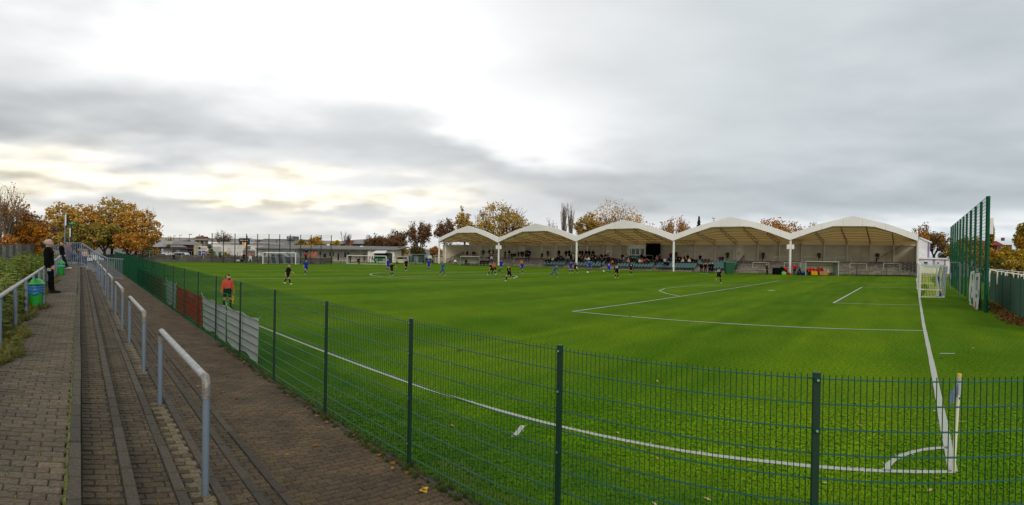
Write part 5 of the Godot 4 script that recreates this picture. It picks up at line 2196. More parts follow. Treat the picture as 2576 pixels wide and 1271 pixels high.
func right_side() -> void:
	near_goal()
	ball_catch_fence()
	# lower screened fence
	var pts := [[2491.6, 680.0, 755.0], [2507.0, 683.0, 763.5], [2524.4, 687.0, 773.0], [2544.6, 690.3, 786.7], [2570.0, 694.0, 799.3], [2602.0, 699.0, 818.0], [2645.0, 706.0, 842.0]]
	var o := thing("screened_fence", "low green fence with dark green windbreak mesh in front of the side terrace", "fence", at_level(2544.6, 786.7))
	var prev := Vector3.ZERO
	for p in pts:
		var a := at_level(p[0], p[2])
		var s := Shape.new()
		s.box(a + Vector3(0, 1.1, 0), Vector3(0.09, 2.25, 0.09))
		part(o, "post", s, M.bright_green)
		if prev != Vector3.ZERO:
			s = Shape.new().col(Color(0.022, 0.075, 0.040) * rnd(0.9, 1.15))
			var nseg := 6
			for i in nseg:
				var q0 := prev.lerp(a, i / float(nseg)) + Vector3(0, 0, -0.06)
				var q1 := prev.lerp(a, (i + 1) / float(nseg)) + Vector3(0, 0, -0.06)
				var sag0 := 0.03 * sin(i * 2.0)
				var sag1 := 0.03 * sin((i + 1) * 2.0)
				s.quad(q0 + Vector3(0, 0.04, 0), q1 + Vector3(0, 0.04, 0), q1 + Vector3(0, 2.1 + sag1, 0), q0 + Vector3(0, 2.1 + sag0, 0))
			part(o, "windbreak_mesh", s, M.screen_mesh)
			s = Shape.new()
			for j in 6:
				s.rod(prev + Vector3(0, 0.2 + 0.38 * j, 0.02), a + Vector3(0, 0.2 + 0.38 * j, 0.02), 0.014)
			part(o, "wires", s, M.green_wire)
		prev = a
	# steps of the side terrace behind the screen
	var g := setting("side_terrace")
	for k in 5:
		var s := Shape.new().col(Color(0.19, 0.18, 0.15) * rnd(0.85, 1.1))
		var a := at_level(2493 + k * 1.5, 752 - k * 2.0)
		var b := at_level(2700, 868 - k * 8)
		var f := Vector3(0.9 * k + 1.4, 0, -0.9 * k - 1.2)
		var w := Vector3(1.0, 0, -0.9)
		var h := 0.28 * (k + 1)
		s.hexa([a + f - Vector3(0, 0.1, 0), b + f - Vector3(0, 0.1, 0), b + f + w - Vector3(0, 0.1, 0), a + f + w - Vector3(0, 0.1, 0), a + f + Vector3(0, h, 0), b + f + Vector3(0, h, 0), b + f + w + Vector3(0, h, 0), a + f + w + Vector3(0, h, 0)])
		part(g, "step", s, M.concrete)
	# white pipe rails on it
	o = thing("terrace_rail", "white pipe railing along the top of the side terrace", "railing", at_level(2500, 735, 1.3))
	var top := 2.6
	for i in 9:
		var s := Shape.new()
		var x := 2478.0 + i * 14.0
		var a := at_depth(x, 676.0 + i * 1.3, 41.0 - i * 0.7)
		s.tube([a + Vector3(0, -1.35, 0), a], 0.03, 0.03, 6)
		part(o, "post", s, M.white_metal)
		if i < 8:
			var b := at_depth(x + 14.0, 676.0 + (i + 1) * 1.3, 41.0 - (i + 1) * 0.7)
			s = Shape.new()
			s.tube([a, b], 0.035, 0.035, 6)
			part(o, "top_rail", s, M.white_metal)
	for i in 5:
		var x := 2497.0 + 20.0 * i
		var ob := thing("crush_barrier", "short white hooped barrier standing behind the windbreak mesh", "barrier", at_depth(x, 712.0 + i * 4.0, 36.0 - i), "white hooped barriers on the side terrace")
		var s := Shape.new()
		s.tube([Vector3(-0.2, 0, 0), Vector3(-0.2, 0.82, 0), Vector3(-0.15, 0.88, 0), Vector3(0.28, 0.82, 0), Vector3(0.32, 0.76, 0), Vector3(0.32, 0, 0)], 0.035, 0.035, 6)
		own(ob, "hoop", s, M.white_metal)
	# white annexe at the end of the stand
	o = thing("annexe", "white rendered annexe with lilac corner strips at the end of the stand", "building", at_depth(2350, 694, 108.0))
	var s := Shape.new().col(Color(0.76, 0.76, 0.79))
	slab(s, 2311, 651, 2392, 694, 104.0, 9.0, 0.0)
	part(o, "lower_wall", s, M.render)
	s = Shape.new().col(Color(0.76, 0.76, 0.79))
	var c := at_depth(2311, 650, 106.0)
	var m := 106.0 / F
	s.prism([Vector2(0, -2.5), Vector2(28.0 * m, -2.5), Vector2(28.0 * m, 39.0 * m), Vector2(0, 51.0 * m)], c, Vector3.RIGHT, Vector3.UP, Vector3(0, 0, -8))
	part(o, "upper_wall", s, M.render)
	s = Shape.new().col(Color(0.80, 0.80, 0.80))
	slab(s, 2310, 649, 2393, 652.5, 103.7, 9.5)
	part(o, "parapet", s, M.render)
	s = Shape.new().col(Color(0.80, 0.80, 0.80))
	s.prism([Vector2(0, 51.0 * m), Vector2(31.0 * m, 38.0 * m), Vector2(31.0 * m, 42.0 * m), Vector2(0, 54.0 * m)], c + Vector3(0, 0, 0.2), Vector3.RIGHT, Vector3.UP, Vector3(0, 0, -8.4))
	part(o, "roof_edge", s, M.render)
	for x in [[2335.0, 2338.5, 611.0, 649.0, 105.9], [2347.0, 2353.0, 652.5, 672.0, 103.95], [2376.0, 2379.5, 653.0, 672.0, 103.95]]:
		s = Shape.new().col(Color(0.26, 0.22, 0.36))
		slab(s, x[0], x[2], x[1], x[3], x[4], 0.2)
		part(o, "lilac_strip", s, M.render)
	for x in [[2325.0, 2334.0, 659.0, 667.0], [2358.0, 2363.0, 660.0, 664.0]]:
		s = Shape.new()
		slab(s, x[0], x[2], x[1], x[3], 103.95, 0.2)
		var wn := part(o, "window", s, M.glass)
		s = Shape.new().col(Color(0.7, 0.7, 0.7))
		slab(s, x[0] - 0.6, x[3], x[1] + 0.6, x[3] + 0.9, 103.8, 0.3)
		part(wn, "sill", s, M.render)
	# the house with the red roof
	var d := 120.0
	o = thing("house", "house with long red tiled roof and dormers behind yellow trees", "house", at_depth(2530, 690, d))
	s = Shape.new().col(Color(0.50, 0.44, 0.34))
	slab(s, 2470, 640, 2566, 690, d, 9.0, 0.0)
	part(o, "wall", s, M.render)
	s = Shape.new().col(Color(0.36, 0.045, 0.030))
	c = at_depth(2464, 642, d)
	m = d / F
	var ridge := 38.0 * m
	var l := 108.0 * m
	s.quad(c + Vector3(0, 0, 0.6), c + Vector3(l, 0, 0.6), c + Vector3(l - 1.8, ridge, -4.5), c + Vector3(0, ridge, -4.5))
	s.tri(c + Vector3(l, 0, 0.6), c + Vector3(l, 0, -9.6), c + Vector3(l - 1.8, ridge, -4.5))
	s.quad(c + Vector3(l, 0, -9.6), c + Vector3(0, 0, -9.6), c + Vector3(0, ridge, -4.5), c + Vector3(l - 1.8, ridge, -4.5))
	var rf := part(o, "roof", s, M.tile)
	for x in [2494.0, 2525.0]:
		s = Shape.new()
		slab(s, x, 598.0, x + 3.0, 606.0, d + 4.5, 0.7)
		part(rf, "chimney", s, M.brickwork)
	for x in [[2511.0, 2519.0], [2534.0, 2545.0]]:
		s = Shape.new().col(Color(0.36, 0.05, 0.034))
		slab(s, x[0] - 1.5, 616, x[1] + 1.5, 619, d - 0.2, 3.5)
		slab(s, x[0] - 1.2, 619, x[1] + 1.2, 630, d + 0.1, 3.0)
		var dm := part(o, "dormer", s, M.tile)
		s = Shape.new().col(Color(0.5, 0.5, 0.5))
		slab(s, x[0] - 0.5, 619.5, x[1] + 0.5, 628.5, d, 0.1)
		part(dm, "window_frame", s, M.paint)
		s = Shape.new()
		slab(s, x[0] + 0.3, 620.5, (x[0] + x[1]) * 0.5 - 0.4, 627.5, d - 0.06, 0.08)
		slab(s, (x[0] + x[1]) * 0.5 + 0.4, 620.5, x[1] - 0.3, 627.5, d - 0.06, 0.08)
		part(dm, "pane", s, M.glass)

# ---------------------------------------------------------------- the far end
func car(label: String, x: float, d: float, width_px: float, kind: String, color: Color, turn := 0.0, group := "parked cars") -> void:
	var p := at_depth(x, 640, d)
	p.y = -0.05
	var o := thing("parked_car", label, "car", p, group, turn)
	var L := width_px * d / F
	var k := L / 4.3
	var side := [Vector2(-2.15, 0.28), Vector2(2.15, 0.28), Vector2(2.13, 0.75), Vector2(1.3, 0.92), Vector2(0.55, 1.42), Vector2(-1.25, 1.45), Vector2(-1.95, 0.95), Vector2(-2.15, 0.85)]
	var win := [Vector2(-1.72, 0.95), Vector2(1.08, 0.95), Vector2(0.48, 1.35), Vector2(-1.18, 1.38)]
	if kind == "van":
		side = [Vector2(-2.15, 0.28), Vector2(2.15, 0.28), Vector2(2.13, 0.95), Vector2(1.55, 1.15), Vector2(0.95, 1.80), Vector2(-2.0, 1.88), Vector2(-2.15, 1.2)]
		win = [Vector2(-1.9, 1.16), Vector2(1.42, 1.16), Vector2(0.92, 1.68), Vector2(-1.9, 1.74)]
	var s := Shape.new().col(color)
	s.prism(side, Vector3(0, 0, 0.82), Vector3.RIGHT, Vector3.UP, Vector3(0, 0, -1.64))
	own(o, "car_body", s, M.car_paint)
	s = Shape.new()
	s.prism(win, Vector3(0, 0, 0.835), Vector3.RIGHT, Vector3.UP, Vector3(0, 0, -1.67))
	own(o, "side_windows", s, M.glass)
	for wx in [-1.35, 1.35]:
		for wz in [0.72, -0.72]:
			s = Shape.new()
			s.tube([Vector3(wx, 0.31, wz - 0.1), Vector3(wx, 0.31, wz + 0.12)], 0.31, 0.31, 14)
			var w := own(o, "wheel", s, M.black_steel)
			s = Shape.new()
			s.tube([Vector3(wx, 0.31, wz + 0.1), Vector3(wx, 0.31, wz + 0.135)], 0.19, 0.19, 10)
			own(w, "rim", s, M.galvanised)
	for e in [[2.1, Color(0.7, 0.7, 0.65), "headlight"], [-2.12, Color(0.35, 0.01, 0.01), "tail_light"]]:
		for wz in [0.62, -0.62]:
			s = Shape.new().col(e[1])
			s.box(Vector3(e[0], 0.72, wz), Vector3(0.1, 0.14, 0.3))
			own(o, e[2], s, M.plastic)
	o.scale = Vector3(k, clampf(k, 0.85, 1.1), 1.0)

func windows(o: Node3D, list: Array, d: float, frame: Color) -> void:
	for w in list:
		var s := Shape.new()
		slab(s, w[0], w[1], w[2], w[3], d - 0.02, 0.12)
		var p := part(o, w[4], s, M.glass if w[4] == "window" else M.dark_door)
		s = Shape.new().col(frame)
		slab(s, w[0] - 0.7, w[1] - 0.6, w[0], w[3], d - 0.09, 0.14)
		slab(s, w[2], w[1] - 0.6, w[2] + 0.7, w[3], d - 0.09, 0.14)
		slab(s, w[0] - 0.7, w[1] - 1.2, w[2] + 0.7, w[1] - 0.5, d - 0.09, 0.14)
		if w[4] == "window":
			slab(s, w[0] - 0.9, w[3], w[2] + 0.9, w[3] + 0.7, d - 0.16, 0.2)
		part(p, "frame", s, M.paint)

func lettering(parent: Node3D, called: String, txt: String, at: Vector3, h: float, m: Material) -> void:
	var tm := TextMesh.new()
	tm.text = txt
	tm.font_size = 40
	tm.pixel_size = h / 30.0
	tm.depth = 0.03
	put(parent, called, tm, m, at - bases[parent])

func far_end() -> void:
	# stepped bank
	var o := thing("far_terrace", "long low bank of worn grey concrete steps behind the far goal", "terrace", at_level(520, 661))
	for k in 5:
		for b in 30:
			var x0 := 240.0 + 19.0 * b
			var x1 := x0 + 19.0
			var s := Shape.new().col(Color(0.17, 0.16, 0.13) * rnd(0.7, 1.3))
			var d0 := 99.0 + 0.8 * k
			var h := 0.24 * (k + 1) * 0.92
			var a := at_depth(x0, 660, d0)
			var c := at_depth(x1 - 0.4, 660, d0)
			var bk := Vector3(0, 0, -1.0 if k < 4 else -6.0)
			var lo := Vector3(0, -0.1, 0)
			var hi := Vector3(0, h + rnd(-0.02, 0.02), 0)
			a.y = 0
			c.y = 0
			s.hexa([a + lo, c + lo, c + bk + lo, a + bk + lo, a + hi, c + hi, c + bk + hi, a + bk + hi])
			part(o, "step_block", s, M.concrete)
	# pipe rail along the top of the bank
	o = thing("bank_rail", "thin grey pipe rail along the top of the far concrete bank", "railing", at_level(520, 661))
	for i in 24:
		var s := Shape.new()
		var x := 346.0 + i * 19.3
		var a := at_depth(x, 640, 103.0)
		a.y = 1.0
		s.rod(a, a + Vector3(0, 1.0, 0), 0.06)
		part(o, "post", s, M.galvanised)
		if i < 23:
			var b := at_depth(x + 19.3, 640, 103.0)
			b.y = 1.0
			s = Shape.new()
			s.rod(a + Vector3(0, 1.0, 0), b + Vector3(0, 1.0, 0), 0.06)
			part(o, "rail", s, M.galvanised)
	for e in [[346, 376], [433, 457], [490, 512], [513, 548], [570, 604], [625, 650], [680, 705]]:
		var a := at_depth(e[0], 640, 101.0)
		var b := at_depth(e[1], 640, 101.0)
		a.y = 0.66
		b.y = 0.66
		var ob := thing("crush_barrier", "pale hooped barrier standing on the far concrete bank", "barrier", a, "pale barriers on the far bank")
		var s := Shape.new()
		var up := Vector3(0, 0.95, 0)
		s.tube([a, a + up, b + up, b], 0.045, 0.045, 6)
		part(ob, "hoop", s, M.galvanised_pale)
	# tall catch fence
	o = thing("far_catch_fence", "tall dark wire catch fence with slim posts behind the far goal", "fence", at_level(532, 662))
	var xs := [532.4, 561.0, 590.0, 618.8, 647.0, 675.5, 702.5, 729.0, 755.3, 781.6, 807.0, 832.4]
	var prev := Vector3.ZERO
	for i in xs.size():
		var a := at_depth(xs[i], 662.5, 97.5)
		a.y = 0
		var h := 5.45
		var s := Shape.new()
		s.box(a + Vector3(0, h * 0.5, 0), Vector3(0.11, h, 0.11))
		part(o, "post", s, M.black_steel)
		if prev != Vector3.ZERO:
			s = Shape.new()
			for j in 13:
				s.rod(prev + Vector3(0, 0.1 + j * 0.44, 0), a + Vector3(0, 0.1 + j * 0.44, 0), 0.014)
			for j in range(1, 10):
				var p := prev.lerp(a, j / 10.0)
				s.rod(p + Vector3(0, 0.1, 0), p + Vector3(0, h - 0.05, 0), 0.008)
			part(o, "wire_panel", s, M.black_steel)
		prev = a
	far_goals()
	scoreboard()
	far_buildings()
	far_people()

func frame_goal(label: String, x0: float, x1: float, ytop: float, ybase: float, thick: float, m: Material, netted: bool, d_net: float) -> void:
	var a := at_level(x0, ybase)
	var b := at_level(x1, ybase + RHO * (x1 - x0))
	b.z = a.z
	b.y = 0
	a.y = 0
	var h := (ybase - ytop) * -a.z / F
	var o := thing("goal", label, "goal", a)
	var up := Vector3(0, h, 0)
	for p in [a, b]:
		var s := Shape.new()
		s.tube([p, p + up], thick, thick, 10)
		part(o, "goalpost", s, m)
	var s := Shape.new()
	s.tube([a + up, b + up], thick, thick, 10)
	part(o, "crossbar", s, m)
	var bk := Vector3(0, 0, -d_net)
	s = Shape.new()
	s.tube([a + Vector3(0, 0.04, 0), a + bk + Vector3(-0.2, 0.04, 0), b + bk + Vector3(0.2, 0.04, 0), b + Vector3(0, 0.04, 0)], 0.04, 0.04, 6)
	for p in [a, b]:
		s.tube([p + up, p + bk * 0.4 + up * 0.98, p + bk + Vector3(0, 0.04, 0)], 0.03, 0.03, 6)
	part(o, "net_frame", s, m)
	if netted:
		for i in 9:
			# broad blue and white bands of netting at the back
			s = Shape.new().col(Color(0.06, 0.10, 0.16) if i % 2 else Color(0.32, 0.35, 0.38))
			var u0 := i / 9.0
			var u1 := (i + 1) / 9.0
			net(s, a.lerp(b, u0) + bk, a.lerp(b, u1) + bk, a.lerp(b, u1) + bk * 0.6 + up * 0.96, a.lerp(b, u0) + bk * 0.6 + up * 0.96, 8, 20, 0.03, Vector3.ZERO)
			part(o, "net_band", s, M.cord)
		for p in [a, b]:
			s = Shape.new().col(Color(0.3, 0.33, 0.36))
			net(s, p, p + bk, p + bk * 0.5 + up * 0.98, p + up, 8, 10, 0.02, Vector3.ZERO)
			part(o, "side_net", s, M.cord)

func far_goals() -> void:
	frame_goal("white far goal with blue and white striped net", 661, 743, 635.5, 664.0, 0.075, M.white_metal, true, 2.4)
	frame_goal("thin white training goal frame in front of the clubhouse", 873, 971, 643.0, 664.5, 0.06, M.white_metal, false, 1.2)
	frame_goal("small grey portable goal frame near the parked minivan", 1033, 1068, 640.0, 663.5, 0.06, M.galvanised, false, 1.0)

func scoreboard() -> void:
	var d := 104.0
	var base := at_depth(619, 650, d)
	base.y = 0
	var o := thing("scoreboard", "black electronic scoreboard reading HEIM GAST 1:0 on a slim pole", "scoreboard", base)
	var s := Shape.new()
	var bx := slab(s, 601.5, 600.5, 626.0, 615.5, d, 0.35)
	part(o, "casing", s, M.black_steel)
	s = Shape.new()
	slab(s, 600.5, 598.8, 628.5, 600.0, d - 0.25, 0.9)
	part(o, "hood", s, M.black_steel)
	s = Shape.new()
	s.box(Vector3(base.x, 2.6, base.z - 0.2), Vector3(0.16, 5.2, 0.16))
	part(o, "pole", s, M.black_steel)
	var c: Vector3 = bx[0]
	lettering(o, "caption", "HEIM | GAST", c + Vector3(0, 0.24, 0.19), 0.185, M.number)
	lettering(o, "score", "1:0", c + Vector3(0.05, -0.36, 0.19), 0.46, M.amber)
	var l := OmniLight3D.new()
	l.name = "score_glow"
	l.light_color = Color(1.0, 0.6, 0.25)
	l.light_energy = 0.05
	l.light_size = 0.3
	l.shadow_enabled = true
	l.omni_range = 6.0
	l.omni_attenuation = 2.0
	o.add_child(l)
	l.position = c + Vector3(0.05, -0.36, 0.5) - base

func block(o: Node3D, called: String, x0: float, y0: float, x1: float, y1: float, d: float, thick: float, color: Color, m: Material, ground := -99.0) -> MeshInstance3D:
	var s := Shape.new().col(color)
	slab(s, x0, y0, x1, y1, d, thick, ground)
	return part(o, called, s, m)

func far_buildings() -> void:
	var wht := Color(0.80, 0.79, 0.74)
	# clubhouse
	var d := 124.0
	var o := thing("clubhouse", "long low cream clubhouse with flat grey roof behind the pitch", "building", at_level(870, 656.5))
	block(o, "wall", 744, 628, 998, 658, d, 12.0, Color(0.74, 0.69, 0.52), M.render, -0.05)
	block(o, "wing_wall", 925, 630.5, 992, 658, d - 2.5, 4.0, Color(0.78, 0.76, 0.68), M.render, -0.05)
	var s := Shape.new().col(Color(0.16, 0.16, 0.15))
	var c := at_depth(742, 626.5, d - 3.0)
	var r := at_depth(998, 626.5 + RHO * 256.0, d - 3.0)
	s.hexa([c, r, r + Vector3(0, 0.75, -15), c + Vector3(0, 0.75, -15), c + Vector3(0, 0.22, 0), r + Vector3(0, 0.22, 0), r + Vector3(0, 1.0, -15), c + Vector3(0, 1.0, -15)])
	part(o, "roof", s, M.felt)
	for i in 7:
		block(o, "roof_bracket", 770 + 27.0 * i, 627.5 + 0.4 * i, 773 + 27.0 * i, 630.0 + 0.4 * i, d - 2.0, 1.0, wht, M.paint)
	windows(o, [[791.5, 633.5, 795.5, 643, "window"], [803, 633.5, 807, 643, "window"], [828, 634, 833, 644.5, "window"], [836, 634, 839.5, 644.5, "window"], [866, 635, 871, 647.5, "window"], [873, 635, 878, 647.5, "window"], [813, 638, 820.5, 656, "door"], [848.5, 638, 853, 656, "door"]], d, wht)
	windows(o, [[914, 639, 917.5, 656, "door"]], d - 0.2, Color(0.75, 0.75, 0.75))
	block(o, "roof_light", 906, 618.5, 912, 622, d + 3.0, 1.2, Color(0.8, 0.78, 0.72), M.paint)
	# grey-roofed link and the white hall
	o = thing("hall", "plain white rendered hall with low parapet left of the clubhouse", "building", at_level(590, 655))
	block(o, "wall", 531, 614, 643, 655, 122.0, 14.0, wht, M.render, -0.05)
	block(o, "parapet", 530, 612.3, 644, 614.2, 121.8, 14.4, Color(0.5, 0.49, 0.45), M.render)
	windows(o, [[539.5, 629, 543, 635, "window"], [547.5, 629.5, 551, 635.5, "window"]], 122.0, Color(0.5, 0.5, 0.5))
	o = thing("link_building", "white building with shallow grey roof between hall and clubhouse", "building", at_level(695, 656))
	block(o, "wall", 643, 625, 746, 656, 121.0, 12.0, wht, M.render, -0.05)
	s = Shape.new().col(Color(0.17, 0.17, 0.16))
	c = at_depth(641, 626.0, 120.0)
	r = at_depth(748, 626.0 + RHO * 107.0, 120.0)
	s.hexa([c, r, r + Vector3(0, 0.7, -13), c + Vector3(0, 0.7, -13), c + Vector3(0, 0.2, 0), r + Vector3(0, 0.2, 0), r + Vector3(0, 1.0, -13), c + Vector3(0, 1.0, -13)])
	part(o, "roof", s, M.felt)
	windows(o, [[659, 633, 668, 643, "window"], [719, 634, 728, 644, "window"]], 121.0, wht)
	for x in [645.5, 743.0]:
		s = Shape.new()
		var p := at_depth(x, 640, 120.8)
		s.tube([Vector3(p.x, 0, p.z), Vector3(p.x, at_depth(x, 626, 120.8).y, p.z)], 0.07, 0.07, 6)
		part(o, "downpipe", s, M.galvanised)
	# shop with blue windows
	o = thing("shop", "pale shop building with bright blue window panels and cream corner pillar", "building", at_level(520, 655))
	block(o, "wall", 489, 620, 532, 655, 118.0, 10.0, wht, M.render, -0.05)
	block(o, "corner_pillar", 487, 617, 494.5, 655, 117.7, 2.0, Color(0.50, 0.47, 0.28), M.render, -0.05)
	for x in [[498, 505.5], [507, 515.5]]:
		block(o, "blue_panel", x[0], 631, x[1], 642, 117.9, 0.15, Color(0.012, 0.025, 0.26), M.paint)
	block(o, "panel_frame", 505.5, 630.5, 507, 642.5, 117.8, 0.15, Color(0.7, 0.7, 0.7), M.paint)
	block(o, "panel_frame", 507, 635, 515.5, 636.5, 117.8, 0.15, Color(0.7, 0.7, 0.7), M.paint)
	block(o, "red_panel", 517, 632, 521, 641, 117.85, 0.15, Color(0.35, 0.03, 0.03), M.paint)
	var sg := block(o, "shop_sign", 504, 622, 519, 626, 117.85, 0.15, Color(0.62, 0.62, 0.58), M.paint)
	block(o, "sign_emblem", 498.5, 621.5, 503, 626.5, 117.8, 0.15, Color(0.015, 0.015, 0.015), M.paint)
	# low shed
	o = thing("shed", "low white shed with dark overhanging flat roof beside the parked cars", "building", at_level(447, 655))
	block(o, "wall", 406, 627, 452, 655, 121.0, 6.0, Color(0.80, 0.81, 0.82), M.render, -0.05)
	block(o, "open_bay", 452, 627, 488, 655, 124.0, 4.0, Color(0.12, 0.09, 0.07), M.render, -0.05)
	block(o, "flat_roof", 404, 624.8, 490, 626.8, 120.0, 8.0, Color(0.05, 0.04, 0.035), M.felt)
	block(o, "red_shutter", 433, 629.5, 441, 637, 120.9, 0.2, Color(0.20, 0.05, 0.035), M.paint)
	# brick hall
	o = thing("brick_hall", "dark red brick hall with pale grey hipped roof in the distance", "building", at_level(405, 655))
	block(o, "wall", 396, 613, 428, 640, 170.0, 16.0, Color(0.16, 0.035, 0.030), M.render, -0.05)
	block(o, "low_wing", 366, 620, 400, 640, 165.0, 10.0, Color(0.15, 0.07, 0.06), M.render, -0.05)
	s = Shape.new().col(Color(0.28, 0.28, 0.28))
	c = at_depth(362, 621, 163.0)
	r = at_depth(402, 621.6, 163.0)
	s.hexa([c, r, r + Vector3(0, 0, -14), c + Vector3(0, 0, -14), c + Vector3(1.2, 0.9, -3), r + Vector3(-0.8, 0.9, -3), r + Vector3(-0.8, 0.9, -11), c + Vector3(1.2, 0.9, -11)])
	c = at_depth(378, 614.5, 169.0)
	r = at_depth(430, 615.2, 169.0)
	s.hexa([c, r, r + Vector3(0, 0, -18), c + Vector3(0, 0, -18), c + Vector3(1.6, 1.1, -3), r + Vector3(-0.8, 1.1, -3), r + Vector3(-0.8, 1.1, -15), c + Vector3(1.6, 1.1, -15)])
	part(o, "roof", s, M.felt)
	for x in [398, 407, 414, 421, 427]:
		block(o, "pilaster", x, 613.5, x + 1.0, 640, 169.8, 0.4, Color(0.35, 0.30, 0.26), M.render)
	# petrol station canopy
	o = thing("station_canopy", "flat white petrol station canopy with dark blue stripe", "canopy", at_level(617, 655))
	block(o, "canopy_edge", 556, 609.8, 679, 617.2, 140.0, 9.0, Color(0.72, 0.72, 0.74), M.paint)
	block(o, "blue_stripe", 557, 611.6, 678.5, 615.0, 139.9, 0.2, Color(0.010, 0.012, 0.13), M.paint)
	for x in [572.0, 662.0]:
		block(o, "canopy_post", x, 617, x + 3, 655, 144.0, 0.5, Color(0.5, 0.5, 0.5), M.paint, -0.05)
	o = thing("station_sign", "small white and blue tilted sign beside the petrol canopy", "sign", at_level(631, 655))
	block(o, "sign_board", 627, 610.5, 635, 619, 138.0, 0.3, Color(0.70, 0.71, 0.73), M.paint)
	block(o, "sign_print", 628.5, 612, 633.5, 616.5, 137.9, 0.1, Color(0.05, 0.07, 0.30), M.paint)
	block(o, "sign_post", 630.5, 619, 631.5, 655, 138.1, 0.2, Color(0.3, 0.3, 0.3), M.paint, -0.05)
	# elevated road
	o = thing("viaduct", "long grey concrete road viaduct crossing the background", "bridge", at_depth(640, 640, 260.0))
	s = Shape.new().col(Color(0.30, 0.29, 0.27))
	var a := at_depth(360, 598.5, 262.0)
	var b := at_depth(1010, 612.0, 300.0)
	s.hexa([a + Vector3(0, -1.35, 0), b + Vector3(0, -1.5, 0), b + Vector3(0, -1.5, -9), a + Vector3(0, -1.35, -9), a + Vector3(0, 0, -1), b + Vector3(0, 0, -1), b + Vector3(0, 0, -9), a + Vector3(0, 0, -9)])
	part(o, "deck", s, M.render)
	s = Shape.new().col(Color(0.36, 0.36, 0.35))
	s.hexa([a + Vector3(0, 0, -0.9), b + Vector3(0, 0, -0.9), b + Vector3(0, 0, -1.1), a + Vector3(0, 0, -1.1), a + Vector3(0, 0.5, -0.9), b + Vector3(0, 0.5, -0.9), b + Vector3(0, 0.5, -1.1), a + Vector3(0, 0.5, -1.1)])
	part(o, "parapet", s, M.render)
	for x in [391.0, 447.0, 500.0, 560.0, 640.0, 720.0]:
		block(o, "pier", x, 604.0, x + 5.0, 640, 268.0, 4.0, Color(0.28, 0.25, 0.21), M.render, -0.05)
	# lift frame with rusty top
	o = thing("crane_frame", "rust-brown machinery on a concrete frame in front of the viaduct", "structure", at_depth(490, 640, 215.0))
	for x in [[454, 457.5], [459, 463], [464.5, 468.5], [489.5, 494], [499.5, 504], [511.5, 516]]:
		block(o, "pillar", x[0], 604.5, x[1], 640, 215.0, 2.0, Color(0.30, 0.24, 0.18) * rnd(0.85, 1.15), M.render, -0.05)
	block(o, "beam", 470, 600.5, 521, 604.5, 214.5, 3.0, Color(0.32, 0.29, 0.25), M.render)
	s = Shape.new().col(Color(0.19, 0.075, 0.05))
	slab(s, 492, 595, 513, 599.8, 215.0, 3.0)
	slab(s, 486, 598, 521, 600.5, 215.4, 2.0)
	slab(s, 504, 592.5, 508, 596, 215.6, 1.2)
	slab(s, 499.5, 590, 500.5, 596, 215.2, 0.4)
	part(o, "machinery", s, M.render)
	s = Shape.new().col(Color(0.35, 0.32, 0.28))
	s.rod(at_depth(474, 605, 216), at_depth(484, 616, 216), 0.6)
	part(o, "strut", s, M.render)
	# blue-roofed strip and far halls
	o = thing("blue_warehouse", "distant low warehouse with pale blue roof strip under the viaduct", "building", at_depth(480, 640, 240.0))
	block(o, "wall", 380, 615.5, 540, 640, 246.0, 6.0, Color(0.55, 0.58, 0.62), M.render, -0.05)
	block(o, "blue_fascia", 450, 612.5, 538, 616, 245.5, 6.0, Color(0.06, 0.18, 0.42), M.paint)
	o = thing("factory", "distant grey factory with square roof tower behind the clubhouse", "building", at_depth(710, 640, 230.0))
	block(o, "wall", 655, 606, 760, 640, 230.0, 20.0, Color(0.30, 0.30, 0.29), M.render, -0.05)
	block(o, "upper_storey", 662, 601.5, 757, 606.5, 231.0, 15.0, Color(0.20, 0.21, 0.22), M.render)
	var tw := block(o, "roof_tower", 721, 594.3, 738, 605, 229.5, 6.0, Color(0.15, 0.18, 0.20), M.render)
	for x in [724.0, 731.5]:
		block(tw, "window", x, 595.8, x + 4.0, 598.6, 229.4, 0.3, Color(0.6, 0.62, 0.6), M.paint)
	o = thing("warehouse", "long grey-roofed brick warehouse rising towards the bare trees", "building", at_depth(890, 640, 190.0))
	block(o, "brick_wall", 838, 613, 985, 640, 190.0, 20.0, Color(0.20, 0.075, 0.05), M.render, -0.05)
	s = Shape.new().col(Color(0.22, 0.22, 0.22))
	a = at_depth(832, 614, 188.0)
	b = at_depth(990, 614, 186.0)
	s.hexa([a, b, b + Vector3(0, 0, -26), a + Vector3(0, 0, -26), a + Vector3(1, 1.0, -3), b + Vector3(-1, 1.8, -3), b + Vector3(-1, 3.0, -24), a + Vector3(1, 2.0, -24)])
	part(o, "roof", s, M.felt)
	block(o, "brick_gable", 869, 605, 883, 622, 186.0, 5.0, Color(0.30, 0.10, 0.05), M.render, -0.05)
	# food stall in front of the clubhouse
	o = thing("food_stall", "green food stall trailer with white raised serving hatch", "stall", at_level(957, 659.5))
	block(o, "counter", 939, 649.5, 975, 658.5, 113.5, 2.0, Color(0.03, 0.20, 0.05), M.paint)
	block(o, "counter_print", 943, 651, 951, 656, 113.45, 0.1, Color(0.20, 0.40, 0.22), M.paint)
	block(o, "counter_print", 963, 651, 968, 657, 113.45, 0.1, Color(0.35, 0.45, 0.36), M.paint)
	block(o, "inside", 941, 638, 974, 649.5, 115.0, 1.0, Color(0.02, 0.025, 0.02), M.paint)
	block(o, "roof", 940, 635.5, 976, 638, 114.0, 2.4, Color(0.05, 0.12, 0.06), M.paint)
	s = Shape.new().col(Color(0.68, 0.68, 0.66))
	a = at_depth(934, 637.5, 112.0)
	b = at_depth(969, 637.5, 112.0)
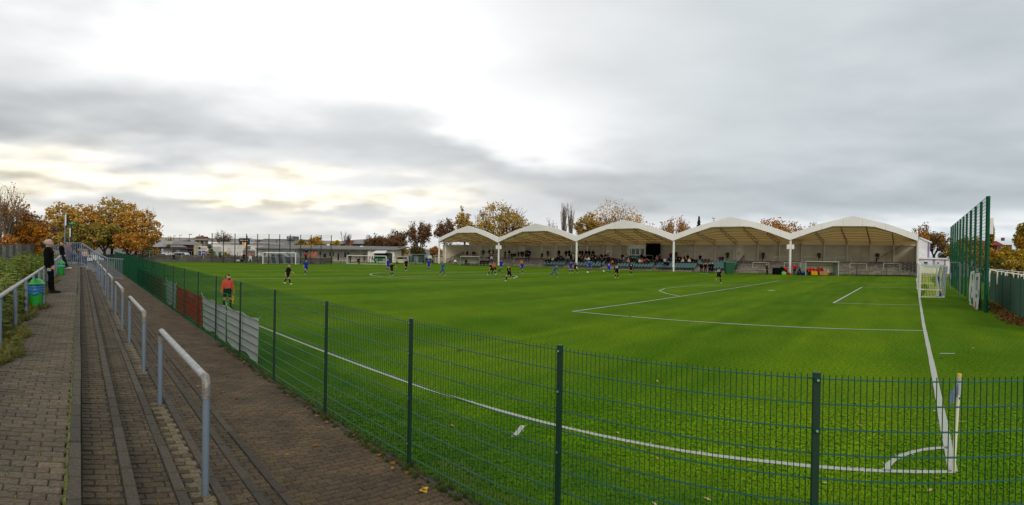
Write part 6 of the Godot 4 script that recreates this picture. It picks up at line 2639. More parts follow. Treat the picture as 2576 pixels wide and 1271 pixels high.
	s.hexa([a, b, b + Vector3(0, 0.5, -1.6), a + Vector3(0.6, 0.5, -1.6), a + Vector3(0, 0.07, 0), b + Vector3(0, 0.07, 0), b + Vector3(0, 0.57, -1.6), a + Vector3(0.6, 0.57, -1.6)])
	part(o, "serving_hatch", s, M.paint)
	for x in [942.0, 971.0]:
		s = Shape.new()
		var p := at_depth(x, 660, 114.5)
		s.tube([Vector3(p.x, 0.3, p.z - 0.2), Vector3(p.x + 0.25, 0.3, p.z - 0.2)], 0.3, 0.3, 10)
		part(o, "wheel", s, M.black_steel)
	o = thing("stall_cabinet", "dark open cabinet standing beside the green food stall", "cabinet", at_level(982, 659))
	block(o, "casing", 976, 637, 983.5, 659, 114.5, 1.2, Color(0.02, 0.025, 0.03), M.paint, -0.05)
	block(o, "shelf", 976.5, 647, 983, 648, 114.2, 0.3, Color(0.25, 0.3, 0.3), M.paint)
	# things near the corner by the stand
	o = thing("notice_board", "white notice board on two legs above the dark parked car", "sign", at_level(1081, 661))
	block(o, "board", 1076, 643, 1086, 650.5, 116.0, 0.1, Color(0.66, 0.70, 0.72), M.paint)
	for x in [1077.0, 1084.5]:
		block(o, "leg", x, 650.5, x + 0.7, 662, 116.05, 0.08, Color(0.3, 0.3, 0.3), M.paint, -0.05)
	o = thing("beige_kiosk", "plain beige box kiosk beside the stand's first column", "kiosk", at_level(1101, 662))
	block(o, "wall", 1091, 644, 1112, 662, 126.0, 4.0, Color(0.48, 0.42, 0.33), M.render, -0.05)
	block(o, "roof", 1090, 642.5, 1113, 644.2, 125.7, 4.6, Color(0.3, 0.28, 0.25), M.paint)
	o = thing("green_container", "dark green metal container with grey doors behind the portable goal", "container", at_level(1050, 662))
	block(o, "box", 1028, 645, 1062, 661, 128.0, 3.0, Color(0.02, 0.07, 0.04), M.paint, -0.05)
	block(o, "door", 1042, 646, 1052, 660.5, 127.9, 0.15, Color(0.22, 0.26, 0.27), M.paint)
	o = thing("wire_gate", "grey wire gate leaf standing between pitch and parked minivan", "gate", at_level(1020, 663))
	block(o, "frame", 1015, 643.5, 1016, 663.5, 108.0, 0.1, Color(0.3, 0.33, 0.34), M.paint, 0.0)
	block(o, "frame", 1026, 643.5, 1027, 663.5, 108.0, 0.1, Color(0.3, 0.33, 0.34), M.paint, 0.0)
	block(o, "frame", 1016, 643.5, 1026, 644.4, 108.0, 0.1, Color(0.3, 0.33, 0.34), M.paint)
	s = Shape.new()
	for i in 12:
		slab(s, 1016.4 + i * 0.85, 644.4, 1016.6 + i * 0.85, 663, 108.0, 0.02)
	part(o, "infill_bars", s, M.galvanised)
	# thin fence in front of the clubhouse
	o = thing("wire_fence", "thin black post fence between pitch and clubhouse yard", "fence", at_level(840, 664.5))
	var prev := Vector3.ZERO
	for i in 12:
		var p := at_depth(834 + i * 23.5, 663.5, 106.0)
		p.y = 0
		s = Shape.new()
		s.rod(p, p + Vector3(0, 1.5, 0), 0.09)
		part(o, "post", s, M.black_steel)
		if prev != Vector3.ZERO:
			s = Shape.new()
			for h in [0.1, 0.75, 1.45]:
				s.rod(prev + Vector3(0, h, 0), p + Vector3(0, h, 0), 0.025)
			part(o, "wires", s, M.black_steel)
		prev = p
	# playhouse
	o = thing("playhouse", "small orange playhouse with pointed grey roof behind the bank", "playhouse", at_level(620, 655))
	block(o, "wall", 611, 631.5, 630, 646, 112.0, 2.0, Color(0.55, 0.22, 0.12), M.paint, 0.0)
	s = Shape.new().col(Color(0.33, 0.30, 0.26))
	c = at_depth(609, 632, 112.0)
	var mm := 112.0 / F
	s.prism([Vector2(0, 0), Vector2(23 * mm, 0), Vector2(16 * mm, 4.5 * mm), Vector2(9 * mm, 4.5 * mm)], c + Vector3(0, 0, 0.3), Vector3.RIGHT, Vector3.UP, Vector3(0, 0, -2.6))
	s.prism([Vector2(3 * mm, 2 * mm), Vector2(9 * mm, 4 * mm), Vector2(10 * mm, 13 * mm)], c + Vector3(0, 0, 0.1), Vector3.RIGHT, Vector3.UP, Vector3(0, 0, -2.0))
	part(o, "roof", s, M.felt)
	block(o, "window", 619, 635, 624, 640, 111.95, 0.1, Color(0.12, 0.28, 0.33), M.paint)
	# orange stack of crates
	for i in 3:
		o = thing("crate_stack", "stack of orange plastic crates on the bank beside the clubhouse", "crates", at_depth(783.0 + i * 5.0, 654, 110.0), "orange crates on the bank")
		for j in 3 - (i % 2):
			s = Shape.new().col(Color(0.55, 0.12, 0.06) * rnd(0.9, 1.1))
			s.cbox(Vector3(0.05 * (j % 2), 0.3 + 0.55 * j, 0), Vector3(0.5, 0.5, 0.4), 0.04)
			own(o, "crate", s, M.plastic)
	# hedge on the bank
	hedge("hedge", "clipped dark green hedge along the top of the far bank", 418, 540, 641.5, 647.5, 104.5, Color(0.030, 0.055, 0.012))
	hedge("hedge", "clipped dark green hedge behind the seated people on the bank", 541, 660, 643.0, 648.0, 104.5, Color(0.040, 0.065, 0.014))
	hedge("hedge", "dark hedge at the left end of the far bank beside the yellow bush", 300, 352, 639.5, 645.5, 104.5, Color(0.030, 0.050, 0.012))
	# bins on the bank
	for x in [375.5, 553.0]:
		var p := at_depth(x, 646, 102.0)
		p.y = 1.05
		o = thing("litter_bin", "bright green litter bin on the rail of the far bank", "litter bin", p, "green bins on the far bank")
		s = Shape.new().col(Color(0.010, 0.12, 0.035))
		s.lathe(Vector3.ZERO, [Vector2(0.0, 0.0), Vector2(0.2, 0.0), Vector2(0.28, 0.7)], 12)
		own(o, "bucket", s, M.plastic)
		s = Shape.new().col(Color(0.010, 0.12, 0.035))
		s.lathe(Vector3.ZERO, [Vector2(0.3, 0.72), Vector2(0.28, 0.9), Vector2(0.0, 1.05)], 12)
		own(o, "lid", s, M.plastic)
	# street lamps
	for e in [[476, 606, 590, 200.0], [437, 606, 593.5, 240.0], [452, 606, 592, 240.0], [600, 620, 603, 160.0], [695, 625, 604, 170.0], [652, 625, 605, 170.0], [727, 625, 603.5, 180.0], [757, 625, 606, 180.0]]:
		var p := at_depth(e[0], e[1], e[3])
		p.y = 0
		var t := at_depth(e[0], e[2], e[3]).y
		o = thing("street_lamp", "slim street lamp rising above the distant road", "street lamp", p, "street lamps along the distant road")
		s = Shape.new()
		s.tube([Vector3.ZERO, Vector3(0, t, 0)], 0.11, 0.07, 6)
		own(o, "mast", s, M.black_steel)
		s = Shape.new()
		s.cbox(Vector3(0.4, t, 0), Vector3(1.1, 0.22, 0.4), 0.05)
		own(o, "lamp_head", s, M.black_steel)
	# vehicles
	car("white estate car parked behind the bank next to the yellow bush", 409, 116.0, 40, "car", Color(0.62, 0.64, 0.65), PI)
	car("white van with dark side windows parked by the low shed", 460, 118.0, 36, "van", Color(0.60, 0.62, 0.64), 0.0)
	car("white van parked behind the far goal", 708, 115.0, 46, "van", Color(0.66, 0.67, 0.68), 0.0)
	car("pale cream minivan parked beside the clubhouse end wall", 1011, 112.5, 32, "van", Color(0.50, 0.45, 0.30), PI)
	car("dark green car parked under the white notice board", 1077, 119.0, 30, "car", Color(0.015, 0.035, 0.03), PI)
	for e in [[138, 88.0, 44, Color(0.5, 0.52, 0.53), "silver car parked behind the weeds left of the gate"], [182, 96.0, 40, Color(0.06, 0.07, 0.09), "dark car parked behind the paling gate"], [232, 92.0, 42, Color(0.55, 0.57, 0.58), "pale silver car parked under the golden trees right of the gate"], [98, 84.0, 42, Color(0.45, 0.47, 0.50), "grey car parked behind the grey board fence"]]:
		car(e[4], e[0], e[1], e[2], "car", e[3], 0.0)

func hedge(called: String, label: String, x0: float, x1: float, y0: float, y1: float, d: float, color: Color) -> void:
	var c := at_depth((x0 + x1) * 0.5, y1, d)
	var o := thing(called, label, "hedge", c)
	var w := (x1 - x0) * d / F
	var h := (y1 - y0) * d / F
	var s := Shape.new()
	s.colored = true
	for i in int(w * 60.0):
		var p := Vector3(rnd(-w, w) * 0.5, rnd(-0.3, h) + rnd(-0.1, 0.15), rnd(-1.0, 0.4))
		leaf(s, p, 0.22, color * rnd(0.6, 1.7))
	own(o, "foliage", s, M.leaf)

func leaf(s: Shape, p: Vector3, size: float, color: Color) -> void:
	s.col(color)
	var a := Vector3(rng.randfn(), rng.randfn(), rng.randfn()).normalized()
	var b := a.cross(Vector3(rng.randfn(), rng.randfn(), rng.randfn())).normalized() * size * rnd(0.3, 0.5)
	a *= size * 0.55
	s.quad(p - a, p + b, p + a, p - b)

func far_people() -> void:
	var k := Color(0.008, 0.008, 0.009)
	var wht := Color(0.6, 0.58, 0.55)
	var P := palette(k, k, k, k)
	var at := func(x: float, d: float, h: float) -> Vector3:
		var p := at_depth(x, 650, d)
		p.y = h
		return p
	person("sit_forward", palette(k, Color(0.03, 0.03, 0.03), k, wht, Color(0.3, 0.25, 0.2)), at.call(436, 99.5, 0.22), 10, 1.0, "person in black sitting alone on the far bank near the yellow bush")
	person("sit", P, at.call(612.5, 100.5, 0.44), 10, 1.0, "person in black sitting on the far bank with a ball bag beside")
	person("sit_wide", palette(Color(0.55, 0.52, 0.5), wht, wht, k, Color(0.05, 0.03, 0.02)), at.call(629.5, 99.5, 0.22), 0, 1.0, "person in white hooded top and white trousers sitting on the far bank")
	var o := thing("ball_bag", "black and white bag of footballs lying on the far bank step", "bag", at.call(599.5, 99.3, 0.22))
	var s := Shape.new().col(Color(0.5, 0.5, 0.5))
	for i in 5:
		s.ball(Vector3(-0.3 + 0.15 * i, 0.14 + 0.12 * (i % 2), 0.05 * i), Vector3.ONE * 0.14, 8, 6)
	own(o, "balls", s, M.plastic)
	s = Shape.new().col(k)
	s.cbox(Vector3(0.45, 0.2, 0), Vector3(0.9, 0.4, 0.4), 0.12)
	own(o, "sack", s, M.cloth)
	person("pockets", P, at.call(770.5, 108.0, 1.1), -20, 1.0, "person in dark coat standing at the rail above the red-shirted one")
	person("pockets", palette(Color(0.25, 0.012, 0.03), k, k, k), at.call(769.0, 100.0, 0.44), 0, 1.0, "person in dark red jacket standing behind the running blue player")
	person("sit_forward", P, at.call(900.5, 104.0, 0.0), 30, 1.0, "person in black crouching on a stool before the clubhouse fence")
	person("pockets", palette(k, k, k, k, Color(0.2, 0.15, 0.1)), at.call(881, 118.0, 0.0), 150, 1.0, "person in black standing by the clubhouse tables")
	person("coat", palette(Color(0.12, 0.03, 0.05), k, k, k), at.call(876, 117.0, 0.0), 100, 0.98, "person in wine-red coat standing by the clubhouse tables")
	person("stand", palette(Color(0.35, 0.16, 0.16), wht, wht, k), at.call(930.5, 113.0, 0.0), 90, 0.95, "person in pink top waiting at the green food stall")
	person("pockets", P, at.call(936, 113.0, 0.0), 80, 0.95, "person in black waiting at the green food stall")
	# round tables by the clubhouse
	for x in [865.0, 897.0]:
		var t := thing("bistro_table", "small round standing table on the clubhouse terrace", "table", at.call(x, 119.0, 0.0), "tables on the clubhouse terrace")
		s = Shape.new().col(Color(0.05, 0.05, 0.05))
		s.lathe(Vector3.ZERO, [Vector2(0.0, 1.02), Vector2(0.38, 1.02), Vector2(0.38, 1.07), Vector2(0.0, 1.07)], 14)
		own(t, "table_top", s, M.plastic)
		s = Shape.new().col(Color(0.05, 0.05, 0.05))
		s.lathe(Vector3.ZERO, [Vector2(0.3, 0.0), Vector2(0.3, 0.04), Vector2(0.05, 0.08), Vector2(0.05, 1.02)], 12)
		own(t, "stem", s, M.plastic)
	# group behind the paling gate
	var grp := [[169.5, 50.0, "pockets", palette(Color(0.30, 0.10, 0.10), Color(0.06, 0.09, 0.16), Color(0.06, 0.09, 0.16), wht, Color(0.3, 0.2, 0.1)), "person in reddish top and jeans behind the paling gate"], [176.5, 52.0, "stand", P, "person in black beside the pushchair behind the gate"], [197, 54.0, "stand", palette(k, Color(0.05, 0.08, 0.16), Color(0.05, 0.08, 0.16), k), "person in black top and blue jeans behind the gate bars"], [206, 52.0, "pockets", palette(Color(0.06, 0.07, 0.1), Color(0.03, 0.05, 0.1), Color(0.03, 0.05, 0.1), wht), "person in navy jacket behind the lower gate bars"], [213, 49.0, "stand", palette(Color(0.5, 0.36, 0.3), Color(0.04, 0.06, 0.12), Color(0.04, 0.06, 0.12), wht, Color(0.3, 0.2, 0.1)), "person in pale pink top behind the lower gate bars"]]
	for e in grp:
		person(e[2], e[3], at.call(e[0], e[1], 1.5 if e[0] < 195 else 0.95), rnd(-60, 60), 1.0, e[4], "people behind the paling gate")
	o = thing("pushchair", "dark folding pushchair standing behind the paling gate", "pushchair", at.call(182.0, 49.5, 1.5))
	s = Shape.new().col(k)
	s.rod(Vector3(-0.3, 0.1, 0), Vector3(0.3, 1.0, 0), 0.04)
	s.rod(Vector3(0.3, 0.1, 0), Vector3(-0.2, 0.9, 0), 0.04)
	own(o, "frame", s, M.plastic)
	s = Shape.new().col(Color(0.02, 0.02, 0.025))
	s.cbox(Vector3(0, 0.55, 0), Vector3(0.4, 0.35, 0.4), 0.08)
	own(o, "seat", s, M.cloth)
	for x in [-0.3, 0.3]:
		s = Shape.new()
		s.tube([Vector3(x, 0.1, -0.2), Vector3(x, 0.1, 0.2)], 0.1, 0.1, 10)
		own(o, "wheel", s, M.black_steel)

# ---------------------------------------------------------------- gate at the end of the terrace
func paling_gate() -> void:
	var t := 42.0
	var o := thing("paling_gate", "grey galvanised paling fence with gate closing off the end of the steps", "gate", plan(t, 0.0, 1.5))
	var marks := [[-2.7, 1.35, 2.75], [-1.25, 1.5, 3.22], [0.12, 1.5, 3.22], [1.45, 0.9, 2.35], [2.2, 0.45, 2.05], [3.5, 0.28, 1.98]]
	for i in marks.size() - 1:
		var a: Array = marks[i]
		var b: Array = marks[i + 1]
		var s := Shape.new()
		s.tube([plan(t, a[0], a[1] - 0.1), plan(t, a[0], a[2])], 0.045, 0.045, 6)
		part(o, "post", s, M.galvanised)
		s = Shape.new()
		s.rod(plan(t, a[0], a[2]), plan(t, b[0], b[2]), 0.07)
		s.rod(plan(t, a[0], a[1] + 0.12), plan(t, b[0], b[1] + 0.12), 0.06)
		part(o, "rail", s, M.galvanised)
		var n := int((b[0] - a[0]) / 0.14)
		for j in range(1, n):
			var f := float(j) / n
			s = Shape.new()
			s.rod(plan(t, lerpf(a[0], b[0], f), lerpf(a[1], b[1], f) + 0.1), plan(t, lerpf(a[0], b[0], f), lerpf(a[2], b[2], f)), 0.03)
			part(o, "paling", s, M.galvanised)
	# floodlight and lamp posts behind the gate
	for e in [[162.0, 541.5, 47.0, "galvanised", "slim grey pole with upright white lamp panel beside the gate"], [174.0, 575.0, 60.0, "galvanised", "shorter grey pole with narrow white panel behind the gate"], [178.7, 565.0, 75.0, "black_steel", "dark pole with green bowl lamp behind the gate"]]:
		var p := at_depth(e[0], 640, e[2])
		p.y = 1.2
		var top := at_depth(e[0], e[1], e[2]).y - 1.2
		var l := thing("lamp_post", e[4], "lamp post", p)
		var s := Shape.new()
		s.tube([Vector3(0, -1.2, 0), Vector3(0, top, 0)], 0.05, 0.045, 8)
		own(l, "pole", s, M[e[3]])
		if e[3] == "galvanised":
			s = Shape.new()
			s.cbox(Vector3(0.09, top - 0.45, 0), Vector3(0.13, 0.95, 0.16), 0.03)
			own(l, "panel", s, M.white_metal)
			s = Shape.new()
			s.box(Vector3(0.24, top - 0.45, 0), Vector3(0.08, 0.95, 0.16))
			own(l, "panel_edge", s, M.black_steel)
		else:
			s = Shape.new().col(Color(0.01, 0.22, 0.08))
			s.lathe(Vector3.ZERO, [Vector2(0.2, top - 0.2), Vector2(0.45, top), Vector2(0.4, top + 0.2), Vector2(0.0, top + 0.25)], 12)
			own(l, "lamp_bowl", s, M.plastic)
	# grey weathered boards along the left
	o = thing("board_fence", "weathered grey board fence behind the weeds", "fence", plan(20.0, -7.0, 1.0))
	var x := -60.0
	while x < 118.0:
		var d := 30.0 + (x + 60.0) * 0.13
		var w := rnd(6.0, 11.0)
		var s := Shape.new().col(Color(0.17, 0.175, 0.165) * rnd(0.5, 1.3))
		var a := at_depth(x + w * 0.5, 640, d)
		a.y = 0.8
		var wd := (w - rnd(0.6, 2.5)) * d / F
		var h := rnd(2.15, 2.3)
		s.box(a + Vector3(0, h * 0.5, 0), Vector3(wd, h, 0.04), Basis(Vector3.UP, 0.5))
		part(o, "board", s, M.concrete)
		x += w
	var s2 := Shape.new()
	s2.rod(at_depth(-60, 648, 30.2), at_depth(118, 646, 53.0), 0.08)
	part(o, "batten", s2, M.black_steel)

# ---------------------------------------------------------------- trees and plants
func grow(wood: Shape, tips: Array, p: Vector3, dir: Vector3, length: float, r: float, level: int, most: int, kids: int, angle: float, lift: float) -> void:
	var mid := p + dir * length * 0.5 + Vector3(rng.randfn(), rng.randfn(), rng.randfn()) * length * 0.05
	var end := p + dir * length
	wood.tube([p, mid, end], r, r * 0.62, 5 if level < 2 else 3, false)
	if level >= most - 1:
		tips.append(mid)
	tips.append(end)
	if level >= most:
		return
	for i in kids:
		var side := Vector3(rng.randfn(), rng.randfn(), rng.randfn())
		side = (side - dir * side.dot(dir)).normalized()
		var a := angle * rnd(0.55, 1.2)
		var nd := (dir * cos(a) + side * sin(a) + Vector3(0, lift, 0)).normalized()
		grow(wood, tips, end if i < 2 else mid, nd, length * rnd(0.62, 0.82), r * 0.6, level + 1, most, kids, angle, lift)

func tree(called: String, label: String, x: float, ytop: float, half: float, d: float, opt := {}) -> void:
	var base := at_depth(x, 640, d)
	base.y = opt.get("level", 0.0)
	var top := at_depth(x, ytop, d).y - base.y
	var wide := half * d / F
	var o := thing(called, label, "tree", base, opt.get("group", ""))
	rng.seed = int(x * 7.0 + d)
	var wood := Shape.new()
	var tips := []
	var most: int = opt.get("depth", 4)
	var trunk: float = opt.get("trunk", 0.26)
	var n0 := 5
	var path := [Vector3.ZERO, Vector3(rnd(-0.02, 0.02), trunk * 0.5, 0), Vector3(rnd(-0.03, 0.03), trunk, 0)]
	wood.tube(path, 0.032, 0.024, 7, false)
	for i in opt.get("limbs", n0):
		var a: float = TAU * i / float(opt.get("limbs", n0)) + rnd(-0.3, 0.3)
		var out: float = opt.get("out", 0.75) * rnd(0.5, 1.15)
		var nd := Vector3(cos(a) * out, 1.0, sin(a) * out).normalized()
		grow(wood, tips, path[2] - Vector3(0, rnd(0.0, 0.06), 0), nd, rnd(0.16, 0.24), 0.016, 1, most, opt.get("kids", 3), opt.get("angle", 0.6), opt.get("lift", 0.10))
	# fit the crown to the size seen
	var rad := []
	var ys := []
	for t in tips:
		rad.append(Vector2(t.x, t.z).length())
		ys.append(t.y)
	rad.sort()
	ys.sort()
	var hx: float = rad[int(rad.size() * 0.93)] + 0.01
	var hi := Vector3(0, ys[int(ys.size() * 0.985)], 0)
	var ls: float = opt.get("leaf", 0.32)
	var k := Vector3(wide / hx, (top - ls * 0.4) / hi.y, wide / hx)
	if opt.get("dome", 0) > 0:
		k *= 0.84
	for i in wood.v.size():
		wood.v[i] *= k
	own(o, "trunk", wood, opt.get("bark", M.bark))
	var per: int = opt.get("leaves", 14)
	if per > 0:
		var s := Shape.new()
		s.colored = true
		var pal: Array = opt.get("colors")
		var puff: float = opt.get("puff", 0.11) * wide * 1.6
		var spots := []
		if opt.get("dome", 0) > 0:
			# clumps through the volume of a lobed round crown
			var lob := []
			for i in 9:
				lob.append(Vector3(rng.randfn(), rng.randfn() * 0.7 + 0.2, rng.randfn()).normalized())
			var low: float = opt.get("low", 0.2)
			for i in opt.get("dome"):
				var v := Vector3(rng.randfn(), rng.randfn(), rng.randfn()).normalized()
				var best := 0.0
				for l in lob:
					best = maxf(best, v.dot(l))
				var rr := (0.74 + 0.26 * smoothstep(0.55, 0.98, best)) * pow(rng.randf(), 0.30)
				var y := v.y * rr
				spots.append(Vector3(v.x * rr * wide, top * (low + (1.0 - low) * (0.36 + 0.60 * y if y > 0.0 else 0.36 + 0.36 * y)), v.z * rr * wide))
		else:
			for t in tips:
				spots.append(t * k)
		for t in spots:
			var c: Color = pal[rng.randi() % pal.size()]
			if rng.randf() < opt.get("gaps", 0.12):
				continue
			for i in per:
				var w := Vector3(rng.randfn(), rng.randfn() * 0.8, rng.randfn()) * puff * 0.5
				leaf(s, t + w, ls * rnd(0.7, 1.3), (c as Color).lerp(pal[rng.randi() % pal.size()], 0.35) * rnd(0.65, 1.35))
		own(o, "crown", s, M.leaf)

func bush(called: String, label: String, x: float, ytop: float, half: float, d: float, level: float, pal: Array, count: int, ls: float, category := "bush", group := "") -> void:
	var base := at_depth(x, 640, d)
	base.y = level
	var h := at_depth(x, ytop, d).y - level
	var w := half * d / F
	rng.seed = int(x * 13.0 + d)
	var o := thing(called, label, category, base, group)
	var wood := Shape.new()
	var lobes := []
	for i in 9:
		var a := rnd(0, TAU)
		var c := Vector3(cos(a) * rnd(0.1, 0.75) * w, rnd(0.2, 0.85) * h, sin(a) * rnd(0.1, 0.7) * w)
		lobes.append([c, rnd(0.22, 0.42) * minf(w, h), pal[rng.randi() % pal.size()]])
		wood.tube([Vector3.ZERO, c * 0.5 + Vector3(0, 0.1 * h, 0), c], 0.05, 0.015, 5, false)
		for j in 4:
			wood.tube([c, c + Vector3(rng.randfn(), absf(rng.randfn()) + 0.4, rng.randfn()) * 0.25 * h], 0.018, 0.006, 3, false)
	own(o, "stems", wood, M.twig)
	var s := Shape.new()
	s.colored = true
	for i in count:
		var l: Array = lobes[rng.randi() % lobes.size()]
		var v: Vector3 = Vector3(rng.randfn(), rng.randfn(), rng.randfn()).normalized() * l[1] * pow(rng.randf(), 0.4) * 1.15
		var p: Vector3 = l[0] + v
		if p.y < 0.05 or p.y > h * 1.02:
			continue
		leaf(s, p, ls * rnd(0.7, 1.3), (l[2] as Color).lerp(pal[rng.randi() % pal.size()], 0.4) * rnd(0.6, 1.4))
	own(o, "foliage", s, M.leaf)

func conifer(label: String, x: float, ytop: float, half: float, d: float) -> void:
	var base := at_depth(x, 640, d)
	base.y = 0
	var h := at_depth(x, ytop, d).y
	var w := half * d / F
	var o := thing("conifer_tree", label, "tree", base)
	var s := Shape.new()
	s.tube([Vector3.ZERO, Vector3(0, h, 0)], 0.25, 0.03, 6)
	own(o, "trunk", s, M.bark)
	s = Shape.new()
	s.colored = true
	for i in 2600:
		var y := pow(rng.randf(), 0.8)
		var rr := w * (1.0 - y) * (0.75 + 0.25 * sin(y * 60.0)) * sqrt(rng.randf()) * 1.1
		var a := rnd(0, TAU)
		leaf(s, Vector3(cos(a) * rr, h * (0.2 + 0.8 * y) - rr * 0.25, sin(a) * rr), 0.4, Color(0.016, 0.045, 0.016) * rnd(0.6, 1.5))
	own(o, "crown", s, M.leaf)

func vegetation() -> void:
	var gold := [Color(0.62, 0.37, 0.07), Color(0.50, 0.32, 0.07), Color(0.42, 0.26, 0.055), Color(0.36, 0.27, 0.065), Color(0.66, 0.42, 0.09)]
	var olive := [Color(0.24, 0.22, 0.045), Color(0.31, 0.24, 0.05), Color(0.19, 0.18, 0.04), Color(0.38, 0.25, 0.05)]
	var rust := [Color(0.50, 0.20, 0.035), Color(0.56, 0.27, 0.05), Color(0.38, 0.16, 0.03), Color(0.46, 0.29, 0.06)]
	var orange := [Color(0.42, 0.17, 0.012), Color(0.50, 0.24, 0.02), Color(0.34, 0.12, 0.012), Color(0.36, 0.20, 0.03)]
	var brown := [Color(0.17, 0.10, 0.05), Color(0.12, 0.075, 0.04), Color(0.21, 0.115, 0.05)]
	var yellow := [Color(0.42, 0.28, 0.02), Color(0.50, 0.34, 0.03), Color(0.34, 0.20, 0.02), Color(0.30, 0.25, 0.03)]
	var green := [Color(0.06, 0.10, 0.015), Color(0.045, 0.075, 0.012), Color(0.10, 0.13, 0.02)]
	var BIG := {"leaves": 11, "leaf": 0.34, "depth": 5, "kids": 3, "limbs": 7, "trunk": 0.17, "out": 1.15, "angle": 0.62, "lift": 0.02, "puff": 0.075, "gaps": 0.05, "dome": 780, "low": 0.12}
	# the big group by the car park
	tree("plane_tree", "golden plane tree at the left end of the big group behind the gate", 158, 503, 50, 100.0, BIG.merged({"colors": gold}))
	tree("plane_tree", "broad golden-brown plane tree second in the group behind the gate", 222, 502, 52, 104.0, BIG.merged({"colors": gold + rust}))
	tree("plane_tree", "tallest golden plane tree of the group behind the gate", 281, 490, 54, 108.0, BIG.merged({"colors": gold + olive}))
	tree("plane_tree", "rusty golden plane tree at the outer right of the group", 340, 504, 54, 104.0, BIG.merged({"colors": gold + rust}))
	tree("young_tree", "olive-green tree standing in front of the golden plane trees", 262, 566, 40, 96.0, {"colors": olive, "leaves": 12, "trunk": 0.2})
	tree("young_tree", "dark green-brown tree behind the gate's lamp posts", 196, 560, 36, 94.0, {"colors": olive, "leaves": 11, "trunk": 0.2})
	tree("young_tree", "orange low tree beneath the rusty plane tree", 322, 590, 34, 97.0, {"colors": rust, "leaves": 12, "trunk": 0.18})
	# left edge
	tree("bare_tree", "nearly bare many-stemmed tree above the orange shrubs at the board fence", 18, 476, 46, 46.0, {"leaves": 1, "leaf": 0.14, "colors": rust, "gaps": 0.4, "depth": 5, "lift": 0.35, "angle": 0.38, "out": 0.35, "trunk": 0.12, "limbs": 6, "level": 0.9, "bark": M.pale_twig})
	tree("bare_tree", "thin half-bare rusty tree leaning over the rusty shrubs", 66, 522, 38, 50.0, {"leaves": 3, "leaf": 0.18, "colors": rust + brown, "depth": 5, "lift": 0.25, "angle": 0.45, "out": 0.4, "trunk": 0.15, "level": 0.9, "bark": M.twig})
	tree("bare_tree", "dark bare tree between the shrubs and the golden plane trees", 100, 545, 34, 70.0, {"leaves": 3, "leaf": 0.28, "colors": brown, "depth": 4, "lift": 0.2, "level": 0.5, "bark": M.twig})
	bush("shrub", "bright orange autumn shrub over the board fence", 66, 556, 48, 48.0, 1.0, orange, 4600, 0.17, "shrub")
	bush("shrub", "rusty orange autumn shrub at the outer end of the board fence", 2, 580, 50, 44.0, 1.0, rust + orange, 4600, 0.17, "shrub")
	bush("shrub", "dull brown shrub in front of the dark bare tree", 110, 585, 34, 60.0, 0.8, rust + brown, 3200, 0.2, "shrub")
	# yellow bushes of the far end
	bush("shrub", "yellow hedge-like bush at the left end of the far bank", 374, 624, 24, 105.0, 0.6, yellow, 1800, 0.25, "shrub")
	bush("shrub", "yellow-green bush in front of the distant brick hall", 431, 612, 12, 130.0, 0.0, yellow + green, 900, 0.3, "shrub")
	bush("shrub", "yellow and green bush before the shop's white wall", 530, 616, 16, 113.0, 0.0, yellow + green, 1500, 0.25, "shrub")
	bush("shrub", "small orange bush before the hall windows", 573, 634, 12, 112.0, 0.0, yellow, 600, 0.22, "shrub")
	tree("round_tree", "orange-yellow tree rising behind the clubhouse roof", 797, 598, 26, 150.0, {"colors": yellow + rust, "leaves": 12, "trunk": 0.15, "leaf": 0.4})
	tree("round_tree", "small yellow tree behind the clubhouse roof", 843, 606, 12, 150.0, {"colors": yellow, "leaves": 10, "trunk": 0.15, "leaf": 0.4})
	tree("round_tree", "green tree left of the orange one behind the clubhouse", 757, 606, 18, 152.0, {"colors": green + yellow, "leaves": 10, "trunk": 0.15, "leaf": 0.4})
	tree("bare_tree", "leafless round tree above the white hall's roof", 559, 583, 22, 160.0, {"leaves": 1, "leaf": 0.25, "colors": brown, "depth": 5, "trunk": 0.2, "bark": M.twig})
	tree("bare_tree", "tiny bare tree with few yellow leaves before the viaduct", 428, 594, 8, 175.0, {"leaves": 1, "leaf": 0.3, "colors": yellow, "depth": 3, "bark": M.twig})
	tree("bare_tree", "slender bare birch-like tree behind the clubhouse roof", 873, 583, 14, 150.0, {"leaves": 0, "depth": 5, "lift": 0.3, "angle": 0.4, "out": 0.4, "bark": M.twig})
	# dark trees between clubhouse and stand
	var bn := {"colors": brown + [Color(0.22, 0.10, 0.045)], "leaves": 4, "leaf": 0.34, "depth": 5, "bark": M.twig, "trunk": 0.18}
	tree("bare_tree", "dark half-bare tree with upright crown left of the stand", 1052, 562, 30, 140.0, bn)
	tree("bare_tree", "dark half-bare spreading tree above the clubhouse end", 1005, 582, 34, 145.0, bn)
	tree("bare_tree", "low brown thicket tree above the warehouse roof", 958, 596, 32, 150.0, bn)
	tree("bare_tree", "dark half-bare tree touching the stand's first roof bay", 1122, 556, 30, 145.0, bn)
	bush("shrub", "yellow-green bush at the clubhouse end wall", 1011, 618, 18, 130.0, 0.0, green + yellow, 1800, 0.3, "shrub")
	bush("shrub", "dark brown undergrowth behind the green container", 1050, 620, 28, 136.0, 0.0, brown + green, 2200, 0.32, "shrub")
	bush("shrub", "rusty undergrowth behind the stand's first column", 1092, 618, 20, 136.0, 0.0, rust + brown, 1600, 0.32, "shrub")
	bush("shrub", "reddish brown thicket above the clubhouse roof", 950, 606, 40, 158.0, 0.0, [Color(0.15, 0.055, 0.03), Color(0.10, 0.05, 0.03)], 2600, 0.35, "shrub")
	# behind the stand
	tree("plane_tree", "slim golden tree behind the first roof bay", 1167, 535, 24, 138.0, {"colors": gold + olive, "leaves": 11, "leaf": 0.38})
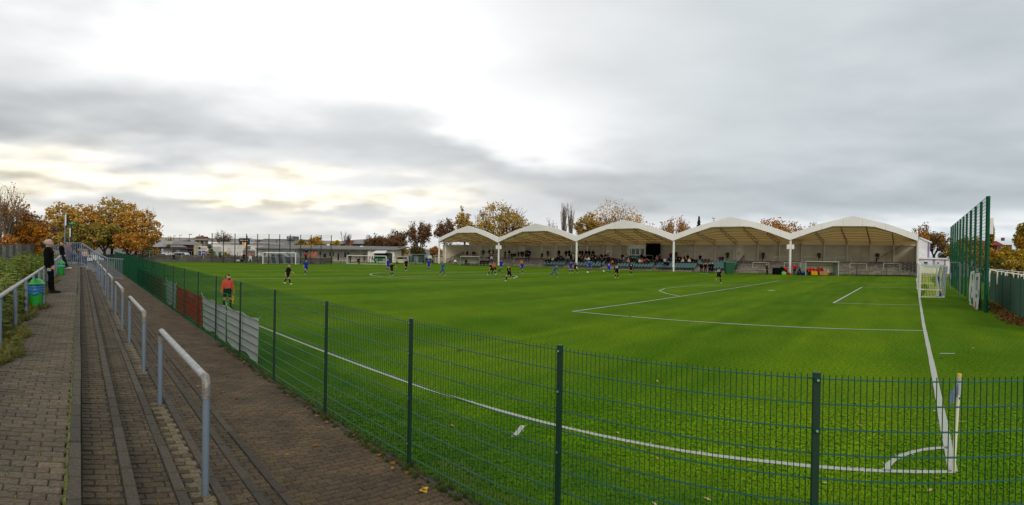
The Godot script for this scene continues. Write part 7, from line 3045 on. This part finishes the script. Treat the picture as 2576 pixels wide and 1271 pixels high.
	tree("plane_tree", "large golden-brown plane tree behind the second roof bay", 1267, 498, 80, 140.0, BIG.merged({"colors": gold + olive, "leaf": 0.42, "dome": 950, "gaps": 0.15}, true))
	tree("poplar_tree", "tall bare poplar with narrow crown behind the stand", 1416, 512, 12, 150.0, {"leaves": 0, "depth": 5, "lift": 0.7, "angle": 0.3, "out": 0.12, "trunk": 0.1, "bark": M.pale_twig})
	tree("poplar_tree", "second bare poplar beside the taller one", 1436, 521, 10, 150.0, {"leaves": 0, "depth": 5, "lift": 0.7, "angle": 0.3, "out": 0.12, "trunk": 0.1, "bark": M.pale_twig})
	tree("bare_tree", "small bare tree between golden plane tree and poplars", 1385, 552, 22, 150.0, {"leaves": 1, "leaf": 0.3, "colors": gold, "depth": 4, "bark": M.twig})
	tree("plane_tree", "wide thinning rusty plane tree behind the third roof bay", 1545, 500, 96, 138.0, BIG.merged({"colors": rust + gold, "leaves": 8, "leaf": 0.36, "dome": 900, "gaps": 0.15}, true))
	tree("plane_tree", "olive-gold tree at the left of the wide rusty one", 1472, 540, 34, 136.0, {"colors": gold + olive, "leaves": 10, "leaf": 0.38})
	tree("thin_tree", "nearly bare tree with few brown leaves behind the fourth roof bay", 1690, 549, 48, 142.0, {"colors": rust, "leaves": 1, "leaf": 0.42, "depth": 5, "bark": M.twig})
	conifer("dark green conifer tip above the fourth roof bay", 1757, 545, 22, 140.0)
	tree("thin_tree", "nearly bare small tree right of the conifer", 1788, 553, 20, 145.0, {"colors": rust, "leaves": 1, "leaf": 0.4, "bark": M.twig})
	tree("thin_tree", "low thinning brown tree in the valley between the last two bays", 1955, 556, 56, 140.0, {"colors": rust, "leaves": 3, "leaf": 0.42, "depth": 5, "bark": M.twig})
	tree("thin_tree", "low thinning brown tree right in the roof valley", 2020, 562, 40, 142.0, {"colors": rust, "leaves": 3, "leaf": 0.4, "bark": M.twig})
	tree("round_tree", "brown leafy tree behind the white annexe", 2352, 572, 38, 132.0, {"colors": [Color(0.24, 0.145, 0.05), Color(0.17, 0.12, 0.045), Color(0.28, 0.15, 0.05)], "leaves": 12, "leaf": 0.34})
	tree("thin_tree", "small half-bare tree at the end of the last roof bay", 2322, 578, 14, 128.0, {"colors": rust, "leaves": 3, "leaf": 0.34, "bark": M.twig})
	bush("shrub", "dark evergreen bush behind the white annexe", 2378, 618, 22, 128.0, 0.0, green + brown, 1600, 0.3, "shrub")
	# yellow wood beyond the side terrace
	for e in [[2410, 612, 26, 80.0, 0], [2446, 600, 28, 84.0, 1], [2490, 632, 26, 80.0, 2], [2520, 634, 24, 76.0, 0], [2546, 628, 24, 78.0, 1], [2588, 598, 26, 74.0, 2], [2474, 622, 24, 72.0, 1], [2540, 625, 26, 70.0, 0]]:
		var l: String = ["yellow-leaved young tree in the thicket beyond the side terrace", "orange-yellow young tree in the thicket beyond the side terrace", "amber young tree with loose crown beyond the side terrace"][e[4]]
		tree("young_tree", l, e[0], e[1], e[2], e[3], {"colors": [yellow, yellow + rust, orange + yellow][e[4]], "leaves": 11, "leaf": 0.26, "trunk": 0.15, "lift": 0.25, "group": "yellow trees beyond the side terrace"})
	for e in [[2491, 568, 8, 110.0], [2571, 562, 16, 84.0]]:
		tree("poplar_tree", "narrow thinning yellow poplar tip above the red roof" if e[0] < 2500 else "tall thinning yellow tree beside the red-roofed house", e[0], e[1], e[2], e[3], {"colors": yellow + olive, "leaves": 3, "leaf": 0.3, "depth": 5, "lift": 0.6, "angle": 0.35, "out": 0.2, "bark": M.twig})
	bush("shrub", "green-yellow bush behind the white rail of the side terrace", 2500, 668, 22, 44.0, 0.8, green + yellow, 1500, 0.16, "shrub")
	bush("shrub", "dark thicket below the yellow trees on the right", 2540, 655, 60, 66.0, 0.0, brown + green + yellow, 3500, 0.26, "shrub")
	weeds()

func weeds() -> void:
	rng.seed = 99
	var s := Shape.new()
	s.colored = true
	# one leafy weed stem of unit height
	s.col(Color(0.6, 0.6, 0.4))
	s.tube([Vector3.ZERO, Vector3(0.02, 0.5, 0.01), Vector3(0.05, 1.0, 0)], 0.012, 0.004, 3, false)
	for i in 26:
		var y := 0.12 + 0.88 * i / 26.0
		var a := i * 2.4
		var L := 0.24 * (1.15 - y * 0.6)
		var p := Vector3(0.03 * y, y, 0)
		var out := Vector3(cos(a), 0.15 - 0.35 * rng.randf(), sin(a))
		var sd := Vector3(-sin(a), 0, cos(a)) * L * 0.3
		s.col(Color(1, 1, 1) * rnd(0.7, 1.2))
		s.quad(p, p + out * L * 0.5 + sd, p + out * L, p + out * L * 0.5 - sd)
	var mesh := s.mesh()
	var mm := MultiMesh.new()
	mm.transform_format = MultiMesh.TRANSFORM_3D
	mm.use_colors = true
	mm.mesh = mesh
	var tr := []
	var co := []
	for i in 5200:
		var t := 5.0 * pow(8.0, rng.randf())
		var n := -1.32 - 3.6 * pow(rng.randf(), 0.8)
		var g := 1.5 - 0.09 * (-n - 1.3)
		var clump := 0.5 + 0.5 * sin(t * 0.9 + n * 2.0) * sin(n * 1.7 + t * 0.23)
		var h := lerpf(0.38, 1.2, clump) * rnd(0.6, 1.25) * (0.6 if n > -1.6 else 1.0)
		if t < 9.0:
			h *= 0.65
		tr.append(Transform3D(Basis(Vector3.UP, rnd(0, TAU)).scaled(Vector3(h * 0.9 + 0.25, h, h * 0.9 + 0.25)), plan(t, n, g)))
		var c := Color(0.12, 0.24, 0.025).lerp(Color(0.24, 0.31, 0.04), rng.randf())
		if rng.randf() < 0.16:
			c = Color(0.30, 0.24, 0.05)
		co.append(c * rnd(0.6, 1.3))
	# low growth creeping onto the bricks
	for i in 2600:
		var t := 4.0 * pow(9.0, rng.randf())
		var n := rnd(-1.5, -0.98 - 0.14 * sin(t * 1.3) - 0.1 * sin(t * 3.1))
		var h := rnd(0.05, 0.16)
		tr.append(Transform3D(Basis(Vector3.UP, rnd(0, TAU)).scaled(Vector3(h * 1.8, h, h * 1.8)), plan(t, n, 1.53)))
		co.append(Color(0.26, 0.22, 0.03).lerp(Color(0.13, 0.17, 0.03), rng.randf()) * rnd(0.6, 1.3))
	# tufts and moss at the foot of the mesh fence
	for i in 900:
		var t := -1.0 + 16.0 * pow(rng.randf(), 1.3)
		var n := FN + rnd(-0.16, 0.08)
		var h := rnd(0.03, 0.09)
		tr.append(Transform3D(Basis(Vector3.UP, rnd(0, TAU)).scaled(Vector3(h * 2.2, h, h * 2.2)), plan(t, n, 0.29)))
		co.append(Color(0.10, 0.12, 0.02).lerp(Color(0.05, 0.09, 0.012), rng.randf()) * rnd(0.6, 1.3))
	mm.instance_count = tr.size()
	for i in tr.size():
		mm.set_instance_transform(i, tr[i])
		mm.set_instance_color(i, co[i])
	var o := MultiMeshInstance3D.new()
	o.name = numbered("weeds")
	o.multimesh = mm
	o.material_override = M.leaf
	add_child(o)
	metas(o, "tangle of green weeds growing behind the pipe handrail", "weeds")
	o.set_meta("kind", "stuff")

func more_materials() -> void:
	var m := mat("rear_post", 0.60, 0.56, 0.45, 0.7)
	m = mat("white_metal", 0.74, 0.73, 0.70, 0.5)
	mat("number", 0.8, 0.8, 0.8, 0.8)
	m = mat("amber", 0.9, 0.5, 0.15, 0.6)
	m.emission_enabled = true
	m.emission = Color(1.0, 0.62, 0.3)
	m.emission_energy_multiplier = 1.2
	tinted("cord", 0.9)
	m = mat("pale_wire", 0.016, 0.095, 0.048, 0.45)
	m.metallic_specular = 0.35
	tinted("screen_mesh", 0.95)
	m = tinted("tile", 0.85)
	grained(m, M.grain, 0.4)
	m = mat("brickwork", 0.22, 0.08, 0.05, 0.9)
	m = tinted("car_paint", 0.3)
	m.clearcoat_enabled = true
	m.clearcoat = 0.6
	mat("dark_door", 0.02, 0.03, 0.028, 0.5)
	m = tinted("felt", 0.95)
	grained(m, M.coarse, 0.2)
	mat("pale_twig", 0.20, 0.17, 0.14, 0.95)
	m = mat("bright_green", 0.009, 0.085, 0.042, 0.6)
	m.metallic_specular = 0.2

func build_rest() -> void:
	poses()
	near_things()
	grandstand()
	spectators()
	players()
	right_side()
	far_end()
	paling_gate()
	vegetation()
	leaves_on_grass()

func leaves_on_grass() -> void:
	rng.seed = 31
	# drifts of brown leaves at the foot of the screened fence
	var lit := Shape.new()
	lit.colored = true
	for i in 900:
		var f := pow(rng.randf(), 0.8)
		var p := at_level(lerpf(2493.0, 2600.0, f), lerpf(757.0, 820.0, f) + 2.0)
		p += Vector3(rnd(-0.9, 0.1), 0.02 + 0.05 * rng.randf(), rng.randfn() * 0.3)
		leaf(lit, p, rnd(0.08, 0.16), Color(0.25, 0.10, 0.03).lerp(Color(0.16, 0.09, 0.04), rng.randf()) * rnd(0.6, 1.3))
	var drift := thing("leaf_litter", "drift of brown leaves along the foot of the low screened fence", "leaves", at_level(2540, 788))
	drift.set_meta("kind", "stuff")
	part(drift, "leaves", lit, M.leaf)
	for i in 34:
		var r := 6.0 * pow(3.2, rng.randf())
		var th := deg_to_rad(rnd(-58.0, 10.0))
		var t := -r * sin(th)
		var n := r * cos(th)
		if n < 4.6:
			continue
		var o := thing("fallen_leaf", "small dry leaf lying on the short grass of the pitch", "leaf", plan(t, n, pitch_height(n) + 0.02), "fallen leaves on the grass", rnd(0, TAU))
		var sz := rnd(0.03, 0.055)
		var s := Shape.new().col(Color(0.42, 0.20, 0.05).lerp(Color(0.5, 0.42, 0.25), rng.randf()))
		s.quad(Vector3(-sz, 0, 0), Vector3(0, 0.012, sz * 0.55), Vector3(sz, 0.02, 0), Vector3(0, 0.012, -sz * 0.55))
		own(o, "blade", s, M.leaf)
